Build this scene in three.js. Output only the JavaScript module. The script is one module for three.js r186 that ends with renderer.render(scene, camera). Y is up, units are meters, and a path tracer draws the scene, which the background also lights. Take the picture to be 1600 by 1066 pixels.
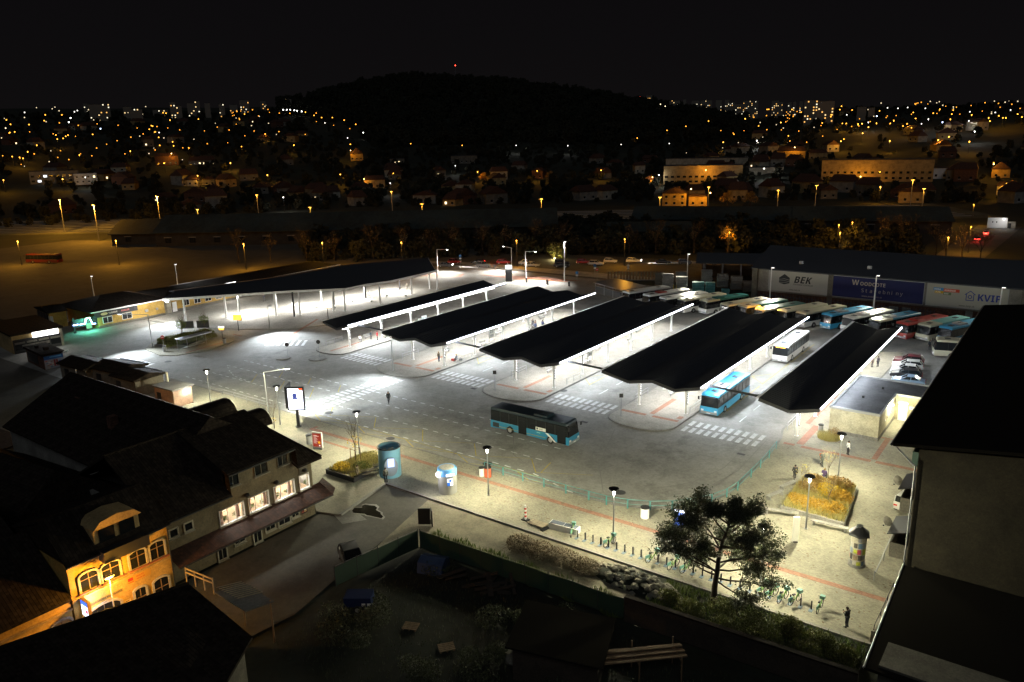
import * as THREE from 'three';
import { mergeGeometries, toCreasedNormals } from 'three/addons/utils/BufferGeometryUtils.js';
import { MarchingCubes } from 'three/addons/objects/MarchingCubes.js';
import { RectAreaLightUniformsLib } from 'three/addons/lights/RectAreaLightUniformsLib.js';

// ---------------------------------------------------------------- camera, sky, moon, exposure
const scene = new THREE.Scene();
const camera = new THREE.PerspectiveCamera(47.03, 1600 / 1066, 0.5, 6000);
camera.position.set(0, 37, 0);
camera.setRotationFromMatrix(new THREE.Matrix4().makeBasis(
  new THREE.Vector3(0.8070181, -0.02266941, -0.59009143),
  new THREE.Vector3(-0.13243982, 0.96685973, -0.21827038),
  new THREE.Vector3(0.5754837, 0.25429975, 0.77727096)));
const renderer = new THREE.WebGLRenderer({ antialias: true });
renderer.toneMapping = THREE.LinearToneMapping;
renderer.toneMappingExposure = 1.8;
renderer.shadowMap.enabled = true;
RectAreaLightUniformsLib.init();
{ // night sky: faint, a little warmer and lighter towards the horizon all round (town glow)
  const W = 64, Hh = 64, d = new Float32Array(W * Hh * 4);
  for (let j = 0; j < Hh; j++) for (let i = 0; i < W; i++) {
    const up = Math.max(0, Math.sin(((j + 0.5) / Hh - 0.5) * Math.PI)), g = Math.exp(-up * 5), k = (j * W + i) * 4;
    d[k] = 0.0014 + 0.0015 * g; d[k + 1] = 0.0013 + 0.0012 * g; d[k + 2] = 0.0017 + 0.0009 * g; d[k + 3] = 1;
  }
  const t = new THREE.DataTexture(d, W, Hh, THREE.RGBAFormat, THREE.FloatType);
  t.mapping = THREE.EquirectangularReflectionMapping; t.magFilter = THREE.LinearFilter; t.minFilter = THREE.LinearFilter; t.needsUpdate = true;
  scene.background = t; scene.environment = t;
}
const moon = new THREE.DirectionalLight(new THREE.Color(0.85, 0.92, 1), 0.11);
moon.position.set(120, 300, 160); moon.target.position.set(-60, 0, -100); moon.castShadow = true; moon.shadow.radius = 60;
Object.assign(moon.shadow.camera, { left: -260, right: 260, top: 260, bottom: -260, near: 1, far: 1200 });
scene.add(moon, moon.target);

// ---------------------------------------------------------------- helpers
let seed = 7;
const rnd = () => { seed |= 0; seed = (seed + 0x6d2b79f5) | 0; let t = Math.imul(seed ^ (seed >>> 15), 1 | seed); t = (t + Math.imul(t ^ (t >>> 7), 61 | t)) ^ t; return ((t ^ (t >>> 14)) >>> 0) / 4294967296; };
const rr = (a, b) => a + (b - a) * rnd();
const pick = (a) => a[Math.floor(rnd() * a.length)];
const taken = new Map();
function numbered(n) { const k = taken.get(n) || 0; taken.set(n, k + 1); return k ? n + '_' + String(k).padStart(3, '0') : n; }
const v3 = (x, y, z) => new THREE.Vector3(x, y, z);

// geometry: everything is kept non-indexed so that it can be joined; uv in metres is laid on at the end
function raw(g) { const r = g.index ? g.toNonIndexed() : g; for (const k of Object.keys(r.attributes)) if (k !== 'position' && k !== 'normal') r.deleteAttribute(k); return r; }
function box(w, h, d, x = 0, y = 0, z = 0, ry = 0, rz = 0, rx = 0) { const g = raw(new THREE.BoxGeometry(w, h, d)); if (rx) g.rotateX(rx); if (rz) g.rotateZ(rz); if (ry) g.rotateY(ry); return g.translate(x, y + h / 2, z); }
function cyl(r0, r1, h, x = 0, y = 0, z = 0, n = 10, open = false) { return raw(new THREE.CylinderGeometry(r1, r0, h, n, 1, open)).translate(x, y + h / 2, z); }
function ball(r, x = 0, y = 0, z = 0, d = 1) { return raw(new THREE.IcosahedronGeometry(r, d)).translate(x, y, z); }
function bar(a, b, r0, r1 = r0, n = 6) {
  const A = v3(...a), B = v3(...b), dir = B.clone().sub(A), L = dir.length();
  const g = raw(new THREE.CylinderGeometry(r1, r0, L, n, 1, false)).translate(0, L / 2, 0);
  g.applyQuaternion(new THREE.Quaternion().setFromUnitVectors(v3(0, 1, 0), dir.normalize()));
  return g.translate(A.x, A.y, A.z);
}
function beam(a, b, w, h) { // rectangular bar, h along the vertical as far as possible
  const A = v3(...a), B = v3(...b), L = A.distanceTo(B), g = raw(new THREE.BoxGeometry(w, h, L));
  const m = new THREE.Matrix4().lookAt(A, B, v3(0, 1, 0)); g.applyMatrix4(m);
  return g.translate((A.x + B.x) / 2, (A.y + B.y) / 2, (A.z + B.z) / 2);
}
const planShape = (pts) => new THREE.Shape(pts.map(([x, z]) => new THREE.Vector2(x, -z)));
function slab(pts, y0, y1, holes = []) { const s = planShape(pts); for (const h of holes) s.holes.push(new THREE.Path(h.map(([x, z]) => new THREE.Vector2(x, -z)))); return raw(new THREE.ExtrudeGeometry(s, { depth: y1 - y0, bevelEnabled: false })).rotateX(-Math.PI / 2).translate(0, y0, 0); }
function sheet(pts, y) { return raw(new THREE.ShapeGeometry(planShape(pts))).rotateX(-Math.PI / 2).translate(0, y, 0); }
const rect = (x0, z0, x1, z1) => [[x0, z0], [x1, z0], [x1, z1], [x0, z1]];
function profZ(pts, z0, z1, bevel = 0) { // outline in x, y drawn out along z
  const s = new THREE.Shape(pts.map(([x, y]) => new THREE.Vector2(x, y)));
  return raw(new THREE.ExtrudeGeometry(s, { depth: Math.abs(z1 - z0) - 2 * bevel, bevelEnabled: bevel > 0, bevelThickness: bevel, bevelSize: bevel, bevelOffset: -bevel, bevelSegments: 2, curveSegments: 4 })).translate(0, 0, Math.min(z0, z1) + bevel);
}
function profX(pts, x0, x1, bevel = 0) { return profZ(pts, x0, x1, bevel).rotateY(Math.PI / 2); } // outline in -z, y drawn out along x
function polyMesh(verts, faces) { // planar faces given by vertex numbers, fan-triangulated
  const p = []; for (const f of faces) for (let i = 1; i + 1 < f.length; i++) for (const k of [f[0], f[i], f[i + 1]]) p.push(...verts[k]);
  const g = new THREE.BufferGeometry(); g.setAttribute('position', new THREE.Float32BufferAttribute(p, 3)); g.computeVertexNormals(); return g;
}
function plate(a, b, c, d, t) { // slab of thickness t under the quad a b c d
  const dn = ([x, y, z]) => [x, y - t, z];
  return polyMesh([a, b, c, d, dn(a), dn(b), dn(c), dn(d)], [[0, 1, 2, 3], [7, 6, 5, 4], [0, 4, 5, 1], [1, 5, 6, 2], [2, 6, 7, 3], [3, 7, 4, 0]]);
}
function hipRoof(w, d, y, h, hip0 = 0, hip1 = hip0, t = 0.18) { // ridge along z; w across; hip insets at -z and +z end; closed
  const a = w / 2, b = d / 2, lo = y - t;
  const V = [[-a, y, -b], [a, y, -b], [a, y, b], [-a, y, b], [0, y + h, -b + hip0], [0, y + h, b - hip1], [-a, lo, -b], [a, lo, -b], [a, lo, b], [-a, lo, b]];
  return polyMesh(V, [[0, 3, 5, 4], [1, 4, 5, 2], [0, 4, 1], [3, 2, 5], [6, 7, 8, 9], [0, 1, 7, 6], [1, 2, 8, 7], [2, 3, 9, 8], [3, 0, 6, 9]]);
}
function metreUV(g) {
  const p = g.attributes.position, n = g.attributes.normal, uv = new Float32Array(p.count * 2);
  for (let i = 0; i < p.count; i++) {
    const ax = Math.abs(n.getX(i)), ay = Math.abs(n.getY(i)), az = Math.abs(n.getZ(i)), x = p.getX(i), y = p.getY(i), z = p.getZ(i);
    if (ay >= ax && ay >= az) { uv[2 * i] = x; uv[2 * i + 1] = z; } else if (ax >= az) { uv[2 * i] = z; uv[2 * i + 1] = y; } else { uv[2 * i] = x; uv[2 * i + 1] = y; }
  }
  g.setAttribute('uv', new THREE.BufferAttribute(uv, 2)); return g;
}
function join(gs) { const l = [].concat(gs).flat(); return metreUV(l.length === 1 ? l[0] : mergeGeometries(l)); }
function part(name, gs, mat, parent) { const g = gs.isBufferGeometry && gs.attributes.uv ? gs : join(gs); const m = new THREE.Mesh(g, mat); m.name = name; m.castShadow = m.receiveShadow = true; parent.add(m); return m; }
function thing(name, label, category, pos = [0, 0, 0], ry = 0, group) {
  const o = new THREE.Group(); o.name = numbered(name); o.position.set(...pos); o.rotation.y = ry; o.userData = { label, category };
  if (group) o.userData.group = group; scene.add(o); return o;
}
function copyOf(src, label, pos, ry = 0, group) { const c = src.clone(); c.name = numbered(src.name.replace(/_\d{3}$/, '')); c.userData = { ...src.userData, label }; if (group) c.userData.group = group; c.position.set(...pos); c.rotation.y = ry; scene.add(c); return c; }
function struct(name, gs, mat) { const m = part(numbered(name), gs, mat, scene); m.userData.kind = 'structure'; return m; }
function stuff(name, gs, mat, label, category) { const m = part(numbered(name), gs, mat, scene); m.userData = { kind: 'stuff', label, category }; return m; }
function clothe(o, mat) { o.traverse((m) => { if (m.isMesh) m.material = mat(m) || m.material; }); }

// ---------------------------------------------------------------- textures (tone and grain only)
function grid(n, seed0) { const g = new Float32Array(n * n); let s = seed0; for (let i = 0; i < g.length; i++) { s = (Math.imul(s, 1664525) + 1013904223) | 0; g[i] = (s >>> 8) / 16777216; } return g; }
function tileNoise(size, octaves, seed0) { // [[cells, weight], ...] -> 0..1
  const out = new Float32Array(size * size); let total = 0;
  octaves.forEach(([n, wgt], o) => {
    const g = grid(n, seed0 * 977 + o * 131 + 5); total += wgt;
    for (let j = 0; j < size; j++) { const v = (j / size) * n, j0 = Math.floor(v), fy = v - j0, sy = fy * fy * (3 - 2 * fy), r0 = (j0 % n) * n, r1 = ((j0 + 1) % n) * n;
      for (let i = 0; i < size; i++) { const u = (i / size) * n, i0 = Math.floor(u), fx = u - i0, sx = fx * fx * (3 - 2 * fx), a = i0 % n, b = (i0 + 1) % n;
        out[j * size + i] += wgt * ((g[r0 + a] * (1 - sx) + g[r0 + b] * sx) * (1 - sy) + (g[r1 + a] * (1 - sx) + g[r1 + b] * sx) * sy); } }
  });
  for (let i = 0; i < out.length; i++) out[i] /= total; return out;
}
function toneTex(size, metres, f, srgb = true) { // f(i, j) -> [r, g, b] in 0..1 (linear factors if srgb is false)
  const d = new Uint8Array(size * size * 4);
  for (let j = 0; j < size; j++) for (let i = 0; i < size; i++) { const c = f(i, j), k = (j * size + i) * 4; for (let q = 0; q < 3; q++) d[k + q] = Math.max(0, Math.min(255, Math.round(c[q] * 255))); d[k + 3] = 255; }
  const t = new THREE.DataTexture(d, size, size); t.wrapS = t.wrapT = THREE.RepeatWrapping; t.magFilter = THREE.LinearFilter; t.minFilter = THREE.LinearMipmapLinearFilter; t.generateMipmaps = true;
  if (srgb) t.colorSpace = THREE.SRGBColorSpace; t.repeat.set(1 / metres, 1 / metres); t.needsUpdate = true; return t;
}
const nA = tileNoise(512, [[6, 1], [13, 0.8], [29, 0.5], [80, 0.35], [256, 0.5]], 3);
const nB = tileNoise(512, [[4, 1], [9, 0.8], [21, 0.6], [55, 0.4], [200, 0.35]], 8);
const nC = tileNoise(512, [[64, 0.6], [128, 0.8], [256, 1]], 5);
const lift = (v, c) => 0.5 + (v - 0.5) * c;
const TX = {
  asphalt: toneTex(512, 26, (i, j) => { const k = j * 512 + i; let v = 0.88 + 0.3 * (nA[k] - 0.5) + 0.2 * (nC[k] - 0.5); const s = nB[k]; if (s > 0.6) v -= (s - 0.6) * 0.7; return [v, v * 0.995, v * 0.98]; }),
  paver: toneTex(512, 6.4, (i, j) => { const bx = i / 16, row = Math.floor(j / 8), sx = bx + (row % 2) * 0.5, ci = Math.floor(sx), k = j * 512 + i, h = Math.sin(ci * 12.9898 + row * 78.233) * 43758.5453, r = h - Math.floor(h); let v = 0.84 + 0.12 * (r - 0.5) + 0.2 * (nC[k] - 0.5) + 0.2 * (nB[k] - 0.5); if (j % 8 === 0 || Math.floor((sx - ci) * 16) === 0) v *= 0.82; return [v, v, v * 0.98]; }),
  blotch: toneTex(512, 9, (i, j) => { const k = j * 512 + i, v = 0.82 + 0.45 * (nB[k] - 0.5) + 0.3 * (nC[k] - 0.5); return [v, v, v]; }),
  wide: toneTex(512, 60, (i, j) => { const k = j * 512 + i, v = 0.78 + 0.8 * (nB[k] - 0.5) + 0.25 * (nC[k] - 0.5), w = 0.9 + 0.3 * (nA[k] - 0.5); return [v * w, v, v * (1.9 - w) * 0.95]; }),
  tile: toneTex(256, 2.0, (i, j) => { const row = Math.floor(j / 32), c = Math.floor((i + (row % 2) * 16) / 32), h = Math.sin(c * 12.9 + row * 78.2) * 43758.5, r = h - Math.floor(h), k = j * 512 + i; let v = 0.72 + 0.3 * (r - 0.5) + 0.2 * (nC[k] - 0.5); if (j % 32 < 3) v *= 0.6; return [v, v * 0.97, v * 0.94]; }),
  tileBump: toneTex(256, 2.0, (i, j) => { const row = Math.floor(j / 32), x = ((i + (row % 2) * 16) % 32) / 32, y = (j % 32) / 32, v = 0.25 + 0.5 * y * (0.6 + 0.4 * Math.sin(x * Math.PI)); return [v, v, v]; }, false),
  grain: toneTex(256, 1.6, (i, j) => { const v = nC[j * 512 + i]; return [v, v, v]; }, false),
};
const MAT = {};
function mat(key, rgb, rough = 0.85, o = {}) { if (MAT[key]) return MAT[key]; const m = new (o.transmission !== undefined || o.clearcoat ? THREE.MeshPhysicalMaterial : THREE.MeshStandardMaterial)({ color: new THREE.Color(...rgb), roughness: rough, side: THREE.DoubleSide, ...o }); m.name = key; return (MAT[key] = m); }
function glow(key, rgb, k) { return MAT[key] || (MAT[key] = Object.assign(new THREE.MeshStandardMaterial({ color: new THREE.Color(0.02, 0.02, 0.02), roughness: 0.6, emissive: new THREE.Color(...rgb), emissiveIntensity: k }), { name: key })); }
const m = {
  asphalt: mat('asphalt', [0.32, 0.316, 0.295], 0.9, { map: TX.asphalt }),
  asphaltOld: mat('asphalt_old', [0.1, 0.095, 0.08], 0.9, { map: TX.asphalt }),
  paver: mat('paver', [0.36, 0.34, 0.27], 0.88, { map: TX.paver }),
  paverPale: mat('paver_pale', [0.42, 0.405, 0.37], 0.85, { map: TX.paver }),
  paverRed: mat('paver_red', [0.4, 0.2, 0.14], 0.88, { map: TX.paver }),
  kerb: mat('kerb', [0.3, 0.29, 0.265], 0.9, { map: TX.blotch }),
  white: mat('road_white', [0.85, 0.85, 0.83], 0.7, { map: TX.blotch }),
  yellow: mat('road_yellow', [0.55, 0.42, 0.05], 0.75, { map: TX.blotch }),
  dirt: mat('dirt', [0.24, 0.215, 0.15], 0.95, { map: TX.blotch }),
  soil: mat('soil', [0.032, 0.029, 0.018], 0.95, { map: TX.wide }),
  land: mat('land', [0.032, 0.032, 0.02], 0.95, { map: TX.wide }),
  concrete: mat('concrete', [0.4, 0.39, 0.36], 0.85, { map: TX.blotch }),
  roofMetal: mat('roof_metal', [0.06, 0.064, 0.075], 0.85, { clearcoat: 0.001, specularIntensity: 0.06 }),
  roofDark: mat('roof_tiles', [0.05, 0.042, 0.036], 0.9, { clearcoat: 0.001, specularIntensity: 0.15, map: TX.tile, bumpMap: TX.tileBump, bumpScale: 0.03 }),
  roofRed: mat('roof_tiles_red', [0.11, 0.05, 0.035], 0.85, { map: TX.tile, bumpMap: TX.tileBump, bumpScale: 0.03 }),
  bitumen: mat('roof_bitumen', [0.16, 0.16, 0.165], 0.9, { map: TX.blotch }),
  whitePaint: mat('white_paint', [0.75, 0.75, 0.74], 0.5),
  steel: mat('steel', [0.5, 0.51, 0.52], 0.35, { metalness: 0.8 }),
  greySteel: mat('grey_steel', [0.32, 0.33, 0.34], 0.5, { metalness: 0.4 }),
  darkSteel: mat('dark_steel', [0.035, 0.036, 0.04], 0.5, { metalness: 0.4 }),
  black: mat('black_plastic', [0.015, 0.015, 0.016], 0.6),
  glassDark: mat('glass_dark', [0.012, 0.014, 0.016], 0.08, { metalness: 0 }),
  tyre: mat('tyre', [0.02, 0.02, 0.02], 0.9),
  turquoise: mat('turquoise_paint', [0.07, 0.27, 0.27], 0.6),
  wood: mat('wood', [0.3, 0.19, 0.1], 0.8, { map: TX.blotch }),
  woodPale: mat('wood_pale', [0.48, 0.4, 0.28], 0.8, { map: TX.blotch }),
  plasterYellow: mat('plaster_yellow', [0.62, 0.4, 0.1], 0.9, { map: TX.blotch }),
  plasterOchre: mat('plaster_ochre', [0.5, 0.36, 0.16], 0.9, { map: TX.blotch }),
  plasterPale: mat('plaster_pale', [0.52, 0.48, 0.38], 0.9, { map: TX.blotch }),
  plasterGrey: mat('plaster_grey', [0.3, 0.285, 0.25], 0.9, { map: TX.blotch }),
  plasterDark: mat('plaster_dark', [0.2, 0.185, 0.15], 0.9, { map: TX.blotch }),
  plasterOlive: mat('plaster_olive', [0.21, 0.172, 0.105], 0.9, { map: TX.blotch }),
  brick: mat('brick', [0.2, 0.1, 0.065], 0.9, { map: TX.tile }),
  red: mat('red_paint', [0.5, 0.03, 0.02], 0.4),
  blue: mat('blue_paint', [0.06, 0.22, 0.5], 0.4),
  bark: mat('bark', [0.07, 0.052, 0.036], 0.95, { map: TX.blotch }),
  barkPale: mat('bark_pale', [0.2, 0.16, 0.11], 0.95, { map: TX.blotch }),
};
// lights: a bulb colour, candela, softness
const WARMWHITE = new THREE.Color(1, 0.94, 0.64), SODIUM = new THREE.Color(1, 0.43, 0.035), COOL = new THREE.Color(0.82, 0.91, 1), NEUTRAL = new THREE.Color(1, 0.97, 0.93);
function point(parent, pos, color, cd, soft = 6) { const l = new THREE.PointLight(color, cd, 0, 2); l.position.set(...pos); l.castShadow = true; l.shadow.radius = soft; l.shadow.mapSize.set(256, 256); l.name = 'lamp_light'; parent.add(l); return l; }
function spot(parent, pos, to, color, cd, angle, penumbra = 0.7) { const l = new THREE.SpotLight(color, cd, 0, angle, penumbra, 2); l.position.set(...pos); l.target.position.set(...to); l.castShadow = true; l.shadow.radius = 6; l.name = 'lamp_spot'; parent.add(l, l.target); return l; }
function area(parent, pos, to, w, h, color, nits) { const l = new THREE.RectAreaLight(color, nits, w, h); l.position.set(...pos); l.name = 'lamp_area'; parent.add(l); parent.updateWorldMatrix(true, false); l.lookAt(parent.localToWorld(v3(...to))); return l; }
// a flat print (lettering, poster) as a texture on its own board face
function print(w, h, px, draw) { const c = document.createElement('canvas'); c.width = Math.round(w * px); c.height = Math.round(h * px); const x = c.getContext('2d'); draw(x, c.width, c.height); const t = new THREE.CanvasTexture(c); t.colorSpace = THREE.SRGBColorSpace; return t; }
function face(name, w, h, tex, parent, pos, ry = 0, glowK = 0, rough = 0.6) {
  const g = new THREE.PlaneGeometry(w, h); const mm = new THREE.MeshStandardMaterial(glowK ? { color: 0x050505, emissive: 0xffffff, emissiveMap: tex, emissiveIntensity: glowK, roughness: 0.5 } : { map: tex, roughness: rough });
  const o = new THREE.Mesh(g, mm); o.name = name; o.position.set(...pos); o.rotation.y = ry; o.castShadow = o.receiveShadow = true; parent.add(o); return o;
}
// ================================================================ land, roads, pavements
const lerpTable = (K, a) => { if (a <= K[0][0]) return K[0][1]; for (let i = 1; i < K.length; i++) if (a <= K[i][0]) { const t = (a - K[i - 1][0]) / (K[i][0] - K[i - 1][0]); return K[i - 1][1] + t * (K[i][1] - K[i - 1][1]); } return K[K.length - 1][1]; };
const CREST = [[-55.86, 0], [-51.86, 96], [-50.37, 100], [-49.7, 106], [-49.03, 116], [-46.65, 131], [-44.25, 141], [-42.72, 143.5], [-40.52, 140.5], [-36.22, 132], [-32.76, 114], [-29.89, 103], [-28.34, 92], [-26.16, 83], [-23.99, 72], [-22.06, 60], [-19.51, 40], [-15.51, 0]];
const RISE = [[-180, 80], [-90, 140], [-52, 140], [-45, 70], [-25, 60], [-15, 75], [0, 75], [180, 80]], FOOT = [[-180, 560], [-25, 560], [-18, 480], [0, 480], [180, 480]], REACH = [[-180, 900], [-25, 900], [-15, 500], [180, 500]];
function landY(x, z) { // a flat valley floor, slopes all round it and one wooded hill
  const a = THREE.MathUtils.radToDeg(Math.atan2(x, -z)), r = Math.hypot(x, z), r0 = lerpTable(FOOT, a);
  const b = r < r0 ? 0 : lerpTable(RISE, a) * (1 - Math.exp(-(r - r0) / lerpTable(REACH, a)));
  return b + Math.max(0, lerpTable(CREST, a) - b) * Math.exp(-(((r - 1650) / 430) ** 2));
}
{
  const rs = [0, 60, 140, 240, 340, 420, 480, 520, 560]; for (let r = 600; r < 3400; r += 45) rs.push(r);
  const na = 240, P = [], I = [], at = (i, j) => i * na + (j % na);
  rs.forEach((r) => { for (let j = 0; j < na; j++) { const a = (j / na) * 2 * Math.PI, x = r * Math.sin(a), z = -r * Math.cos(a); P.push(x, landY(x, z) - 0.12 + (r > 600 ? 2 * Math.sin(x * 0.021) * Math.cos(z * 0.017) : 0), z); } });
  for (let i = 0; i + 1 < rs.length; i++) for (let j = 0; j < na; j++) I.push(at(i, j), at(i + 1, j), at(i + 1, j + 1), at(i, j), at(i + 1, j + 1), at(i, j + 1));
  const g = new THREE.BufferGeometry(); g.setAttribute('position', new THREE.Float32BufferAttribute(P, 3)); g.setIndex(I); g.computeVertexNormals();
  const uv = new Float32Array(P.length / 3 * 2); for (let i = 0; i < P.length / 3; i++) { uv[2 * i] = P[3 * i]; uv[2 * i + 1] = P[3 * i + 2]; } g.setAttribute('uv', new THREE.BufferAttribute(uv, 2));
  const o = new THREE.Mesh(g, m.land); o.name = 'terrain'; o.userData.kind = 'structure'; o.receiveShadow = true; scene.add(o);
}
// station apron, yard roads
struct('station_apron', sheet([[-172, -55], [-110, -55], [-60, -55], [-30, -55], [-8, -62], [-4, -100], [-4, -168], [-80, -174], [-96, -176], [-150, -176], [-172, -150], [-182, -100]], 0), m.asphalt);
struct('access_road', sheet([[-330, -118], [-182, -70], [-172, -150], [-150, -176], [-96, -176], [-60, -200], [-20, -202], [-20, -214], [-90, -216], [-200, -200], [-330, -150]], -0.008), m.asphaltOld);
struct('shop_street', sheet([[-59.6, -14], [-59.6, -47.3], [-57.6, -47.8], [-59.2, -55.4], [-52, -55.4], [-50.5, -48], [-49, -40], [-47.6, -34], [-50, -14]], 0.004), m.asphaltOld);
struct('gravel_verge', sheet([[-52.5, -55.55], [-9, -55.55], [-9, -53.6], [-22, -52.8], [-27, -48.2], [-46.5, -47.6], [-49, -42], [-50.6, -48]], 0.008), m.dirt);
struct('grass_verge_soil', sheet([[-29, -55.5], [-8.6, -55.5], [-8.6, -48.9], [-24, -48.4]], 0.012), m.soil);
struct('waste_yard', sheet([[-47, -10], [-47, -47.5], [-8, -47.5], [-6, -10]], -0.02), m.soil);
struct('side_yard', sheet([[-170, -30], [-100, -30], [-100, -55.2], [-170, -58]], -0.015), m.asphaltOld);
// raised plaza and pavements (real 12 cm step); an arc joins the two straight edges
const arc = (cx, cz, r, a0, a1, n) => Array.from({ length: n + 1 }, (_, i) => { const a = a0 + (a1 - a0) * i / n; return [cx + r * Math.cos(a), cz + r * Math.sin(a)]; });
const plazaEdge = [[-122, -64.8], ...arc(-37.5, -75.6, 10.8, Math.PI / 2, 0, 14), [-26.7, -86], [-27.2, -92], [-28, -95], [-28, -139], [-22.5, -141], [-22.5, -114], [-8.5, -114], [-8.5, -55.7], [-59, -55.7], [-57.6, -47.6], [-60.2, -46.9], [-62, -48], [-96, -50], [-104, -57.5], [-122, -58]];
struct('plaza', slab(plazaEdge, -0.05, 0.12), m.paver);
const kerbRun = (pts, w = 0.24, h = 0.15) => pts.slice(1).map((p, i) => beam([pts[i][0], h / 2, pts[i][1]], [p[0], h / 2, p[1]], w, h));
struct('plaza_kerb', kerbRun([...plazaEdge.slice(0, 21)]), m.kerb);
struct('lower_kerb', kerbRun([[-8.6, -55.6], [-59, -55.6], [-57.5, -47.7]], 0.3, 0.19), m.kerb);
// bus platforms under the canopies: kerbed islands with rounded noses
function island(x0, x1, zn, zb, name) {
  const c = (x0 + x1) / 2, r = (x1 - x0) / 2, nose = arc(c, zn - r * 0.62, r, Math.PI, 0, 16).map(([x, z]) => [x, zn - r * 0.62 + (z - (zn - r * 0.62)) * 0.62]);
  const back = arc(c, zb + r * 0.5, r, 0, -Math.PI, 10).map(([x, z]) => [x, zb + r * 0.5 + (z - (zb + r * 0.5)) * 0.5]);
  const pts = [...nose, ...back];
  const o = struct(name, slab(pts, -0.05, 0.14), m.paverPale);
  part('kerb', kerbRun([...pts, pts[0]], 0.22, 0.165), m.kerb, o);
  return o;
}
const isl = [[-111.2, -103.6, -88.5, -141], [-93.3, -82.3, -85.3, -141], [-70.9, -60.4, -85.5, -141], [-49.1, -39.7, -85.5, -141]].map(([a, b, c, d]) => island(a, b, c, d, 'platform_island'));
// red guide strips
const redAt = (x0, z0, x1, z1, y) => box(Math.abs(x1 - x0), 0.006, Math.abs(z1 - z0), (x0 + x1) / 2, y, (z0 + z1) / 2);
const reds = []; for (const [a, b] of [[-92, -83], [-70, -61], [-48.6, -40.2]]) { const c = (a + b) / 2; reds.push(redAt(a, -90.9, c - 0.5, -90.2, 0.14), redAt(c + 0.5, -90.9, b, -90.2, 0.14), redAt(c - 0.35, -98.5, c + 0.35, -91.3, 0.14), redAt(b - 0.7, -92.5, b, -91.4, 0.14)); }
reds.push(redAt(-107.6, -97, -107, -90, 0.14));
struct('red_guide_strip', reds, m.paverRed);
struct('red_guide_strip', [redAt(-79.5, -62.5, -9, -61.9, 0.12), redAt(-79.5, -63.2, -79, -62.6, 0.12), redAt(-76, -60.4, -70, -60, 0.12), redAt(-26.5, -91, -25.2, -90.4, 0.12), redAt(-24.4, -91, -16.6, -90.3, 0.12), redAt(-16.1, -91, -9, -90.3, 0.12), redAt(-16.7, -98.5, -16.1, -91.3, 0.12), redAt(-17.2, -99, -15.6, -98.6, 0.12), redAt(-25.2, -98.6, -24.3, -91.3, 0.12), redAt(-26.3, -112, -25.7, -98.8, 0.12)], m.paverRed);
// terminal forecourt and traffic islands
struct('terminal_forecourt', slab([[-163, -86], [-146, -88], [-136, -92], [-128, -97], [-121, -108], [-119, -122], [-119.5, -140], [-123, -150], [-142, -156], [-158, -150], [-164, -120]], -0.05, 0.1), m.paverPale);
struct('planted_island', slab([[-138.6, -72.6], [-132, -71.6], [-129.4, -73], [-127.4, -79], [-129, -85], [-136, -90], [-146, -88], [-147, -84], [-142, -76]], -0.05, 0.14), m.paver);
struct('red_guide_strip', [redAt(-134, -88.4, -131, -88, 0.145), box(0.5, 0.006, 9, -129.6, 0.14, -79.5, 0.1), box(0.6, 0.006, 14, -126.5, 0.1, -100, 0.5)], m.paverRed);
struct('traffic_island', slab(arc(-111.2, -82.6, 1.3, 0, Math.PI * 2, 16), -0.05, 0.14), m.kerb);
struct('traffic_island', slab(arc(-105.6, -85.6, 1.6, 0, Math.PI * 2, 16), -0.05, 0.14), m.kerb);
struct('red_road_surface', [sheet([[-134, -166], [-118, -172], [-104, -172], [-116, -165]], 0.006), sheet([[-150, -160], [-138, -165], [-136, -161], [-148, -156]], 0.006)], m.paverRed);
struct('far_pavement', slab([[-170, -172], [-150, -178], [-96, -178], [-88, -182], [-88, -185], [-150, -182], [-172, -175]], -0.04, 0.08), m.concrete);
// road markings: each stripe is a sheet of paint on the asphalt
function crossing(cells) { const o = new THREE.Group(); o.name = numbered('crosswalk'); o.userData.kind = 'structure'; scene.add(o); for (const [x, z, w, d, ry] of cells) { const s = part('stripe', box(w, 0.005, d), m.white, o); s.position.set(x, 0.002, z); s.rotation.y = ry || 0; } return o; }
{
  const c = []; for (let z = -84.2; z < -64.6; z += 1.0) { c.push([-87.2, z, 1.7, 0.55], [-84.8, z, 1.7, 0.55]); } crossing(c);
  for (const [a, b] of [[-102.9, -94.2], [-81.6, -71.6], [-59.8, -49.8], [-39, -28.8]]) { const s = []; const n = Math.round((b - a) / 1.02); for (let i = 0; i < n; i++) { const x = a + 0.5 + i * 1.02; s.push([x, -91.2, 0.55, 1.75], [x, -88.9, 0.55, 1.75]); } crossing(s); }
  const l = []; for (let i = 0; i < 9; i++) l.push([-127.5 + i * -1.15, -66.3 - i * 0.02, 0.6, 4.2, 0.35]); crossing(l);
  const k = []; for (let i = 0; i < 7; i++) k.push([-122.5 + i * 1.0, -88 - i * 0.6, 0.55, 4, 0.7]); crossing(k);
}
function dashes(pts, len, gap, w, mt, name) { // dashes along a polyline
  const g = []; let carry = 0;
  for (let i = 1; i < pts.length; i++) { const [ax, az] = pts[i - 1], [bx, bz] = pts[i], L = Math.hypot(bx - ax, bz - az), ang = Math.atan2(bx - ax, bz - az); let s = carry;
    for (; s + len <= L + 0.01; s += len + gap) g.push(box(w, 0.004, len, ax + (bx - ax) * (s + len / 2) / L, 0.003, az + (bz - az) * (s + len / 2) / L, ang)); carry = Math.max(0, s - L); }
  struct(name, g, mt);
}
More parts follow.
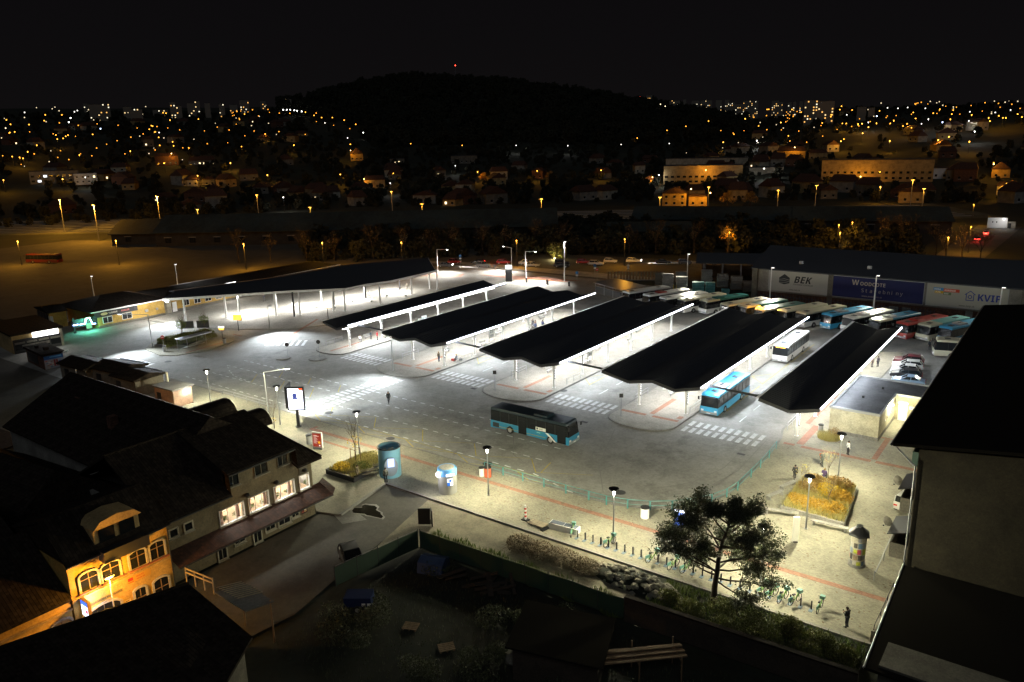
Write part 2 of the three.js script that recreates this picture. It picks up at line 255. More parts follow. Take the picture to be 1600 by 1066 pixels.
for (const z of [-66.9, -70.6, -74.6, -78.0]) { dashes([[-116, z], [-89.5, z]], 0.9, 0.9, 0.17, m.white, 'lane_dashes'); dashes([[-83.4, z], [-47, z]], 0.9, 0.9, 0.17, m.white, 'lane_dashes'); }
dashes([[-47, -66.9], [-44.2, -66.2], [-41.6, -65.3], [-39, -65.0]], 0.9, 0.8, 0.17, m.white, 'lane_dashes');
dashes([[-116, -74.6], [-113, -72.9], [-109.5, -71.4], [-103, -70.6]], 0.7, 0.7, 0.16, m.white, 'lane_dashes');
for (const x of [-76.4, -54.7, -33.6]) dashes([[x, -95], [x, -138]], 2.6, 2.6, 0.14, m.white, 'lane_dashes');
const yl = []; const yline = (a, b, w = 0.11) => yl.push(beam([a[0], 0.004, a[1]], [b[0], 0.004, b[1]], w, 0.004));
for (let i = 0; i < 5; i++) { const x = -84.1 + i * 9.1 * 0.95; yline([x, -70.2], [x + 2.6, -67.3]); yline([x + 2.6, -67.3], [x + 8.4, -70.2], 0.07); yline([x + 0.6, -66.4], [x + 3.2, -63.9 - 1.2]); yline([x + 3.2, -65.1], [x + 8.8, -66.6], 0.07); }
for (let i = 0; i < 3; i++) { const x = -93 - i * 7; yline([x, -74.1], [x + 3, -70.8]); yline([x + 2.4, -77.4], [x + 4.6, -74.9]); }
yline([-83, -66.5], [-46, -66.5], 0.09); yline([-47, -70.5], [-46.4, -67.6]);
struct('yellow_bay_marking', yl, m.yellow);
const yb = []; for (const x of [-36.5, -58.2, -79.8]) for (let i = 0; i < 3; i++) { const z0 = -98 - i * 14; yb.push(beam([x, 0.004, z0], [x, 0.004, z0 - 13], 0.12, 0.004), beam([x, 0.0045, z0 - 0.2], [x - 2.6, 0.0045, z0 - 3], 0.1, 0.003), beam([x - 2.6, 0.005, z0 - 3.1], [x, 0.005, z0 - 6.4], 0.1, 0.003)); }
struct('yellow_bay_marking', yb, m.yellow);
{ // manhole covers and drain gratings
  for (const [x, z, nm] of [[-82.4, -67.9, 0], [-68.2, -65.6, 0], [-53, -66.2, 0], [-36.5, -68, 0], [-104, -64.9, 0], [-127, -70.3, 0], [-60, -93.6, 0], [-72, -87.2, 1], [-50.6, -84, 1], [-29.6, -84.8, 1]]) { const o = thing('manhole_cover', nm ? 'square drain grating in the asphalt beside a zebra crossing' : 'round iron manhole cover set in the bus station asphalt', 'manhole', [x, 0, z], 0, nm ? 'drain gratings' : 'round manhole covers'); part('cover', nm ? box(0.9, 0.012, 0.5) : cyl(0.55, 0.55, 0.012, 0, 0, 0, 18), mat('iron', [0.06, 0.058, 0.055], 0.7, { metalness: 0.4 }), o); part('rim', nm ? [box(1.02, 0.008, 0.62)] : cyl(0.64, 0.64, 0.008, 0, 0, 0, 18), m.kerb, o); }
}
{ // puddle at the street corner, with pale chipped concrete round it
  const pts = []; for (let i = 0; i < 22; i++) { const a = i / 22 * Math.PI * 2, r = 1 + 0.28 * Math.sin(a * 3 + 1) + 0.12 * Math.sin(a * 7); pts.push([-55.9 + 1.75 * r * Math.cos(a), -50 + 0.95 * r * Math.sin(a)]); }
  struct('puddle', sheet(pts, 0.016), mat('puddle_water', [0.02, 0.018, 0.012], 0.04));
  struct('worn_concrete_patch', sheet(pts.map(([x, z]) => [-56 + (x + 56) * 1.12, -49.95 + (z + 49.95) * 1.25]), 0.012), m.concrete);
  struct('worn_concrete_patch', sheet([[-58.6, -47.6], [-56, -46.6], [-54.6, -48.6], [-57, -49.3]], 0.012), m.kerb);
}
{ // asphalt seams and trench patches
  const sm = mat('seam', [0.2, 0.195, 0.18], 0.9), g = []; const ln = (a, b, w = 0.1) => g.push(beam([a[0], 0.003, a[1]], [b[0], 0.003, b[1]], w, 0.004));
  for (const pts of [[[-28.6, -91], [-28.2, -80], [-29.4, -74], [-32.5, -69]], [[-30, -90], [-29.8, -80], [-31.2, -74.6], [-34, -70.6]], [[-118, -82.5], [-90, -82.2], [-62, -82.6], [-31, -82.1]], [[-60, -81], [-52, -70], [-44, -66]], [[-46, -84], [-42, -73], [-38, -67]], [[-104, -80], [-98, -66]]]) for (let i = 1; i < pts.length; i++) ln(pts[i - 1], pts[i]);
  struct('asphalt_seam', g, sm);
  struct('asphalt_patch', [sheet([[-44, -72], [-41, -71.4], [-40.4, -74], [-43.6, -74.8]], 0.005), sheet([[-66, -81.6], [-62.6, -81.2], [-62.8, -79.2], [-66.2, -79.6]], 0.005), sheet([[-97, -80.4], [-92, -80], [-92.4, -78.2], [-97.2, -78.6]], 0.005), sheet([[-108, -77.4], [-103, -76.6], [-103.4, -74.8], [-108.2, -75.4]], 0.005)], mat('asphalt_patch', [0.3, 0.296, 0.275], 0.9, { map: TX.asphalt }));
}
// ================================================================ bus platform canopies
const stripGlow = glow('canopy_strip_light', [0.8, 0.86, 1], 7);
function canopy(label, xs, double, z0, z1, colX, nextX) {
  // xs: left edge, valleys and ridge, right edge; the roof is a folded plate, high at the edges, low over the columns
  const o = thing('platform_canopy', label, 'canopy', [0, 0, 0], 0, 'platform canopies');
  const ys = double ? [5.0, 4.15, 4.85, 4.15, 5.0] : [5.0, 4.1, 4.95];
  for (let i = 0; i + 1 < xs.length; i++) {
    const a = [xs[i], ys[i], z0], b = [xs[i + 1], ys[i + 1], z0], c = [xs[i + 1], ys[i + 1], z1], d = [xs[i], ys[i], z1];
    const p = part('roof_panel', plate(a, b, c, d, 0.24), m.roofMetal, o);
    const ribs = []; for (let z = z0 - 0.6; z > z1 + 0.2; z -= 0.62) ribs.push(beam([xs[i] + 0.05, ys[i] + 0.012, z], [xs[i + 1] - 0.05, ys[i + 1] + 0.012, z], 0.05, 0.035));
    const r = part('standing_seams', ribs, m.roofMetal, p); r.userData.kind = 'stuff';
  }
  const L = xs[0], Rr = xs[xs.length - 1];
  part('edge_trim', [plate([L - 0.36, 5.0, z0], [L + 0.04, 5.09, z0], [L + 0.04, 5.09, z1], [L - 0.36, 5.0, z1], 0.06)], m.whitePaint, o);
  part('end_fascia', xs.slice(1).map((x, i) => beam([xs[i], ys[i] - 0.16, z0 + 0.04], [x, ys[i + 1] - 0.16, z0 + 0.04], 0.07, 0.42)), m.darkSteel, o);
  part('end_fascia', xs.slice(1).map((x, i) => beam([xs[i], ys[i] - 0.16, z1 - 0.04], [x, ys[i + 1] - 0.16, z1 - 0.04], 0.07, 0.42)), m.darkSteel, o);
  // light strip along the right eave, in a short and a long length
  const strip = part('light_strip', [box(0.14, 0.15, 1.7, Rr + 0.12, 4.88, z0 - 0.9), box(0.14, 0.15, z0 - z1 - 2.2, Rr + 0.12, 4.88, (z0 - 2 + z1) / 2)], stripGlow, o);
  part('strip_housing', box(0.08, 0.26, z0 - z1, Rr + 0.01, 4.8, (z0 + z1) / 2), m.greySteel, strip);
  area(o, [Rr + 0.15, 4.78, (z0 + z1) / 2], [Rr + 2.0, 2.8, (z0 + z1) / 2], z0 - z1 - 0.6, 0.24, COOL, nextX === undefined ? 32 : 88);
  // soffit lights over the platform
  const cx = (colX[0] + colX[colX.length - 1]) / 2;
  part('soffit_lamp', box(0.22, 0.08, z0 - z1 - 2, cx, double ? 4.45 : 3.72, (z0 + z1) / 2), glow('soffit_lamp', [1, 0.97, 0.92], 6), o);
  area(o, [cx, double ? 4.42 : 3.7, (z0 + z1) / 2], [cx, 0, (z0 + z1) / 2], 0.3, z0 - z1 - 2, NEUTRAL, double ? 60 : 50);
  // columns, flared under the valley, with a lit number plate on those by the crossing
  for (const x of colX) for (let k = 0; k < 6; k++) {
    const z = z0 - 2.4 - k * 8.15, c = part('column', [cyl(0.17, 0.17, 2.75, x, 0.14, z, 10), cyl(0.17, 0.4, 0.92, x, 2.88, z, 10), cyl(0.26, 0.26, 0.05, x, 0.14, z, 10)], m.whitePaint, o);
    if (k < 2) { part('stop_plate', box(0.05, 1.7, 0.3, x + 0.2, 1.5, z), m.black, c); for (let q = 0; q < 6; q++) part('indicator_light', box(0.02, 0.13, 0.13, x + 0.235, 1.65 + q * 0.26, z), glow('indicator_light', [1, 1, 1], 2.2), c); }
  }
  if (nextX !== undefined) part('connecting_beam', beam([Rr + 0.2, 4.75, z0 - 2], [nextX, 4.8, z0 - 1.2], 0.22, 0.26), m.darkSteel, o);
  return o;
}
const Z0 = -91.4, Z1 = -138.4;
canopy('narrow single-fold canopy nearest the terminal hall, far left of the five', [-110.4, -106.8, -103.9], false, Z0, Z1, [-106.4], -95.4);
canopy('second canopy from the terminal hall, zigzag roof behind the poster pylon crossing', [-95.3, -91.2, -87.6, -84.1, -80.8], true, Z0, Z1, [-90.6, -83.6], -74.1);
canopy('middle zigzag canopy of the five, with the turning teal bus in front', [-74, -69.4, -66, -62.5, -59.3], true, Z0, Z1, [-68.9, -61.8], -52.3);
canopy('zigzag canopy sheltering the light blue bus at its lit edge', [-52.2, -48, -44.5, -41.2, -37.7], true, Z0, Z1, [-47.6, -40.6], -30.3);
canopy('single-fold ribbed canopy beside the flat-roofed toilet block, nearest the big dark building', [-30.1, -26.3, -22.8], false, Z0, Z1, [-25.9]);
// furniture on the platforms: benches, railings, ticket posts, timetable boards
{
  const bench = thing('platform_bench', 'steel bench on the canopy platform', 'bench', [0, 0, 0], 0, 'benches on the platforms');
  part('seat', [0, 1, 2].map((i) => box(0.12, 0.04, 1.8, -0.16 + i * 0.16, 0.44, 0)), m.steel, bench); part('backrest', [0, 1].map((i) => box(0.04, 0.1, 1.8, -0.3, 0.62 + i * 0.16, 0)), m.steel, bench);
  for (const s of [-0.7, 0.7]) part('leg', [box(0.5, 0.04, 0.06, 0, 0.4, s), box(0.06, 0.42, 0.06, 0, 0, s), bar([-0.25, 0.4, s], [-0.3, 0.88, s], 0.025)], m.greySteel, bench);
  const spots = []; for (const [x, n] of [[-87.3, 5], [-65.4, 5], [-44.2, 5], [-107.6, 4]]) for (let i = 0; i < n; i++) spots.push([x + (i % 2 ? 1.2 : -1.2) * (x < -100 ? 0.4 : 1), 0.14, -100 - i * 7.6]);
  const where = (x) => x < -100 ? 'narrow canopy by the terminal' : x < -80 ? 'second canopy' : x < -60 ? 'middle canopy' : 'canopy with the light blue bus';
  spots.forEach((p, i) => { const l = 'steel bench on the platform under the ' + where(p[0]), g = 'benches under the ' + where(p[0]); if (i) copyOf(bench, l, p, 0, g); else { bench.position.set(...p); bench.userData.label = l; bench.userData.group = g; } });
  const rail = thing('platform_railing', 'steel hand railing along the platform edge', 'railing', [0, 0, 0], 0);
  part('top_rail', [bar([0, 1.0, -2], [0, 1.0, 2], 0.03), bar([0, 0.55, -2], [0, 0.55, 2], 0.02)], m.steel, rail); for (const s of [-2, 0, 2]) part('post', bar([0, 0, s], [0, 1.0, s], 0.03), m.steel, rail);
  const rails = [[-92.2, -94.8, 'left edge of the second canopy platform'], [-82.7, -98, 'right edge of the second canopy platform'], [-70.2, -96.5, 'left edge of the middle canopy platform'], [-60.9, -98, 'right edge of the middle canopy platform'], [-48.6, -96.5, 'left edge of the platform by the light blue bus'], [-40.1, -96, 'right edge of the platform beside the light blue bus'], [-27.4, -97, 'kerb near the toilet block canopy column'], [-110.8, -94, 'left edge of the narrow canopy platform'], [-104, -95, 'right edge of the narrow canopy platform']];
  rails.forEach(([x, z, w], i) => { const l = 'steel railing at the ' + w; if (i) copyOf(rail, l, [x, 0.14, z], 0, 'platform railings'); else { rail.position.set(x, 0.14, z); rail.userData.label = l; rail.userData.group = 'platform railings'; } });
  const tt = thing('timetable_board', 'lit white timetable board under the second canopy', 'sign', [0, 0, 0], 0);
  part('post', [bar([0, 0, -0.75], [0, 2.5, -0.75], 0.04), bar([0, 0, 0.75], [0, 2.5, 0.75], 0.04)], m.greySteel, tt); const pn = part('panel', box(0.1, 1.7, 1.4, 0, 0.75, 0), m.whitePaint, tt); part('sheet', [box(0.01, 0.6, 0.5, 0.06, 1.6, -0.3), box(0.01, 0.6, 0.5, 0.06, 1.6, 0.3), box(0.01, 0.4, 1.1, 0.06, 0.95, 0)], mat('paper_grey', [0.4, 0.42, 0.44], 0.8), pn);
  [[-86.5, -110.5, 'timetable board behind the columns of the second canopy'], [-104.6, -112, 'white timetable board near the narrow canopy light strip'], [-64.6, -109, 'timetable board on the platform of the middle canopy'], [-43, -104, 'timetable board on the platform beside the light blue bus']].forEach(([x, z, l], i) => { if (i) copyOf(tt, l, [x, 0.14, z], 0, 'timetable boards'); else { tt.position.set(x, 0.14, z); tt.userData.label = l; tt.userData.group = 'timetable boards'; } });
}
// ================================================================ terminal hall, station building, kiosks on the left
{
  const o = thing('terminal_hall', 'open terminal hall under a broad black folded roof on white columns', 'terminal', [0, 0, 0]);
  // roof: front edge zigzag in plan, rising to a ridge at the back; built as folded plates with real thickness
  const F = [[-157.5, 4.9, -87.8], [-144, 5.1, -101.7], [-138.3, 5.2, -107.5], [-130.2, 5.2, -114.7], [-130, 5.2, -120.7], [-128, 5.2, -126.5], [-128.2, 5.2, -142.3]];
  const B = [[-161, 5.4, -93], [-153.6, 6.0, -106.4], [-149.6, 6.4, -114], [-147.2, 6.8, -122], [-146.8, 6.9, -126], [-146.4, 6.9, -131], [-139.6, 6.2, -152.2]];
  for (let i = 0; i + 1 < F.length; i++) part('roof_panel', plate(F[i], F[i + 1], B[i + 1], B[i], 0.3), m.roofMetal, o);
  const D = B.map(([x, y, z]) => [x - 8, y - 1.3, z - 3]);
  for (let i = 0; i + 1 < B.length; i++) part('roof_panel', plate(B[i], B[i + 1], D[i + 1], D[i], 0.3), m.roofMetal, o);
  part('fascia', F.slice(1).map((p, i) => beam([F[i][0], F[i][1] - 0.2, F[i][2]], [p[0], p[1] - 0.2, p[2]], 0.14, 0.5)), m.whitePaint, o);
  part('fascia', [beam([F[6][0], 4.95, F[6][2]], [B[6][0], B[6][1] - 0.25, B[6][2]], 0.14, 0.5)], m.whitePaint, o);
  for (const [x, z] of [[-152.5, -89.6], [-148, -96.4], [-143.5, -96.8], [-140.4, -103.6], [-136.6, -107], [-133.2, -113.6], [-130.6, -114.6], [-129.2, -124], [-131, -136.4], [-131.6, -143.6], [-129.6, -144.2], [-141.6, -117.4], [-139, -128.5], [-146, -108], [-150, -101]]) part('column', [cyl(0.2, 0.2, 5.0, x, 0.1, z, 10), cyl(0.32, 0.32, 0.06, x, 0.1, z, 10)], m.whitePaint, o);
  for (const [x, y, z] of [[-139.5, 4.6, -125], [-137, 4.6, -136], [-142, 4.6, -113], [-147.5, 4.6, -101.5]]) {
    const l = part('ceiling_lamp', box(3.2, 0.08, 3.2, x, y, z), glow('ceiling_lamp', [1, 0.97, 0.9], 7), o);
    area(o, [x, y - 0.05, z], [x, 0, z], 3.2, 3.2, NEUTRAL, 62);
  }
  const sp = part('floodlight_lamp', box(0.45, 0.4, 0.3, -157.2, 4.1, -88.6, 0.6), glow('floodlight', [1, 1, 0.95], 22), o); spot(o, [-156.8, 4.0, -88.4], [-150, 0, -84], COOL, 900, 0.9); point(o, [-158.6, 4.2, -85.5], NEUTRAL, 110);
  // info pylons, back wall glazing and seats under the roof
  for (const [x, z, h, l, w] of [[-136.4, -105.3, 5.2, 'tall black information pylon with a white light at the front of the terminal hall', 1.5], [-137.5, -127.3, 4.2, 'black information pylon inside the terminal hall', 1.4]]) {
    const p = thing('information_pylon', l, 'pylon', [x, 0.1, z], -0.7); part('body', box(w, h, 0.35), m.black, p); part('base', box(w + 0.2, 0.08, 0.5), m.greySteel, p);
    face('lettering', 1.0, 0.3, print(1, 0.3, 128, (c, W, H) => { c.fillStyle = '#050505'; c.fillRect(0, 0, W, H); c.fillStyle = '#eee'; c.font = 'bold ' + Math.round(H * 0.8) + 'px sans-serif'; c.textAlign = 'center'; c.textBaseline = 'middle'; c.fillText('BUS', W / 2, H / 2); }), p, [0, 0.8, 0.185]);
    if (h > 5) { part('clock_light', raw(new THREE.CylinderGeometry(0.34, 0.34, 0.06, 16)).rotateX(Math.PI / 2).translate(0, 2.8, 0.2), glow('clock_light', [1, 1, 0.95], 5), p); }
  }
  for (const [x, z, l] of [[-136.3, -116.5, 'slim dark post beside the white column in the middle of the terminal hall'], [-137.3, -138.8, 'slim dark post at the far end of the terminal hall']]) { const p = thing('display_post', l, 'post', [x, 0.1, z]); part('post', box(0.25, 3.4, 0.25), m.darkSteel, p); part('cap', box(0.35, 0.1, 0.35, 0, 3.4), m.greySteel, p); }
  for (let i = 0; i < 9; i++) { const p = thing('waiting_seat', 'pale seat row on the bright terminal floor', 'seat', [-144 + (i % 3) * 4.2 + Math.floor(i / 3) * 2.4, 0.1, -112 - Math.floor(i / 3) * 9 - (i % 3) * 2], -0.7, 'seat rows in the terminal hall'); part('seat', box(2.2, 0.06, 0.5, 0, 0.42), m.whitePaint, p); part('backrest', box(2.2, 0.4, 0.05, 0, 0.5, -0.26), m.whitePaint, p); for (const s of [-0.9, 0.9]) part('leg', box(0.05, 0.42, 0.4, s), m.steel, p); }
}
{ // low yellow station building along the left, long dark roof
  const o = thing('station_building', 'long low yellow station building with dark roof and shop windows', 'building', [0, 0, 0]);
  part('wall', [box(13, 3.5, 14.8, -170, 0, -84), box(12, 3.4, 50, -171, 0, -116.5)], m.plasterYellow, o);
  part('plinth', [box(0.1, 0.5, 14.8, -163.44, 0, -84), box(0.1, 0.5, 40, -164.94, 0, -112)], m.plasterDark, o);
  part('roof', [hipRoof(15, 17, 3.75, 1.9, 6, 6).translate(-170.3, 0, -83.6), hipRoof(13.5, 52, 3.55, 1.1, 5, 5).translate(-171.4, 0, -118.5)], m.roofDark, o);
  part('eave_trim', [box(0.14, 0.22, 17, -162.74, 3.52, -83.6), beam([-164.6, 3.6, -92.5], [-164.6, 3.6, -144], 0.14, 0.2)], m.whitePaint, o);
  const win = (z, w, h, y, x = -163.47) => { const f = part('window', box(0.08, h, w, x + 0.03, y, z), m.glassDark, o); part('frame', [box(0.1, 0.08, w + 0.16, x + 0.04, y - 0.08, z), box(0.1, 0.08, w + 0.16, x + 0.04, y + h, z), box(0.1, h, 0.08, x + 0.04, y, z - w / 2 - 0.04), box(0.1, h, 0.08, x + 0.04, y, z + w / 2 + 0.04), box(0.1, h, 0.06, x + 0.05, y, z)], m.whitePaint, f); };
  win(-78.6, 1.9, 1.2, 0.9); win(-82.8, 2.0, 1.2, 0.9); for (const z of [-97.5, -100.4, -103.2, -106]) win(z, 1.5, 1.3, 0.95, -164.97);
  const dr = part('door', box(0.08, 2.2, 1.1, -164.9, 0, -94.6), m.whitePaint, o); part('handle', box(0.06, 0.12, 0.04, -164.84, 1.0, -94.2), m.steel, dr);
  part('signboard', box(0.2, 1.15, 9.2, -163.35, 2.3, -80.6), m.darkSteel, o);
  face('sign_lettering', 7.4, 0.8, print(7.4, 0.8, 80, (c, W, H) => { c.fillStyle = '#121212'; c.fillRect(0, 0, W, H); c.fillStyle = '#b9a878'; c.beginPath(); c.ellipse(W * 0.12, H * 0.5, W * 0.1, H * 0.36, 0, 0, 7); c.fill(); c.fillStyle = '#b9b2a6'; c.font = 'bold ' + Math.round(H * 0.62) + 'px sans-serif'; c.textBaseline = 'middle'; c.fillText('TUDOVE', W * 0.24, H * 0.52, W * 0.34); c.fillStyle = '#c4605a'; c.fillText('REALER', W * 0.61, H * 0.52, W * 0.37); }), o, [-163.24, 2.88, -80.8], Math.PI / 2);
  part('meter_box', [box(0.16, 0.5, 0.7, -163.4, 1.5, -87.2), box(0.16, 0.45, 0.45, -163.4, 1.5, -89.6)], m.greySteel, o);
  const f = part('window', box(2, 0, 0), m.glassDark, o); o.remove(f);
  const tz = thing('tiled_wall', 'pale grey tiled wall beside the yellow facade under the floodlight', 'wall', [-164.6, 0, -92.3]); part('wall', box(0.3, 3.1, 2.6), m.plasterPale, tz); part('cap', box(0.4, 0.1, 2.7, 0, 3.1), m.greySteel, tz);
  const sg = thing('lit_fascia_sign', 'small lit white sign on the roof edge behind the terminal hall', 'sign', [-164.4, 3.6, -108], 0); part('box_lamp', box(0.2, 0.7, 5.2), glow('sign_lamp_white', [1, 1, 0.98], 3), sg); part('bracket', box(0.12, 0.3, 5.4, -0.12, -0.2), m.greySteel, sg); point(sg, [1.2, 0.3, 0], NEUTRAL, 30);
  // corner window wing
  const wg = thing('glazed_wing', 'yellow wing with tall dark windows behind the lit kiosk sign', 'building', [-176.6, 0, -73.4], -0.15); part('wall', box(9, 3.4, 3.2), m.plasterYellow, wg); part('roof', hipRoof(9.8, 4, 3.45, 0.7, 0).rotateY(0), m.roofDark, wg); for (let i = 0; i < 4; i++) { const w = part('window', box(1.5, 1.9, 0.1, -3 + i * 2, 1, 1.62), m.glassDark, wg); part('frame', [box(1.7, 0.1, 0.12, -3 + i * 2, 0.9, 1.64), box(0.1, 1.9, 0.12, -3.9 + i * 2, 1, 1.64)], m.plasterDark, w); } part('door_panel', box(1.1, 2.6, 0.1, 4.6, 0, 1.4, 0.4), m.whitePaint, wg);
}
{ // neon heartbeat sign of the chemist
  const o = thing('neon_sign', 'green and blue neon heartbeat line sign on the dark corner front', 'sign', [-163.2, 0, -75.6]);
  part('backboard', [box(0.15, 1.6, 5.2, -0.5, 1.1, 1.6), box(0.3, 3.2, 0.4, -0.4, 0, 3.8)], m.black, o);
  const run = (pts, mt, nm) => part(nm, pts.slice(1).map((p, i) => bar([0, pts[i][1], pts[i][0]], [0, p[1], p[0]], 0.09)), mt, o);
  run([[4.1, 1.75], [3.1, 1.75]], glow('neon_blue', [0.35, 0.5, 1], 9), 'neon_tube'); run([[2.8, 1.65], [1.7, 1.65]], glow('neon_blue', [0.35, 0.5, 1], 9), 'neon_tube'); run([[1.7, 1.65], [1.5, 2.6], [0.7, 2.7], [0.3, 1.3]], glow('neon_green', [0.4, 1, 0.75], 9), 'neon_tube'); run([[0.3, 1.3], [-0.3, 1.25]], glow('neon_blue', [0.35, 0.5, 1], 9), 'neon_tube');
  const c = part('window_poster', box(0.05, 1.1, 1.1, -0.3, 0.4, 0.9), glow('poster_light_green', [0.2, 0.7, 0.3], 0.5), o);
  point(o, [0.9, 1.9, 1.4], new THREE.Color(0.1, 1, 0.6), 34);
}
{ // flat-roofed shop with the bright white sign, its drinks kiosk, dark sheds
  const o = thing('corner_shop', 'flat-roofed corner shop with a bright white fascia sign', 'building', [-163.6, 0, -62.6], -0.12);
  part('wall', box(15, 3.4, 8.4), m.plasterOchre, o); part('roof', [box(15.6, 0.25, 9, 0, 3.4), box(15.7, 0.12, 9.1, 0, 3.65)], m.roofDark, o); part('shopfront', box(0.12, 2.6, 8.2, 7.52, 0, 0), m.darkSteel, o);
  for (let i = 0; i < 4; i++) { const w = part('window', box(0.06, 1.6, 1.7, 7.6, 0.6, -3 + i * 2), m.glassDark, o); part('shutter', box(0.05, 0.4, 1.7, 7.64, 1.7, -3 + i * 2), m.plasterGrey, w); }
  part('banner', box(0.05, 0.5, 4.6, 7.66, 1.0, 0.4), m.plasterGrey, o); part('end_pillar', box(0.5, 3.4, 0.4, 7.4, 0, -4.1), m.plasterPale, o);
  const sg = part('sign_lamp', box(0.18, 0.95, 4.4, 7.75, 2.55, -1.4), glow('sign_lamp_shop', [1, 1, 0.97], 3.4), o); area(o, [7.9, 3.0, -1.4], [12, 1.6, -1.4], 4.4, 0.9, NEUTRAL, 9);
  const k = thing('drinks_kiosk', 'small drinks kiosk with printed ice-cream panel and dark roof', 'kiosk', [-144.6, 0, -57.8], -0.1);
  part('wall', box(8.6, 2.5, 3.1), m.brick, k); part('roof', [box(9.2, 0.3, 3.7, 0, 2.5), box(0.8, 0.5, 0.7, 1.2, 2.8), box(0.5, 0.4, 0.5, -1.5, 2.8, 0.6)], m.roofDark, k);
  face('printed_panel', 3.0, 2.3, print(3, 2.3, 90, (c, W, H) => { c.fillStyle = '#8f949b'; c.fillRect(0, 0, W, H); c.fillStyle = '#2f6db5'; c.fillRect(0, 0, W, H * 0.28); c.fillStyle = '#6fb2e6'; c.fillRect(W * 0.3, H * 0.06, W * 0.62, H * 0.1); for (let i = 0; i < 26; i++) { c.fillStyle = ['#a33', '#7a4a2a', '#b9bcc2', '#4d6aa0', '#c9b38a'][i % 5]; c.fillRect(W * (0.04 + 0.42 * ((i * 37) % 10) / 10), H * (0.36 + 0.058 * (i % 10)), W * 0.11, H * 0.05); } c.fillStyle = '#8a2a2a'; c.fillRect(W * 0.48, H * 0.34, W * 0.1, H * 0.5); c.fillRect(W * 0.61, H * 0.34, W * 0.09, H * 0.5); c.fillStyle = '#3a4f9a'; c.beginPath(); c.arc(W * 0.82, H * 0.55, W * 0.07, 0, 7); c.fill(); c.fillStyle = '#c8a070'; c.fillRect(W * 0.78, H * 0.7, W * 0.12, H * 0.12); }), k, [4.36, 1.2, 0], Math.PI / 2);
  part('flap_sign', box(0.9, 0.06, 0.9, 4.4, 2.5, -1.9, 0.3, 0.5), m.whitePaint, k); part('shutter', box(5, 1.6, 0.08, -1, 0.5, 1.58), m.darkSteel, k);
  const sheds = [[-128.5, -57.2, 7.5, 4.4, 2.9, 0.05, 'dark market shed with felt roof, left of the row beyond the big roof'], [-121.6, -59, 6.5, 4.8, 3.0, 0.1, 'dark pent-roofed market stall in the middle of the shed row'], [-115.2, -58.6, 6, 4.6, 2.8, 0.05, 'dark stall with a skylight lean-to near the bus exit road']];
  for (const [x, z, w, d, h, a, l] of sheds) { const s = thing('market_shed', l, 'shed', [x, 0, z], a); part('wall', box(w, h, d), m.plasterDark, s); part('roof', hipRoof(d + 0.8, w + 0.8, h, 0.7, 0).rotateY(Math.PI / 2), m.roofDark, s); part('door', box(1.2, 2.1, 0.08, -w / 4, 0, d / 2 + 0.04), m.darkSteel, s); part('fascia', box(w + 0.9, 0.22, 0.08, 0, h - 0.1, -d / 2 - 0.42), m.greySteel, s); }
  const pl = thing('white_drainpipe', 'pale vertical pipe on the dark market shed wall', 'pipe', [-127, 0, -54.9]); part('pipe', cyl(0.1, 0.1, 2.6), m.whitePaint, pl); part('clamp', [cyl(0.13, 0.13, 0.08, 0, 0.6), cyl(0.13, 0.13, 0.08, 0, 1.9)], m.greySteel, pl);
  const bh = thing('brick_hut', 'small pinkish rendered hut with flat roof and chimney pipe', 'hut', [-104.9, 0, -58.2], 0.05); part('wall', box(4.6, 2.7, 3.0), mat('plaster_pink', [0.4, 0.26, 0.19], 0.9, { map: TX.blotch }), bh); part('roof', box(5.1, 0.22, 3.5, 0, 2.7), m.bitumen, bh); part('door', box(1, 2, 0.08, -1.2, 0, 1.52), m.darkSteel, bh); part('flue', cyl(0.16, 0.16, 1.5, -2, 2.9, -0.6), m.plasterPale, bh); const bl = part('wall_lamp', box(0.12, 0.2, 0.3, 2.36, 2.2, -0.6), glow('wall_lamp', [0.7, 0.8, 1], 3), bh); point(bh, [2.7, 2.1, -0.6], COOL, 6);
}
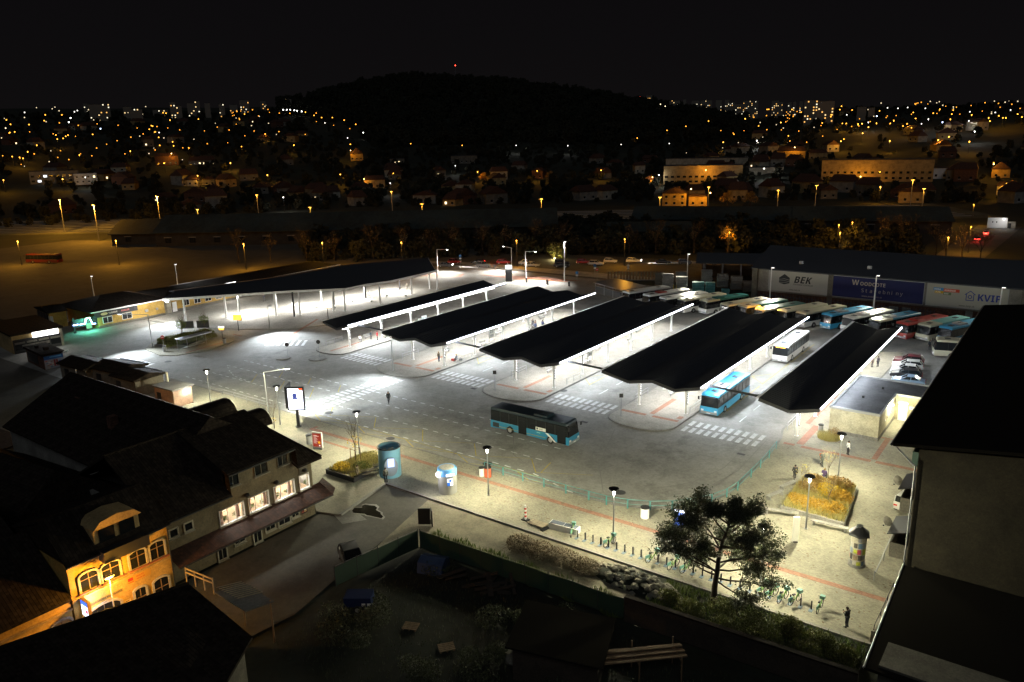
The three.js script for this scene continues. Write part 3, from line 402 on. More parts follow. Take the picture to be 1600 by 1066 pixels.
{ // planted island: bed, shrubs, glass shelter, orange departure boards
  const o = thing('planting_bed', 'kerbed planting bed with dry grass in front of the terminal', 'planter', [-137.4, 0.14, -80.2], 0.45);
  part('border', [box(7, 0.45, 0.2, 0, 0, 4.6), box(7, 0.45, 0.2, 0, 0, -4.6), box(0.2, 0.45, 9.4, -3.5), box(0.2, 0.45, 9.4, 3.5)], m.kerb, o); part('earth', box(6.8, 0.36, 9), m.soil, o);
  const s = thing('bus_shelter', 'glass bus shelter with curved roof beside the planting bed', 'shelter', [-130.6, 0.14, -77.8], 0.05);
  part('roof', [box(1.7, 0.08, 6.6, 0, 2.45), box(0.1, 0.2, 6.6, 0.86, 2.4)], m.steel, s); for (const z of [-3, -1, 1, 3]) part('post', [bar([-0.7, 0, z], [-0.7, 2.45, z], 0.04), bar([-0.7, 2.4, z], [0.7, 2.4, z], 0.03)], m.greySteel, s);
  const gl = mat('clear_glass', [0.9, 0.95, 0.95], 0.05, { transmission: 1, thickness: 0, ior: 1.4 }); for (const z of [-2, 0, 2]) part('pane', box(0.02, 1.8, 1.8, -0.72, 0.4, z), gl, s); part('seat', box(0.35, 0.05, 5, -0.45, 0.48), m.steel, s);
  const db = (x, z, l, w, h, y, n, ry) => { const d = thing('departure_board', l, 'board', [x, 0.12, z], ry); part('post', bar([0, 0, 0], [0, y + 0.1, 0], 0.07, 0.06, 8), m.darkSteel, d); part('case', box(w, h, 0.24, 0, y, 0), m.darkSteel, d); for (let i = 0; i < n; i++) part('display', box(w / n - 0.1, h - 0.12, 0.02, -w / 2 + w / n * (i + 0.5), y + 0.06, 0.13), glow('orange_display', [1, 0.4, 0.02], 1.6), d); const hd = part('header_light', box(w, 0.28, 0.02, 0, y + h - 0.32, 0.145), glow('header_light', [1, 0.95, 0.9], 3), d); point(d, [0, y + 0.4, 0.8], new THREE.Color(1, 0.6, 0.2), 8); };
  db(-135.4, -90.6, 'two-panel orange departure board on a post before the terminal', 1.7, 1.5, 2.2, 2, 0.55); db(-130.4, -83.6, 'single orange departure display on a post near the glass shelter', 1.1, 0.8, 2.3, 1, 0.55);
  db(-124.6, -104.6, 'small orange departure sign on a thin post by the pylon', 1.6, 0.45, 3.2, 1, 0.6);
  for (const [x, z, l] of [[-143.6, -84.6, 'dark grey info panel behind the planting bed, left of the pair'], [-141.4, -86.6, 'dark grey info panel behind the planting bed, right of the pair']]) { const p = thing('info_board', l, 'panel', [x, 0.14, z], 0.7); part('panel', box(2.4, 1.5, 0.08, 0, 0.7), mat('panel_grey', [0.08, 0.085, 0.09], 0.6), p); for (const q of [-1, 1]) part('post', box(0.07, 2.2, 0.07, q), m.steel, p); }
  for (const [x, z, l, mt] of [[-133, -73.2, 'round no-entry sign on a grey post by the planted island', m.red], [-108.9, -81.9, 'round black-backed sign on the small traffic island', m.darkSteel], [-105.6, -86, 'round red-backed sign on a post at the platform nose traffic island', m.darkSteel], [-68.2, -87.6, 'square black sign on a thin post at the middle platform nose', m.darkSteel], [-47.4, -88.2, 'square black sign on a thin post at the platform nose near the light blue bus', m.darkSteel], [-101, -174, 'no-entry disc by the barrier at the exit road', m.red]]) { const sq = l.startsWith('square'), p = thing('road_sign', l, 'sign', [x, 0.12, z], 0.6); part('post', bar([0, 0, 0], [0, 3.2, 0], 0.035, 0.035, 8), m.greySteel, p); const d = part('disc', sq ? box(0.5, 0.55, 0.04, 0, 2.7, 0.05) : raw(new THREE.CylinderGeometry(0.36, 0.36, 0.04, 20)).rotateX(Math.PI / 2).translate(0, 2.85, 0.05), mt, p); if (mt === m.red) part('bar', box(0.46, 0.12, 0.01, 0, 2.79, 0.075), m.whitePaint, d); }
}
// ================================================================ buses
// 12 m long, 2.5 m wide, 3.1 m high; x runs from tail (-) to nose (+); built once per livery
const wheelG = { tyre: join([raw(new THREE.CylinderGeometry(0.49, 0.49, 0.3, 18)).rotateX(Math.PI / 2)]), rim: join([raw(new THREE.CylinderGeometry(0.29, 0.26, 0.32, 14)).rotateX(Math.PI / 2)]) };
function wheel(parent, x, y, z, k = 1) { const t = new THREE.Mesh(wheelG.tyre, m.tyre); t.name = 'wheel'; t.position.set(x, y, z); t.scale.setScalar(k); t.castShadow = true; parent.add(t); const r = new THREE.Mesh(wheelG.rim, m.steel); r.name = 'rim'; t.add(r); return t; }
const busG = {};
function busGeo() {
  const L = 6, gap = (x, r = 0.62) => { const a = []; for (let i = 0; i <= 8; i++) { const t = Math.PI * i / 8; a.push([x - r * Math.cos(t), 0.42 + r * Math.sin(t)]); } return a; };
  const low = (x0, x1, arches, nose) => { const p = [[x0, 0.3]]; for (const a of arches) p.push(...gap(a).map(([x, y]) => [x, Math.max(0.3, y)])); p.push([x1, 0.3]); if (nose) p.push([x1 + 0.1, 0.6], [x1 + 0.06, 1.32]); else p.push([x1, 1.32]); p.push([x0, 1.32]); return p; };
  busG.skirtRear = join(profZ(low(-L, 2.2, [-2.9], false), -1.25, 1.25, 0.04)); busG.skirtFront = join(profZ(low(2.2, L - 0.1, [3.3], true), -1.25, 1.25, 0.04));
  busG.band = join(profZ([[-L + 0.02, 1.3], [L - 0.08, 1.3], [L - 0.3, 2.72], [-L + 0.06, 2.72]], -1.22, 1.22, 0.05));
  busG.roofRear = join(profZ([[-L + 0.04, 2.7], [2.2, 2.7], [2.2, 3.08], [-L + 0.2, 3.08], [-L + 0.06, 2.95]], -1.24, 1.24, 0.07)); busG.roofFront = join(profZ([[2.2, 2.7], [L - 0.3, 2.7], [L - 0.4, 2.98], [L - 0.6, 3.08], [2.2, 3.08]], -1.24, 1.24, 0.07));
  busG.screen = join(polyMesh([[L - 0.04, 1.34, -1.12], [L - 0.04, 1.34, 1.12], [L - 0.25, 2.66, 1.08], [L - 0.25, 2.66, -1.08]], [[0, 1, 2, 3]]));
  busG.pillars = join([-4.4, -3, -1.6, -0.2, 1.2, 2.6, 4].flatMap((x) => [box(0.05, 1.36, 0.02, x, 1.33, 1.235), box(0.05, 1.36, 0.02, x, 1.33, -1.235)]));
  busG.doors = [4.95, -0.9].map((x) => join(box(1.25, 2.3, 0.05, x, 0.38, 1.245))); busG.hatch = join(box(0.85, 0.1, 0.75)); busG.ac = join(profZ([[-1.1, 0], [1.1, 0], [0.9, 0.26], [-0.9, 0.26]], -0.85, 0.85, 0.06));
  busG.head = join(box(0.06, 0.22, 0.34)); busG.mirror = join([bar([0, 0, 0], [0.32, 0.05, 0.25], 0.025), box(0.1, 0.42, 0.22, 0.35, -0.35, 0.28)]); busG.bumper = join(box(0.16, 0.3, 2.3)); busG.stripe = join(polyMesh([[3.9, 0.34, 1.262], [4.2, 0.34, 1.262], [3.0, 1.3, 1.262], [2.55, 1.3, 1.262]], [[0, 1, 2, 3]])); busG.vent = join(box(1.0, 0.6, 0.02)); busG.line = join([box(7.6, 0.05, 0.02, -1.2, 0.62, 1.258)]); busG.dest = join(box(0.05, 0.26, 1.5)); busG.plate = join(box(0.03, 0.12, 0.52));
}
busGeo();
const paint = (k, c) => mat('bus_' + k, c, 0.35, { clearcoat: 0.5, clearcoatRoughness: 0.2 });
const PT = { teal: paint('teal', [0.02, 0.2, 0.36]), blue: paint('blue', [0.05, 0.36, 0.62]), cream: paint('cream', [0.58, 0.55, 0.4]), white: paint('white', [0.72, 0.71, 0.68]), red: paint('red', [0.42, 0.04, 0.03]), green: paint('green', [0.02, 0.15, 0.14]), pale: paint('pale_teal', [0.18, 0.46, 0.46]), dark: paint('dark_teal', [0.008, 0.02, 0.03]), maroon: paint('maroon', [0.1, 0.015, 0.015]), silver: paint('silver', [0.4, 0.4, 0.4]) };
function bus(label, spec, pos, ry) {
  const o = thing('bus', label, 'bus', pos, ry, 'buses in the station'), p = (n, g, mt, par = o) => part(n, g, mt, par), { roof, roofF = roof, side, sideF = side, ac, dest, hatches = 2, screen } = spec;
  p('rear_body', busG.skirtRear, side); p('front_body', busG.skirtFront, sideF); const b = p('window_band', busG.band, m.glassDark); p('window_pillars', busG.pillars, m.black, b).userData.kind = 'stuff';
  p('rear_roof', busG.roofRear, roof); p('front_roof', busG.roofFront, roofF); const s = p('windscreen', busG.screen, m.glassDark);
  for (const d of busG.doors) p('door', d, m.glassDark); for (let i = 0; i < hatches; i++) { const h = p('roof_hatch', busG.hatch, m.darkSteel); h.position.set([4.1, -3.4, 0.4][i], 3.06, 0); }
  if (ac) { const a = p('air_conditioner', busG.ac, ac === true ? roof : ac); a.position.set(1.6, 3.06, 0); const g = p('fan_grille', [cyl(0.28, 0.28, 0.02, -0.5, 0.27, 0, 12), cyl(0.28, 0.28, 0.02, 0.2, 0.27, 0, 12)], m.darkSteel, a); }
  for (const z of [-0.92, 0.92]) { const h = p('headlight', busG.head, m.whitePaint); h.position.set(6.0, 0.72, z); const t = p('tail_lamp', busG.head, m.red); t.position.set(-6.0, 0.8, z); }
  for (const z of [-1, 1]) { const q = p('mirror', busG.mirror, m.black); q.position.set(5.75, 2.6, z * 1.15); q.scale.z = z; }
  const f = p('front_bumper', busG.bumper, m.greySteel); f.position.set(5.98, 0.4, 0); const l = p('number_plate', busG.plate, m.whitePaint, f); l.position.set(0.09, 0.05, 0);
  const dd = p('destination_display', busG.dest, dest ? glow('orange_destination_display', [1, 0.42, 0.03], 3) : m.black); dd.position.set(5.74, 2.52, 0);
  for (const x of [-2.9, 3.3]) for (const z of [-1.1, 1.1]) wheel(o, x, 0.49, z);
  if (spec.stripe) { p('white_flash', busG.stripe, m.whitePaint); p('yellow_line', busG.line, m.yellow); const v = p('engine_grille', busG.vent, m.darkSteel); v.position.set(-5.1, 0.5, 1.26); face('side_lettering', 1.5, 0.42, print(1.5, 0.42, 100, (c, W, H) => { c.fillStyle = '#d9d9d2'; c.fillRect(0, 0, W, H); c.fillStyle = '#222'; c.fillRect(W * 0.08, H * 0.2, W * 0.14, H * 0.6); c.font = 'bold ' + Math.round(H * 0.5) + 'px sans-serif'; c.textBaseline = 'middle'; c.fillText('arriva', W * 0.3, H * 0.5); }), o, [1.9, 1.62, 1.272], 0); face('lettering', 0.9, 0.22, print(0.9, 0.22, 100, (c, W, H) => { c.fillStyle = '#1f8293'; c.fillRect(0, 0, W, H); c.fillStyle = '#cfe8ea'; c.font = 'bold ' + Math.round(H * 0.8) + 'px sans-serif'; c.textBaseline = 'middle'; c.fillText('arriva', 4, H * 0.5); }), o, [1.7, 1.12, 1.262], 0); }
  return o;
}
bus('teal bus with black roof and window band crossing the apron in front of the canopies', { roof: PT.dark, side: PT.teal, ac: true, stripe: true, hatches: 0 }, [-53.5, 0, -76.5], 0);
bus('light blue bus standing in the bay between the two right-hand canopies', { roof: PT.blue, side: PT.blue, ac: PT.silver, stripe: true, hatches: 2 }, [-37.75, 0, -100.7], -Math.PI / 2);
const wb = bus('white bus with a glowing orange destination sign driving in behind the light blue bus', { roof: PT.white, side: PT.white, dest: true, hatches: 2 }, [-37.9, 0, -130.2], -Math.PI / 2);
{ for (const z of [-0.7, 0.7]) { const h = part('headlight_lamp', box(0.05, 0.2, 0.32, 6.06, 0.72, z), glow('bus_headlamp', [1, 1, 0.95], 3), wb); } }
const park = [
  [-80.6, -151.0, { roof: PT.white, side: PT.white }, 'white-roofed parked bus at the left end of the rear row, by the bicycle shed'],
  [-75.4, -150.4, { roof: PT.white, roofF: PT.white, side: PT.red, ac: PT.red }, 'red-sided parked bus with white roof and red air conditioner'],
  [-70.9, -149.2, { roof: PT.white, side: PT.white, hatches: 2 }, 'white parked bus directly right of the red-sided one in the left row'],
  [-67.0, -149.8, { roof: PT.cream, side: PT.white }, 'cream-roofed parked bus left of the teal one with the diagonal flash'],
  [-62.6, -151.0, { roof: PT.green, roofF: PT.cream, side: PT.green, sideF: PT.white, ac: true }, 'parked bus with cream front and teal roof, swoosh on its nose'],
  [-57.5, -149.4, { roof: PT.cream, side: PT.white }, 'plain cream parked bus behind the ridge of the second canopy from the right'],
  [-53.9, -149.8, { roof: PT.green, roofF: PT.cream, side: PT.green, sideF: PT.cream }, 'green parked bus with cream front, left of the one with the beacon'],
  [-50.0, -148.4, { roof: PT.green, roofF: PT.cream, side: PT.green, sideF: PT.cream }, 'green parked bus with cream front and orange beacon'],
  [-46.1, -149.9, { roof: PT.cream, side: PT.white }, 'cream parked bus under the white wall banner, left of a pair'],
  [-42.4, -149.6, { roof: PT.cream, side: PT.white }, 'cream parked bus under the white wall banner, right of a pair'],
  [-37.9, -150.6, { roof: PT.blue, side: PT.blue, ac: PT.silver }, 'bright blue parked bus facing the open bay, right of the cream pair'],
  [-34.0, -150.2, { roof: PT.white, side: PT.white, ac: true }, 'white parked bus with a raised roof unit below the dark blue wall banner'],
  [-29.4, -150.3, { roof: PT.teal, roofF: PT.cream, side: PT.dark, ac: PT.silver }, 'parked bus with cream front roof and teal rear, left of the red bus'],
  [-24.8, -150.0, { roof: PT.red, side: PT.red, ac: true }, 'all-red parked bus under the right end of the dark blue banner'],
  [-21.4, -150.6, { roof: PT.pale, roofF: PT.cream, side: PT.green, sideF: PT.cream }, 'parked bus with pale teal roof and cream front beneath the far right banner'],
  [-18.0, -150.4, { roof: PT.blue, side: PT.teal, ac: PT.silver }, 'light blue parked bus at the right end of the row, partly behind the dark roof'],
];
for (const [x, z, spec, label] of park) { const a = THREE.MathUtils.degToRad(24.5), f = [-Math.sin(a), Math.cos(a)]; bus(label, spec, [x - f[0] * 6, 0, z - f[1] * 6], -Math.PI / 2 - a); }
bus('short cream and teal bus parked sideways in front of the row, by the dark roof', { roof: PT.green, roofF: PT.cream, side: PT.teal, sideF: PT.cream, hatches: 1 }, [-12.4, 0, -143.2], Math.PI + 0.25);
{ const b = thing('beacon_lamp', 'glowing orange beacon on the roof of the cream-fronted bus', 'lamp', [-50.2, 3.12, -149.4]); part('lens', profX([[-0.5, 0], [0.5, 0], [0.4, 0.3], [-0.4, 0.3]], -0.2, 0.2, 0.03), glow('beacon', [1, 0.42, 0.02], 14), b); part('base', box(0.5, 0.06, 1.1), m.black, b); point(b, [0, 0.9, 0.5], new THREE.Color(1, 0.45, 0.05), 30); }
{ const b = bus('dark red bus with lit side windows parked on the far left lot', { roof: PT.maroon, side: PT.maroon, dest: true }, [-274, 0, -114.5], Math.PI + 0.42); }
// ================================================================ cars
const carG = {};
for (const [k, body, cab] of [['estate', [[-2.2, 0.3], [2.15, 0.3], [2.2, 0.62], [2.0, 0.82], [0.95, 0.96], [-2.15, 1.0], [-2.24, 0.6]], [[-2.1, 0.94], [0.98, 0.92], [0.25, 1.44], [-1.75, 1.47]]], ['hatch', [[-1.95, 0.3], [1.95, 0.3], [2.0, 0.6], [1.75, 0.82], [0.9, 0.95], [-1.9, 1.0], [-1.98, 0.6]], [[-1.85, 0.95], [0.95, 0.92], [0.2, 1.45], [-1.4, 1.46]]], ['suv', [[-2.0, 0.4], [2.0, 0.4], [2.05, 0.8], [1.9, 1.05], [0.95, 1.1], [-2.0, 1.14], [-2.05, 0.7]], [[-1.95, 1.1], [0.85, 1.08], [0.4, 1.74], [-1.9, 1.74]]], ['saloon', [[-2.25, 0.3], [2.2, 0.3], [2.25, 0.6], [2.0, 0.8], [1.0, 0.9], [-1.2, 0.95], [-2.2, 0.92], [-2.28, 0.6]], [[-1.65, 0.92], [1.05, 0.88], [0.25, 1.38], [-0.95, 1.4]]]]) {
  carG[k] = { body: join(profZ(body, -0.88, 0.88, 0.1)), cabin: join(profZ(cab, -0.76, 0.76, 0.12)), roof: join(profZ([[cab[3][0] + 0.06, cab[3][1] - 0.02], [cab[2][0] - 0.06, cab[2][1] - 0.02], [cab[2][0] - 0.12, cab[2][1] + 0.05], [cab[3][0] + 0.14, cab[3][1] + 0.05]], -0.7, 0.7, 0.03)), pillars: join([0.78, -0.78].flatMap((z) => [bar([cab[1][0], cab[1][1], z], [cab[2][0], cab[2][1], z * 0.93], 0.035), bar([cab[0][0] + 0.02, cab[0][1], z], [cab[3][0], cab[3][1], z * 0.93], 0.05), bar([-0.35, 0.95, z], [-0.35, cab[2][1], z * 0.93], 0.035)])), nose: body[2][0] - 0.05, tail: body[body.length - 1][0] + 0.04 };
}
const lamp4 = join(box(0.1, 0.16, 0.34)), handleG = join(box(0.2, 0.04, 0.03));
const CP = (k, c) => mat('car_' + k, c, 0.3, { clearcoat: 0.8, clearcoatRoughness: 0.1, metalness: 0.2 });
const CARP = { white: CP('white', [0.6, 0.6, 0.58]), silver: CP('silver', [0.35, 0.36, 0.37]), black: CP('black', [0.02, 0.02, 0.022]), red: CP('red', [0.3, 0.02, 0.02]), maroon: CP('maroon', [0.12, 0.015, 0.02]), blue: CP('blue', [0.25, 0.36, 0.5]), grey: CP('grey', [0.12, 0.12, 0.13]) };
function car(label, kind, pm, pos, ry, o2 = {}) {
  const g = carG[kind], o = thing('parked_car', label, 'car', pos, ry, o2.group || 'parked cars'), p = (n, q, mt, par = o) => part(n, q, mt, par);
  const b = p('body', g.body, pm); for (const z of [0.885, -0.885]) { const h = p('door_handle', handleG, m.darkSteel, b); h.position.set(-0.1, 0.82, z); } p('windows', g.cabin, m.glassDark); const r = p('roof', g.roof, pm); p('pillars', g.pillars, pm, r);
  for (const z of [-0.62, 0.62]) { const h = p('headlight', lamp4, o2.on ? glow('car_headlamp', [1, 0.98, 0.9], 12) : m.whitePaint); h.position.set(g.nose, 0.62, z); const t = p('tail_lamp', lamp4, o2.brake ? glow('car_tail_lamp', [1, 0.03, 0.02], 9) : m.red); t.position.set(g.tail, 0.74, z); }
  if (o2.brake) point(o, [g.tail - 0.5, 0.8, 0], new THREE.Color(1, 0.05, 0.03), 10); if (o2.on) { spot(o, [g.nose + 0.2, 0.65, 0], [g.nose + 12, 0, 0], NEUTRAL, 900, 0.4); }
  for (const x of [-1.3, 1.3]) for (const z of [-0.78, 0.78]) wheel(o, x, 0.32, z, 0.65);
  return o;
}
car('maroon estate car at the back of the five cars beside the ribbed canopy', 'estate', CARP.maroon, [-20.6, 0, -134.6], Math.PI + 0.1); car('white estate car second from the back in the row of five by the ribbed canopy', 'estate', CARP.white, [-20.2, 0, -131.6], Math.PI + 0.12); car('white hatchback in the middle of the row of five by the ribbed canopy', 'hatch', CARP.white, [-20, 0, -128.9], Math.PI + 0.1); car('black car second from the front of the row of five by the ribbed canopy', 'estate', CARP.black, [-19.5, 0, -126.4], Math.PI + 0.12); car('pale blue car nearest the toilet block roof', 'saloon', CARP.blue, [-18.6, 0, -123.2], Math.PI + 0.1);
car('black hatchback stopped in the dark street below the restaurant', 'hatch', CARP.black, [-49.6, 0, -42.0], -0.5); car('white off-road car half hidden behind the balconies of the big dark building', 'suv', CARP.white, [-10.8, 0.12, -80.6], Math.PI / 2 - 0.2);
const far = [[-151, -172, 'grey', 'saloon', 'grey saloon with white headlights nearest the end of the terminal roof', 0.5, { on: true }], [-152.6, -178, 'red', 'hatch', 'red hatchback behind the grey saloon beyond the terminal roof', 0.4], [-146, -181, 'black', 'hatch', 'dark car with red tail lights in the far car park', 3.5, { brake: true }], [-140.6, -176.8, 'silver', 'suv', 'silver boxy off-road car alone at the near edge of the far car park', 0.45], [-139, -184.5, 'red', 'hatch', 'small red car in the back row behind the silver off-road car', 0.5], [-132.5, -187, 'silver', 'saloon', 'silver saloon in the back row right of the small red car', 0.5], [-128.7, -184.4, 'silver', 'saloon', 'long silver saloon left of the short lamp arm in the far car park', 0.42], [-122.4, -190.5, 'black', 'suv', 'dark off-road car below the lit yellow shrub', 0.5], [-120.6, -187.6, 'black', 'saloon', 'black saloon in front of the lit yellow shrub', 0.45], [-118.4, -195.8, 'red', 'hatch', 'bright red car right of the lit yellow shrub', 0.5], [-113.6, -195.2, 'white', 'estate', 'white estate car parked alone right of the tall pole', 0.4], [-112.2, -201, 'white', 'hatch', 'white hatchback in the back row of the far car park', 0.45], [-106.4, -204.6, 'white', 'estate', 'car with white headlights on the far road', 0.4, { on: true }], [-98, -206.5, 'black', 'saloon', 'black saloon at the dark right end of the far car park', 0.5], [-92.6, -209.5, 'grey', 'hatch', 'grey hatchback at the dark right end of the far car park', 0.5], [-84, -213, 'maroon', 'estate', 'maroon estate car under the trees at the right end of the far car park', 0.5]];
for (const [x, z, c, k, l, a, o2] of far) car(l, k, CARP[c], [x, 0, z], a, { ...(o2 || {}), group: 'cars in the far car park' });
car('car braking with red tail lights on the right-hand road, nearer of the two', 'saloon', CARP.grey, [-29, 0, -297], Math.PI / 2, { brake: true, group: 'cars on the right-hand road' }); car('car braking with red tail lights on the right-hand road, farther of the two', 'saloon', CARP.white, [-28.4, 0, -315], Math.PI / 2, { brake: true, group: 'cars on the right-hand road' });
// ================================================================ plaza lamps, kiosks, planters, bicycles
{ // disc-topped park lamps: a glowing column below a dark disc
  const src = thing('park_lamp', '', 'lamp', [0, 0, 0], 0, 'disc-topped plaza lamps');
  part('pole', [cyl(0.09, 0.06, 4.8, 0, 0, 0, 10), cyl(0.16, 0.16, 0.06)], m.greySteel, src); part('lamp_tube', cyl(0.09, 0.12, 0.46, 0, 4.82, 0, 12), glow('park_lamp_tube', [1, 0.95, 0.82], 14), src);
  const d = part('disc', [cyl(0.5, 0.46, 0.07, 0, 5.38, 0, 24), cyl(0.1, 0.3, 0.1, 0, 5.29, 0, 16)], m.darkSteel, src); point(src, [0, 5.05, 0], WARMWHITE, 215, 5);
  const spots = [[-47.7, -59.6, 'plaza lamp right of the round glowing kiosk, beside the red bin'], [-31.9, -58.2, 'plaza lamp standing by the bicycle posts left of the pine'], [-18.3, -58.9, 'plaza lamp seen through the right edge of the pine crown'], [-18.0, -70.6, 'plaza lamp in front of the orange planting bed'], [-18.3, -83.2, 'plaza lamp behind the orange planting bed, near the toilet block'], [-67.6, -59.8, 'plaza lamp beside the young tree in the left planter'], [-84.2, -61.0, 'plaza lamp left of the double poster pylon'], [-99.2, -60.4, 'plaza lamp behind the dark roof, farthest left of the plaza lamps']];
  spots.forEach(([x, z, l], i) => { if (i) copyOf(src, l, [x, 0.12, z]); else { src.position.set(x, 0.12, z); src.userData.label = l; } });
}
{ // crossing lamps on bent arms
  const mk = (x, z, h, ax, az, l, aim, cd, ang) => { const o = thing('crossing_lamp', l, 'lamp', [x, 0.1, z], 0, 'lamps over the crossings'); part('pole', cyl(0.1, 0.07, h, 0, 0, 0, 10), m.steel, o); part('arm', bar([0, h, 0], [ax, h + 0.35, az], 0.05, 0.04), m.steel, o); const hd = part('lamp_head', box(0.9, 0.14, 0.36, ax, h + 0.32, az, Math.atan2(-az, ax)), m.greySteel, o); part('lamp_lens', box(0.6, 0.03, 0.26, ax, h + 0.28, az, Math.atan2(-az, ax)), glow('crossing_lens', [0.85, 0.92, 1], 10), hd); spot(o, [ax, h + 0.2, az], [aim[0] - x, 0, aim[1] - z], COOL, cd, ang, 0.9); return o; };
  mk(-89.3, -62.9, 6.0, 2.3, -2.2, 'bent lamp over the near end of the long zebra crossing', [-86, -71], 520, 1.0); mk(-88.9, -87.2, 5.8, 0.6, 1.6, 'bent lamp over the far end of the long zebra crossing at the second canopy', [-86.4, -78], 520, 1.0);
  mk(-138.8, -74.2, 6.2, -3.6, 3.4, 'bent street lamp at the tip of the planted island', [-131, -67.5], 1200, 0.8); mk(-131.5, -95.2, 4.6, 1.6, 0.6, 'bent lamp post in front of the terminal hall', [-121, -90], 1500, 0.85);
  const tall = (x, z, h, l, aim, cd, c = NEUTRAL) => { const o = thing('mast_lamp', l, 'lamp', [x, 0, z], 0, 'tall pale lamp masts'); part('pole', cyl(0.16, 0.09, h, 0, 0, 0, 10), m.whitePaint, o); const hd = part('lamp_head', box(0.7, 0.12, 0.3, 0.3, h - 0.05, 0), m.greySteel, o); part('lamp_lens', box(0.5, 0.03, 0.22, 0.3, h - 0.1, 0), glow('mast_lens', [1, 0.96, 0.9], 5), hd); if (cd) spot(o, [0.4, h - 0.3, 0], [aim[0] - x, 0, aim[1] - z], c, cd, 0.95, 0.9); };
  tall(-107.8, -169, 10.4, 'tallest pale mast beside the barrier at the exit road', [-112, -160], 700); tall(-78.2, -178.6, 8, 'pale mast behind the left end of the parked bus row', [-74, -156], 420, new THREE.Color(1, 0.95, 0.75)); tall(-33.2, -168.4, 8.1, 'pale mast in front of the dark blue wall banner', [-34, -153], 420, new THREE.Color(1, 0.95, 0.75)); tall(-11.6, -169, 7.6, 'pale mast at the right end of the bus row by the far right banner', [-14, -150], 380, new THREE.Color(1, 0.95, 0.75)); tall(-54.4, -168.6, 8, 'thin pale mast in front of the white banner with the house emblem', [-56, -153], 400, new THREE.Color(1, 0.95, 0.75));
  tall(-184.7, -86.6, 7.7, 'white lamp mast behind the yellow station building, left of two', [-176, -86], 500); tall(-183.2, -106.7, 7.7, 'white lamp mast behind the station roof, right of two', [-175, -108], 500);
  // short lamps with a straight arm at the back road
  const arm = (x, z, h, dx, l) => { const o = thing('arm_lamp', l, 'lamp', [x, 0, z], 0, 'gallows-shaped lamps at the back road'); part('pole', cyl(0.11, 0.09, h, 0, 0, 0, 8), m.whitePaint, o); part('arm', bar([0, h, 0], [dx, h + 0.05, -Math.abs(dx) * 0.3], 0.06), m.whitePaint, o); part('lamp_lens', box(0.5, 0.08, 0.24, dx, h - 0.05, -Math.abs(dx) * 0.3), glow('arm_lens', [1, 0.98, 0.92], 8), o); spot(o, [dx, h - 0.25, -Math.abs(dx) * 0.3], [dx, 0, 1.5], NEUTRAL, 900, 1.1, 0.9); };
  arm(-127.6, -173, 7, -3.4, 'gallows lamp right of the dark lit-topped totem at the back road'); arm(-117.5, -165.5, 7.6, 2.6, 'gallows lamp between the totem and the tallest mast'); arm(-146, -163, 6.6, 3, 'gallows lamp behind the far corner of the terminal roof');
  const t = thing('totem_sign', 'dark totem pillar with a bright top at the back road', 'totem', [-120.5, 0, -162], 0.6); part('body', box(1.7, 3.4, 0.6), m.black, t); part('top_light', box(1.6, 0.9, 0.5, 0, 3.4), glow('totem_light', [1, 1, 0.97], 4), t); part('cap', box(1.75, 0.08, 0.65, 0, 4.3), m.darkSteel, t); point(t, [0, 4.0, 1], NEUTRAL, 25);
  const bg = thing('barrier_gate', 'orange and white striped barrier boom across the exit road', 'barrier', [-112.5, 0, -163.5], 0.08); part('boom', box(12.5, 0.14, 0.08, 3, 1.0), mat('boom_orange', [0.65, 0.14, 0.03], 0.5), bg); for (const x of [-3.2, 2.9, 9.2]) part('cabinet', box(0.4, 1.15, 0.4, x, 0), m.darkSteel, bg);
}
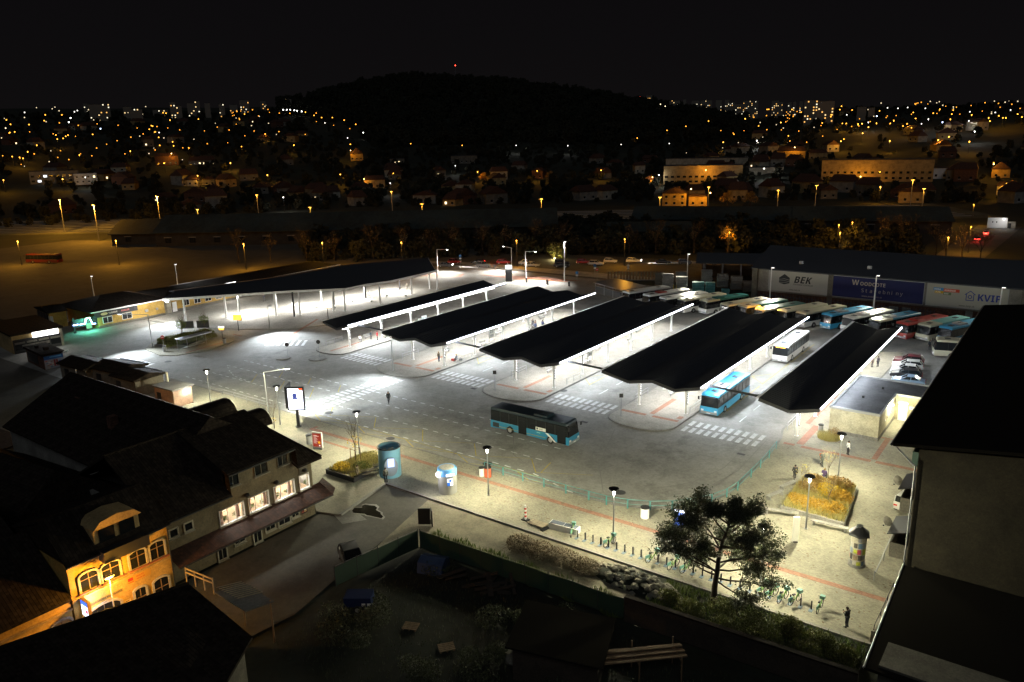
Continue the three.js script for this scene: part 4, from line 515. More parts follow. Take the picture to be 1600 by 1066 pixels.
// --- round kiosks
{
  const o = thing('photo_kiosk', 'tall round blue kiosk with a lit screen and open top', 'kiosk', [-60.2, 0.12, -57.6], 0.9);
  const lathe = (pts, n = 28) => raw(new THREE.LatheGeometry(pts.map(([r, y]) => new THREE.Vector2(r, y)), n));
  part('body', lathe([[1.24, 0], [1.24, 3.3], [1.3, 3.34], [1.3, 3.46], [1.18, 3.46], [1.15, 2.9], [0, 2.9]]), mat('kiosk_blue', [0.16, 0.36, 0.48], 0.5), o); part('rim', raw(new THREE.TorusGeometry(1.26, 0.07, 8, 28)).rotateX(Math.PI / 2).translate(0, 3.44, 0), m.black, o);
  part('oval_panel', raw(new THREE.CylinderGeometry(0.75, 0.75, 0.1, 24)).rotateX(Math.PI / 2).scale(1, 1.5, 1).translate(0, 1.45, 1.24), mat('kiosk_pale', [0.2, 0.23, 0.26], 0.5), o);
  const sc = part('screen', box(0.7, 0.95, 0.05, 0, 1.45, 1.3), glow('kiosk_screen', [0.4, 0.55, 1], 1.4), o); part('title_bar', box(0.6, 0.12, 0.02, 0, 2.2, 1.33), glow('kiosk_title_light', [0.3, 0.35, 0.9], 1.4), sc); point(o, [0, 1.8, 2.2], COOL, 2);
  part('roof_gear', [box(0.6, 0.3, 0.4, 0.2, 2.92, 0.1), box(0.4, 0.2, 0.5, -0.5, 2.92, -0.2), bar([-0.6, 3, 0.4], [0.5, 3.2, -0.3], 0.04)], m.greySteel, o);
  const k = thing('round_kiosk', 'low round kiosk with blue top band and bright white lamp', 'kiosk', [-51.9, 0.12, -57.9], 0.5);
  part('body', lathe([[1.0, 0], [1.02, 2.1], [1.02, 2.12]]), mat('kiosk_steel', [0.24, 0.24, 0.23], 0.6), k); part('top_band', lathe([[1.06, 2.1], [1.06, 2.75], [0.98, 2.82], [0.8, 2.82]]), mat('kiosk_band', [0.1, 0.3, 0.62], 0.4), k); part('lid', cyl(0.84, 0.8, 0.08, 0, 2.76, 0, 24), m.concrete, k);
  const lb = part('sign_lamp', raw(new THREE.SphereGeometry(0.3, 14, 10)).scale(1, 1, 0.5).translate(-0.75, 2.25, 0.78), glow('round_kiosk_lamp', [1, 1, 1], 10), k); part('lit_sign', box(0.9, 0.24, 0.05, 0.55, 2.2, 0.95, 0.5), glow('kiosk_sign_light', [1, 1, 1], 2), k); point(k, [-1.5, 2.3, 1.6], NEUTRAL, 9);
  face('poster', 0.62, 0.8, print(0.62, 0.8, 150, (c, W, H) => { c.fillStyle = '#f2f2f2'; c.fillRect(0, 0, W, H); c.fillStyle = '#1d5fae'; c.fillRect(0, H * 0.5, W * 0.5, H * 0.5); c.beginPath(); c.arc(W * 0.55, H * 0.3, W * 0.24, 0, 7); c.fill(); }), k, [0.5, 1.5, 0.95], 0.48, 1.2);
  const ad = thing('advertising_column', 'round advertising column pasted with posters, dark peaked cap, beside the big dark building', 'advertising column', [-12.5, 0.12, -66.5], 0.2);
  part('drum', lathe([[0.62, 0], [0.62, 2.95]]), m.plasterPale, ad); part('base', cyl(0.72, 0.7, 0.25, 0, 0, 0, 20), m.kerb, ad); part('cap', [cyl(0.95, 0.9, 0.18, 0, 2.95, 0, 6), cyl(0.9, 0.25, 0.55, 0, 3.13, 0, 6), cyl(0.3, 0.3, 0.1, 0, 3.66, 0, 6)], m.darkSteel, ad);
  const cols = [[0.55, 0.6, 0.05], [0.1, 0.09, 0.08], [0.3, 0.36, 0.42], [0.5, 0.08, 0.12], [0.55, 0.52, 0.45], [0.12, 0.2, 0.3], [0.35, 0.25, 0.16], [0.25, 0.25, 0.27]];
  for (let i = 0; i < 52; i++) { const a = (i % 11) / 11 * Math.PI * 2 + rr(-0.08, 0.08), y = 0.12 + Math.floor(i / 11) * 0.56; const p = part('poster', raw(new THREE.CylinderGeometry(0.632 + 0.003 * (i % 3), 0.632 + 0.003 * (i % 3), rr(0.34, 0.56), 3, 1, true, a, rr(0.36, 0.56))).translate(0, y + 0.3, 0), mat('poster_' + ((i * 5 + (i >> 2)) % 8), cols[(i * 5 + (i >> 2)) % 8], 0.7, { map: TX.blotch }), ad); }
}
{ // double-sided lit poster pylon, red poster case, lit totems, black sign, info stand
  const o = thing('poster_pylon', 'tall lit poster board on a black mast at the near end of the long crossing', 'billboard', [-81.4, 0.12, -61.8], 0.62);
  part('mast', [cyl(0.2, 0.2, 2.4, 0, 0, 0, 12), cyl(0.4, 0.4, 0.1, 0, 0, 0, 12)], m.black, o); part('case', box(2.3, 3.2, 0.35, 0, 2.35), m.darkSteel, o); part('rear_case', box(0.2, 3.0, 2.2, -1.3, 2.6, -1.0), m.darkSteel, o);
  face('poster_light', 1.95, 2.85, print(1.95, 2.85, 110, (c, W, H) => { c.fillStyle = '#e9edff'; c.fillRect(0, 0, W, H); c.fillStyle = '#c23a12'; c.fillRect(W * 0.74, 0, W * 0.26, H * 0.09); c.fillStyle = '#222a55'; c.beginPath(); c.arc(W * 0.45, H * 0.33, W * 0.16, 0, 7); c.fill(); c.fillRect(W * 0.3, H * 0.42, W * 0.34, H * 0.1); c.fillStyle = '#c0481c'; for (let i = 0; i < 9; i++) c.fillRect(W * (0.06 + 0.5 * (i % 2)), H * (0.6 + 0.042 * i), W * 0.36, H * 0.022); }), o, [0, 3.95, 0.185], 0, 2.4); area(o, [0, 3.95, 0.25], [0, 3.7, 4], 1.9, 2.8, NEUTRAL, 10);
  const r = thing('poster_case', 'free-standing poster case with a red menu poster near the restaurant', 'poster', [-73, 0.12, -58], 0.35); part('frame', [box(1.35, 2.0, 0.2, 0, 0.25)], m.whitePaint, r); part('foot', box(1.2, 0.25, 0.3), m.greySteel, r);
  face('poster_print', 1.15, 1.75, print(1.15, 1.75, 140, (c, W, H) => { c.fillStyle = '#8a2c1c'; c.fillRect(0, 0, W, H); c.fillStyle = '#efd9c8'; c.fillRect(W * 0.12, H * 0.14, W * 0.4, H * 0.03); c.fillRect(W * 0.12, H * 0.2, W * 0.62, H * 0.025); for (let i = 0; i < 8; i++) c.fillRect(W * 0.12, H * (0.3 + i * 0.06), W * (0.28 + 0.1 * (i % 3)), H * 0.018); c.fillStyle = '#e8a21c'; c.beginPath(); c.arc(W * 0.75, H * 0.66, W * 0.14, 0, 7); c.fill(); c.fillStyle = '#fff'; c.fillRect(W * 0.7, H * 0.84, W * 0.16, H * 0.1); }), r, [0, 1.24, 0.105], 0, 0.75);
  const s = thing('black_signboard', 'black three-sided signboard on the gravel by the green fence', 'sign', [-49, 0.01, -51], 0.2); part('panel', [box(1.2, 1.7, 0.08, 0, 0.1, 0, 0.4), box(0.9, 1.7, 0.08, 0.75, 0.1, -0.15, -0.9)], m.black, s); part('sticker', box(0.3, 0.4, 0.02, 0.86, 0.5, 0.12, -0.9 + Math.PI / 2 + 0.7), m.plasterGrey, s);
  const tt = thing('lit_totem', 'slim white lit totem beside the orange bed bench', 'totem', [-18.1, 0.12, -67.6], 0.5); part('body', box(0.55, 2.5, 0.28), mat('totem_white', [0.7, 0.69, 0.62], 0.5), tt); part('foot', box(0.4, 0.15, 0.4, 0, -0.05), m.darkSteel, tt);
  const sc = thing('info_screen', 'blue glowing information screen seen through the pine crown', 'screen', [-27.6, 0.12, -63.2], 0.25); part('case', box(1.0, 2.3, 0.25, 0, 0.1), m.darkSteel, sc); part('screen', box(0.8, 1.3, 0.03, 0, 0.9, 0.14), glow('info_screen_blue', [0.15, 0.3, 1], 1.8), sc); part('header_light', box(0.9, 0.22, 0.03, 0, 2.2, 0.14), glow('info_header_light', [0.8, 0.85, 1], 4), sc); point(sc, [0, 1.8, 0.8], new THREE.Color(0.5, 0.6, 1), 6);
}
{ // turquoise guard rail round the apron corner: posts and two rails per panel
  const pts = [[-52, -64.4], [-49.3, -64.4], [-46.6, -64.4], [-43.8, -64.4], [-41, -64.4], [-38.2, -64.4], ...arc(-37.5, -75.6, 11.2, Math.PI / 2 - 0.12, 0.05, 7), [-26.3, -79], [-26.3, -82], [-26.4, -85.2], [-26.6, -88.4]];
  for (let i = 1; i < pts.length; i++) { const [ax, az] = pts[i - 1], [bx, bz] = pts[i]; const o = thing('guard_rail', i < 6 ? 'turquoise guard rail panel along the straight plaza kerb' : i < 14 ? 'turquoise guard rail panel round the curved apron corner' : 'turquoise guard rail panel leading up to the ribbed canopy', 'railing', [ax, 0.12, az], 0, i < 6 ? 'straight guard rail panels' : i < 14 ? 'curved guard rail panels' : 'far guard rail panels'); part('rail', [bar([0, 1, 0], [bx - ax, 1, bz - az], 0.03), bar([0, 0.5, 0], [bx - ax, 0.5, bz - az], 0.022)], m.turquoise, o); part('post', bar([0, 0, 0], [0, 1, 0], 0.035), m.turquoise, o); part('post', bar([(bx - ax) * 0.96, 0, (bz - az) * 0.96], [(bx - ax) * 0.96, 1, (bz - az) * 0.96], 0.035), m.turquoise, o); }
  for (let i = 0; i < 5; i++) { const x = -105 + i * 3; const o = thing('guard_rail', 'grey guard rail panel along the kerb behind the dark roof', 'railing', [x, 0.12, -64.2], 0, 'left guard rail panels'); part('rail', [bar([0, 0.95, 0], [2.9, 0.95, 0], 0.03), bar([0, 0.5, 0], [2.9, 0.5, 0], 0.022)], m.greySteel, o); part('post', [bar([0, 0, 0], [0, 0.95, 0], 0.03)], m.greySteel, o); }
}
{ // bins, benches
  const bin = (x, z, l, mt, r = 0.3, h = 0.95) => { const o = thing('litter_bin', l, 'bin', [x, 0.12, z]); part('body', cyl(r, r, h, 0, 0, 0, 16), mt, o); part('lid', [cyl(r + 0.03, r + 0.03, 0.1, 0, h, 0, 16), cyl(r * 0.7, r * 0.7, 0.06, 0, h + 0.1, 0, 16)], m.black, o); };
  bin(-51.3, -63, 'white litter bin next to the red one at the guard rail end', m.whitePaint); bin(-50.6, -63.2, 'red and white litter bin at the end of the guard rail', mat('bin_red', [0.5, 0.12, 0.06], 0.5), 0.4, 1.1); bin(-31.7, -64.2, 'white litter bin with black lid at the curved guard rail', m.whitePaint, 0.42, 1.05); bin(-23.8, -96.6, 'grey litter bin at the corner of the toilet block', m.greySteel); bin(-75.4, -58.6, 'dark litter bin beside the corner of the dark roof', m.greySteel, 0.34, 1.1); bin(-133.6, -73.6, 'pale litter bin at the tip of the planted island', m.greySteel); bin(-129, -83, 'pale litter bin by the glass shelter', m.greySteel);
  const bench = (x, z, a, L, l, mt = m.whitePaint, back = false) => { const o = thing('bench', l, 'bench', [x, 0.12, z], a); part('seat', [0, 1, 2].map((i) => box(L, 0.06, 0.14, 0, 0.42, -0.17 + i * 0.17)), mt, o); for (const s of [-1, 1]) part('leg', box(0.12, 0.42, 0.5, s * L * 0.42), m.concrete, o); if (back) part('backrest', [0, 1].map((i) => box(L, 0.1, 0.04, 0, 0.58 + i * 0.16, -0.3)), mt, o); };
  bench(-20.8, -72.1, 0.25, 3.2, 'white bench at the left front of the orange bed', m.concrete); bench(-16.2, -71.9, 0.05, 3.4, 'white bench at the right front of the orange bed', m.concrete); bench(-22.6, -75.6, 1.25, 2.4, 'pale stone bench left of the orange bed, nearer one', m.concrete); bench(-22.2, -78.6, 1.25, 2.4, 'pale stone bench left of the orange bed, farther one', m.concrete); bench(-62.2, -55.3, 0.9, 3.4, 'long slatted bench facing the blue kiosk, nearer one', m.woodPale, true); bench(-61.4, -58.4, 1.0, 3.2, 'slatted bench beside the left planter, farther one', m.woodPale, true);
  const w = thing('concrete_bench', 'white planter bench with dark slats near the bicycle posts', 'bench', [-36.9, 0.12, -57.6], 0.1); part('body', box(3.0, 0.6, 0.8), m.whitePaint, w); part('slats', [box(1.35, 0.05, 0.6, -0.72, 0.6), box(1.35, 0.05, 0.6, 0.72, 0.6)], mat('slat_blue', [0.1, 0.12, 0.16], 0.6), w);
  const pb = thing('traffic_marker', 'red and white striped marker post lying by a board at the kerb', 'marker', [-41.2, 0.12, -57.2]); part('post', cyl(0.1, 0.1, 1.5, 0, 0.1, 0, 10), m.whitePaint, pb); part('stripes', [0.35, 0.75, 1.15].map((y) => cyl(0.106, 0.106, 0.2, 0, y, 0, 10)), m.red, pb); part('base', box(0.7, 0.12, 0.5), m.black, pb);
  const bd = thing('board', 'wooden board lying on the pavement beside the striped marker', 'board', [-39.6, 0.14, -57.0], -0.15); part('panel', box(2.0, 0.06, 1.0, 0, 0.15, 0, 0, 0.08), m.woodPale, bd); part('block', [box(0.4, 0.15, 0.9, -0.6), box(0.4, 0.12, 0.9, 1.1, 0, 0.2)], m.darkSteel, bd);
}
{ // rental bicycles: frame, two wheels, basket, saddle, and the dock posts with their blue base plates
  const src = thing('rental_bicycle', '', 'bicycle', [0, 0, 0], 0, 'green rental bicycles'); const gr = mat('bike_green', [0.16, 0.34, 0.08], 0.6), tq = mat('bike_teal', [0.14, 0.32, 0.28], 0.6);
  for (const x of [-0.52, 0.52]) { const w = part('wheel', raw(new THREE.TorusGeometry(0.33, 0.025, 6, 20)).translate(x, 0.35, 0), m.tyre, src); part('rim', [bar([x - 0.3, 0.35, 0], [x + 0.3, 0.35, 0], 0.008), bar([x, 0.05, 0], [x, 0.65, 0], 0.008)], m.steel, w); }
  part('frame', [bar([-0.52, 0.35, 0], [-0.05, 0.3, 0], 0.025), bar([-0.05, 0.3, 0], [-0.2, 0.82, 0], 0.03), bar([-0.05, 0.32, 0], [0.38, 0.8, 0], 0.04), bar([0.52, 0.35, 0], [0.36, 0.98, 0], 0.028), bar([-0.52, 0.35, 0], [-0.18, 0.72, 0], 0.02)], gr, src); part('saddle', profZ([[-0.36, 0.86], [-0.06, 0.86], [-0.08, 0.93], [-0.34, 0.95]], -0.08, 0.08, 0.02), m.black, src); part('handlebar', [bar([0.34, 1.05, -0.28], [0.34, 1.05, 0.28], 0.018), bar([0.36, 0.95, 0], [0.34, 1.05, 0], 0.02)], m.black, src); part('basket', [box(0.32, 0.26, 0.36, 0.56, 0.8)], tq, src); part('mudguard', box(0.5, 0.3, 0.04, -0.62, 0.5), tq, src);
  const b = [[-35.8, -57.3, 1.9], [-31.9, -57.5, 1.8], [-27.4, -57.2, 1.9], [-25.4, -57.2, 1.8], [-24.2, -57.3, 1.9], [-17.7, -57.6, 1.8], [-16.9, -57.5, 1.9], [-16.0, -57.5, 1.8], [-15.1, -57.7, 1.9], [-13.2, -57.8, 1.6]];
  b.forEach(([x, z, a], i) => { const l = ['green rental bicycle at the left end of the dock row, by the white planter bench', 'green rental bicycle at the foot of the plaza lamp', 'green rental bicycle at the left edge of the pine crown', 'green rental bicycle half hidden under the pine crown', 'green rental bicycle half hidden under the pine crown', 'green rental bicycle right beside the pine branches, first of the cluster of four', 'green rental bicycle second in the cluster of four right of the pine', 'green rental bicycle third in the cluster of four right of the pine', 'green rental bicycle last in the cluster of four right of the pine', 'green rental bicycle nearest the man with the phone'][i]; const o = i ? copyOf(src, l, [x, 0.12, z], a) : src; if (!i) { o.position.set(x, 0.12, z); o.rotation.y = a; o.userData.label = l; } if (i === 3 || i === 4) o.userData.group = 'bicycles under the pine'; });
  const dk = thing('bicycle_dock_post', '', 'post', [0, 0, 0], 0, 'bicycle dock posts'); part('post', box(0.09, 0.75, 0.12), m.darkSteel, dk); part('base_plate', box(0.3, 0.02, 0.55, 0, 0, 0.15), mat('dock_blue', [0.1, 0.15, 0.2], 0.6), dk);
  let first = true; for (let i = 0; i < 27; i++) { const x = -35.1 + i * 0.82; const nm = x < -28 ? 'dark dock post in the row left of the pine' : x < -18.5 ? 'dark dock post in the shade of the pine' : 'dark dock post in the row right of the pine', g = nm; if (first) { dk.position.set(x, 0.12, -57.1); dk.userData.label = nm; dk.userData.group = g; first = false; } else copyOf(dk, nm, [x, 0.12, -57.1 - 0.02 * i], 0, g); }
}
// ================================================================ plants
function leafCloud(list, n, size, spread, up = 0.5) { // many small leaf faces spread through given ellipsoids [x,y,z,rx,ry,rz]
  const P = []; const q = new THREE.Quaternion(), e = new THREE.Euler(), a = v3(0, 0, 0);
  for (let i = 0; i < n; i++) { const [x, y, z, rx, ry, rz] = list[i % list.length]; let u, v, w; do { u = rr(-1, 1); v = rr(-1, 1); w = rr(-1, 1); } while (u * u + v * v + w * w > 1); const k = spread > 0 ? Math.pow(u * u + v * v + w * w, -spread * 0.25) : 1; const c = [x + u * rx * Math.min(k, 1.6), y + v * ry * Math.min(k, 1.4), z + w * rz * Math.min(k, 1.6)]; const s = size * rr(0.6, 1.4); e.set(rr(-1, 1) * Math.PI, rr(-1, 1) * Math.PI, rr(-1, 1) * up * Math.PI); q.setFromEuler(e); for (const [dx, dy] of [[-0.5, 0], [0.5, -0.1], [0, 1.2]]) { a.set(dx * s, dy * s, 0).applyQuaternion(q); P.push(c[0] + a.x, c[1] + a.y, c[2] + a.z); } }
  const g = new THREE.BufferGeometry(); g.setAttribute('position', new THREE.Float32BufferAttribute(P, 3)); g.computeVertexNormals(); return metreUV(g);
}
function blades(n, area_, h, w, lean = 0.35) { const P = []; for (let i = 0; i < n; i++) { const [x, y, z] = area_(), a = rr(0, 6.28), l = h * rr(0.5, 1.2), dx = Math.cos(a), dz = Math.sin(a), t = lean * l * rr(0.2, 1.4), b = rr(0, 6.28); P.push(x - dz * w, y, z + dx * w, x + dz * w, y, z - dx * w, x + Math.cos(b) * t, y + l, z + Math.sin(b) * t); } const g = new THREE.BufferGeometry(); g.setAttribute('position', new THREE.Float32BufferAttribute(P, 3)); g.computeVertexNormals(); return metreUV(g); }
const leafMat = (k, c) => mat('leaf_' + k, c, 0.8, { transmission: 0.25, thickness: 0 });
const LF = { gold: leafMat('gold', [0.46, 0.28, 0.02]), straw: leafMat('straw', [0.42, 0.36, 0.12]), olive: leafMat('olive', [0.13, 0.14, 0.03]), rust: leafMat('rust', [0.3, 0.19, 0.05]), green: leafMat('green', [0.1, 0.14, 0.025]), pine: leafMat('pine', [0.06, 0.068, 0.03]), brown: leafMat('brown', [0.15, 0.11, 0.06]), yellow: leafMat('yellow', [0.62, 0.42, 0.015]) };
function inQuad(a, b, c, d, y) { return () => { const u = rnd(), v = rnd(); return [(a[0] * (1 - u) + b[0] * u) * (1 - v) + (d[0] * (1 - u) + c[0] * u) * v, y, (a[1] * (1 - u) + b[1] * u) * (1 - v) + (d[1] * (1 - u) + c[1] * u) * v]; }; }
{ // right bed: autumn shrubs in drifts, straw grasses, saplings
  const A = [-21.2, -73.3], B = [-15.2, -73.0], Cc = [-16.2, -82], Dd = [-21.4, -81];
  const o = thing('autumn_bed', 'raised bed of orange and yellow autumn shrubs on the plaza', 'planter', [0, 0.12, 0]);
  part('border', kerbRun([A, B, Cc, Dd, A], 0.3, 0.4), m.kerb, o); part('earth', slab([A, B, Cc, Dd], 0, 0.3), m.soil, o);
  stuff('straw_grass', blades(5200, inQuad(A, B, Cc, Dd, 0.4), 0.75, 0.03), LF.straw, 'pale straw-coloured ornamental grass in the orange bed', 'grass');
  const drift = [[-19.2, -74.6, 1.6, 0.6], [-17, -74.8, 1.7, 0.65], [-20, -78.3, 1.3, 0.6], [-18, -78.4, 1.6, 0.7], [-16.7, -77.6, 1.3, 0.75], [-20, -80.5, 1.2, 0.6], [-17.6, -80.8, 1.5, 0.7], [-20.4, -75.4, 0.9, 0.45]];
  drift.forEach(([x, z, r, h0], i) => { const h = h0 * 1.35, s = thing('autumn_shrub', ['golden shrub at the front left of the orange bed', 'golden shrub at the front right of the orange bed', 'rusty shrub in the left middle of the orange bed', 'bright yellow shrub in the centre of the orange bed', 'orange shrub at the right edge of the orange bed', 'brownish shrub at the back left of the orange bed', 'brownish shrub at the back right of the orange bed', 'low golden shrub at the left corner of the orange bed'][i], 'shrub', [x, 0.42, z]); part('foliage', leafCloud([[0, h * 0.55, 0, r, h * 0.7, r * 0.75], [r * 0.3, h * 0.6, 0.2, r * 0.6, h * 0.8, r * 0.5], [-r * 0.4, h * 0.5, -0.2, r * 0.5, h * 0.6, r * 0.5]], 1700, 0.14, 0.35), [LF.gold, LF.gold, LF.rust, LF.yellow, LF.gold, LF.rust, LF.rust, LF.gold][i], s); part('stems', Array.from({ length: 9 }, () => { const a = rr(0, 6.28); return bar([0, 0, 0], [Math.cos(a) * r * 0.6, h * rr(0.6, 1.1), Math.sin(a) * r * 0.5], 0.015); }), m.bark, s); });
}
function bareTree(h, seedv, levels = 4, r0 = 0.09, spread = 0.5, up = 0.35) { const keep = seed; seed = seedv; const g = []; const grow = (p, dir, len, r, l) => { const q = [p[0] + dir[0] * len, p[1] + dir[1] * len, p[2] + dir[2] * len]; g.push(bar(p, q, r, r * 0.65, l > 2 ? 3 : l ? 4 : 6)); if (l >= levels) return; const n = l === 0 ? 4 : 3; for (let i = 0; i < n; i++) { const a = rr(0, 6.28), t = spread * rr(0.5, 1.3); const d = v3(dir[0] + Math.cos(a) * t, dir[1] + up * rr(0, 0.6), dir[2] + Math.sin(a) * t).normalize(); const f = rr(0.55, 1); grow([p[0] + (q[0] - p[0]) * f, p[1] + (q[1] - p[1]) * f, p[2] + (q[2] - p[2]) * f], [d.x, d.y, d.z], len * rr(0.55, 0.78), r * 0.55, l + 1); } }; grow([0, 0, 0], [0.02, 1, 0.01], h * 0.42, r0, 0); seed = keep; return join(g); }
{ // saplings in the beds
  const g1 = bareTree(4.2, 11, 4, 0.045, 0.35, 0.5), g2 = bareTree(3.4, 23, 4, 0.04, 0.4, 0.5);
  const sap = (x, z, g, l, leaves, y = 0.4) => { const o = thing('sapling', l, 'tree', [x, y, z]); part('trunk', g, m.barkPale, o); if (leaves) part('crown', leafCloud([[0, leaves[1], 0, leaves[0], leaves[0] * 0.9, leaves[0]]], leaves[2], 0.12, 0.2), leaves[3], o); return o; };
  sap(-20.6, -78, g2, 'bare sapling in the left half of the orange bed', [0.8, 2.4, 60, LF.straw]); sap(-17.4, -75.8, g2, 'bare sapling in the front of the orange bed', [0.8, 2.3, 70, LF.straw]); sap(-19.2, -82.6, g1, 'bare young tree behind the orange bed, next to the lamp', [0.9, 2.8, 50, LF.straw], 0.12);
  sap(-65.6, -57.4, bareTree(5.6, 31, 5, 0.06, 0.35, 0.5), 'tall bare sapling with a few yellow leaves in the left planter', [0.9, 2.6, 70, LF.yellow], 0.5); sap(-83.6, -59.6, g1, 'bare sapling by the lamp left of the poster pylon', [0.5, 1.2, 20, LF.yellow], 0.12);
  sap(-139.2, -80.6, bareTree(5, 41, 4, 0.07, 0.4, 0.5), 'leafy young tree on the planted island, left of two', [1.1, 2.7, 700, LF.green]); sap(-139.0, -85.4, bareTree(5, 43, 4, 0.07, 0.4, 0.5), 'leafy young tree on the planted island, right of two', [1.0, 2.8, 550, LF.green]);
  // tree guard and left planter
  const p = thing('stone_planter', 'dark stone planter with grass and yellow shrubs by the restaurant', 'planter', [-64.4, 0.12, -56.8], 0.02); part('border', [box(4.4, 0.55, 0.18, 0, 0, 3), box(4.4, 0.55, 0.18, 0, 0, -3), box(0.18, 0.55, 6.1, -2.2), box(0.18, 0.55, 6.1, 2.2)], m.darkSteel, p); part('earth', box(4.3, 0.45, 5.9), m.soil, p);
  const tg = thing('tree_guard', 'wooden frame guard round the sapling in the left planter', 'tree guard', [-65.6, 0.5, -57.4]); for (const [x, z] of [[-0.4, -0.4], [0.4, -0.4], [0.4, 0.4], [-0.4, 0.4]]) part('post', bar([x, 0, z], [x, 1.7, z], 0.04), m.wood, tg); part('rail', [bar([-0.4, 1.6, -0.4], [0.4, 1.6, -0.4], 0.03), bar([-0.4, 1.6, 0.4], [0.4, 1.6, 0.4], 0.03), bar([-0.4, 1.6, -0.4], [-0.4, 1.6, 0.4], 0.03), bar([0.4, 1.6, -0.4], [0.4, 1.6, 0.4], 0.03)], m.wood, tg);
  stuff('planter_grass', blades(2600, inQuad([-66.4, -54], [-62.4, -54], [-62.4, -59.6], [-66.4, -59.6], 0.6), 0.45, 0.03), LF.straw, 'straw grass filling the left stone planter', 'grass');
  for (const [x, z, l, c] of [[-65.2, -54.9, 'yellow shrub at the near end of the left planter', LF.yellow], [-63.4, -56.2, 'dark green shrub in the middle of the left planter', LF.olive], [-64.6, -59, 'straw-coloured shrub at the far end of the left planter', LF.straw]]) { const s = thing('shrub', l, 'shrub', [x, 0.6, z]); part('foliage', leafCloud([[0, 0.3, 0, 1.1, 0.5, 0.9]], 900, 0.1, 0.3), c, s); part('stems', Array.from({ length: 6 }, () => { const a = rr(0, 6.28); return bar([0, 0, 0], [Math.cos(a) * 0.6, 0.5, Math.sin(a) * 0.5], 0.012); }), m.bark, s); }
  stuff('island_grass', blades(5200, inQuad([-141.4, -76.6], [-134.4, -74.2], [-133.4, -84.6], [-140.6, -86.4], 0.5), 0.6, 0.035), LF.olive, 'green and dry grass on the planted island before the terminal', 'grass');
  for (const [x, z, l] of [[-137.6, -76.2, 'low shrub at the near end of the planted island'], [-136.4, -80.4, 'low shrub in the middle of the planted island'], [-137, -84.4, 'low shrub at the far end of the planted island']]) { const s = thing('shrub', l, 'shrub', [x, 0.5, z]); part('foliage', leafCloud([[0, 0.4, 0, 1.7, 0.7, 1.5]], 1000, 0.15, 0.3), LF.olive, s); part('stems', Array.from({ length: 6 }, () => { const a = rr(0, 6.28); return bar([0, 0, 0], [Math.cos(a) * 0.9, 0.7, Math.sin(a) * 0.8], 0.015); }), m.bark, s); }
  const gs = thing('shrub', 'round dry grass clump at the corner of the toilet block', 'shrub', [-22.4, 0.12, -95]); part('foliage', blades(900, () => { const a = rr(0, 6.28), r = 1.3 * Math.sqrt(rnd()); return [Math.cos(a) * r, 0, Math.sin(a) * r * 0.8]; }, 0.9, 0.03, 0.6), LF.straw, gs); part('twigs', leafCloud([[0.6, 0.9, -0.3, 0.8, 0.5, 0.6]], 260, 0.1, 0.2), LF.rust, gs);
}
{ // fallen leaves scattered over the plaza: loose flat leaves, too many to count
  const P = []; for (let i = 0; i < 1500; i++) { const x = rnd() < 0.75 ? rr(-60, -9) : rr(-26, -9), z = x > -26 ? rr(-95, -56) : rr(-64, -56), a = rr(0, 6.28), s = rr(0.06, 0.16); for (const [dx, dz] of [[-1, 0], [0.2, -0.5], [1, 0.1], [-1, 0], [1, 0.1], [0.1, 0.6]]) P.push(x + s * (dx * Math.cos(a) - dz * Math.sin(a)), 0.128 + 0.02 * rnd(), z + s * (dx * Math.sin(a) + dz * Math.cos(a))); }
  const g = new THREE.BufferGeometry(); g.setAttribute('position', new THREE.Float32BufferAttribute(P, 3)); g.computeVertexNormals(); stuff('fallen_leaves', g, LF.brown, 'brown fallen leaves scattered over the pale plaza paving', 'leaves');
}
// ================================================================ near buildings
// helper: window set into a wall facing +x at plane X, from z0 to z1 (z1 < z0), y0..y1
function windowX(parent, X, z0, z1, y0, y1, o = {}) {
  const zc = (z0 + z1) / 2, w = Math.abs(z1 - z0), h = y1 - y0, w0 = part('window', box(0.06, h, w, o.glass ? X - 0.1 : X - 0.015, y0, zc), o.glass || m.glassDark, parent), fm = o.frame || m.whitePaint, t = o.t || 0.07, bars = o.bars ?? 2;
  const g = [box(0.2, t, w + 2 * t, X + 0.02, y0 - t, zc), box(0.16, t, w + 2 * t, X + 0.02, y1, zc), box(0.16, h, t, X + 0.02, y0, z0 + t / 2), box(0.16, h, t, X + 0.02, y0, z1 - t / 2)]; for (let i = 1; i <= bars; i++) g.push(box(0.06, h, 0.05, o.glass ? X - 0.03 : X + 0.02, y0, z0 + (z1 - z0) * i / (bars + 1))); part('frame', g, fm, w0);
  part('sill', box(0.34, 0.06, w + 0.3, X + 0.08, y0 - t - 0.07, zc), o.sill || m.plasterPale, w0); return w0;
}
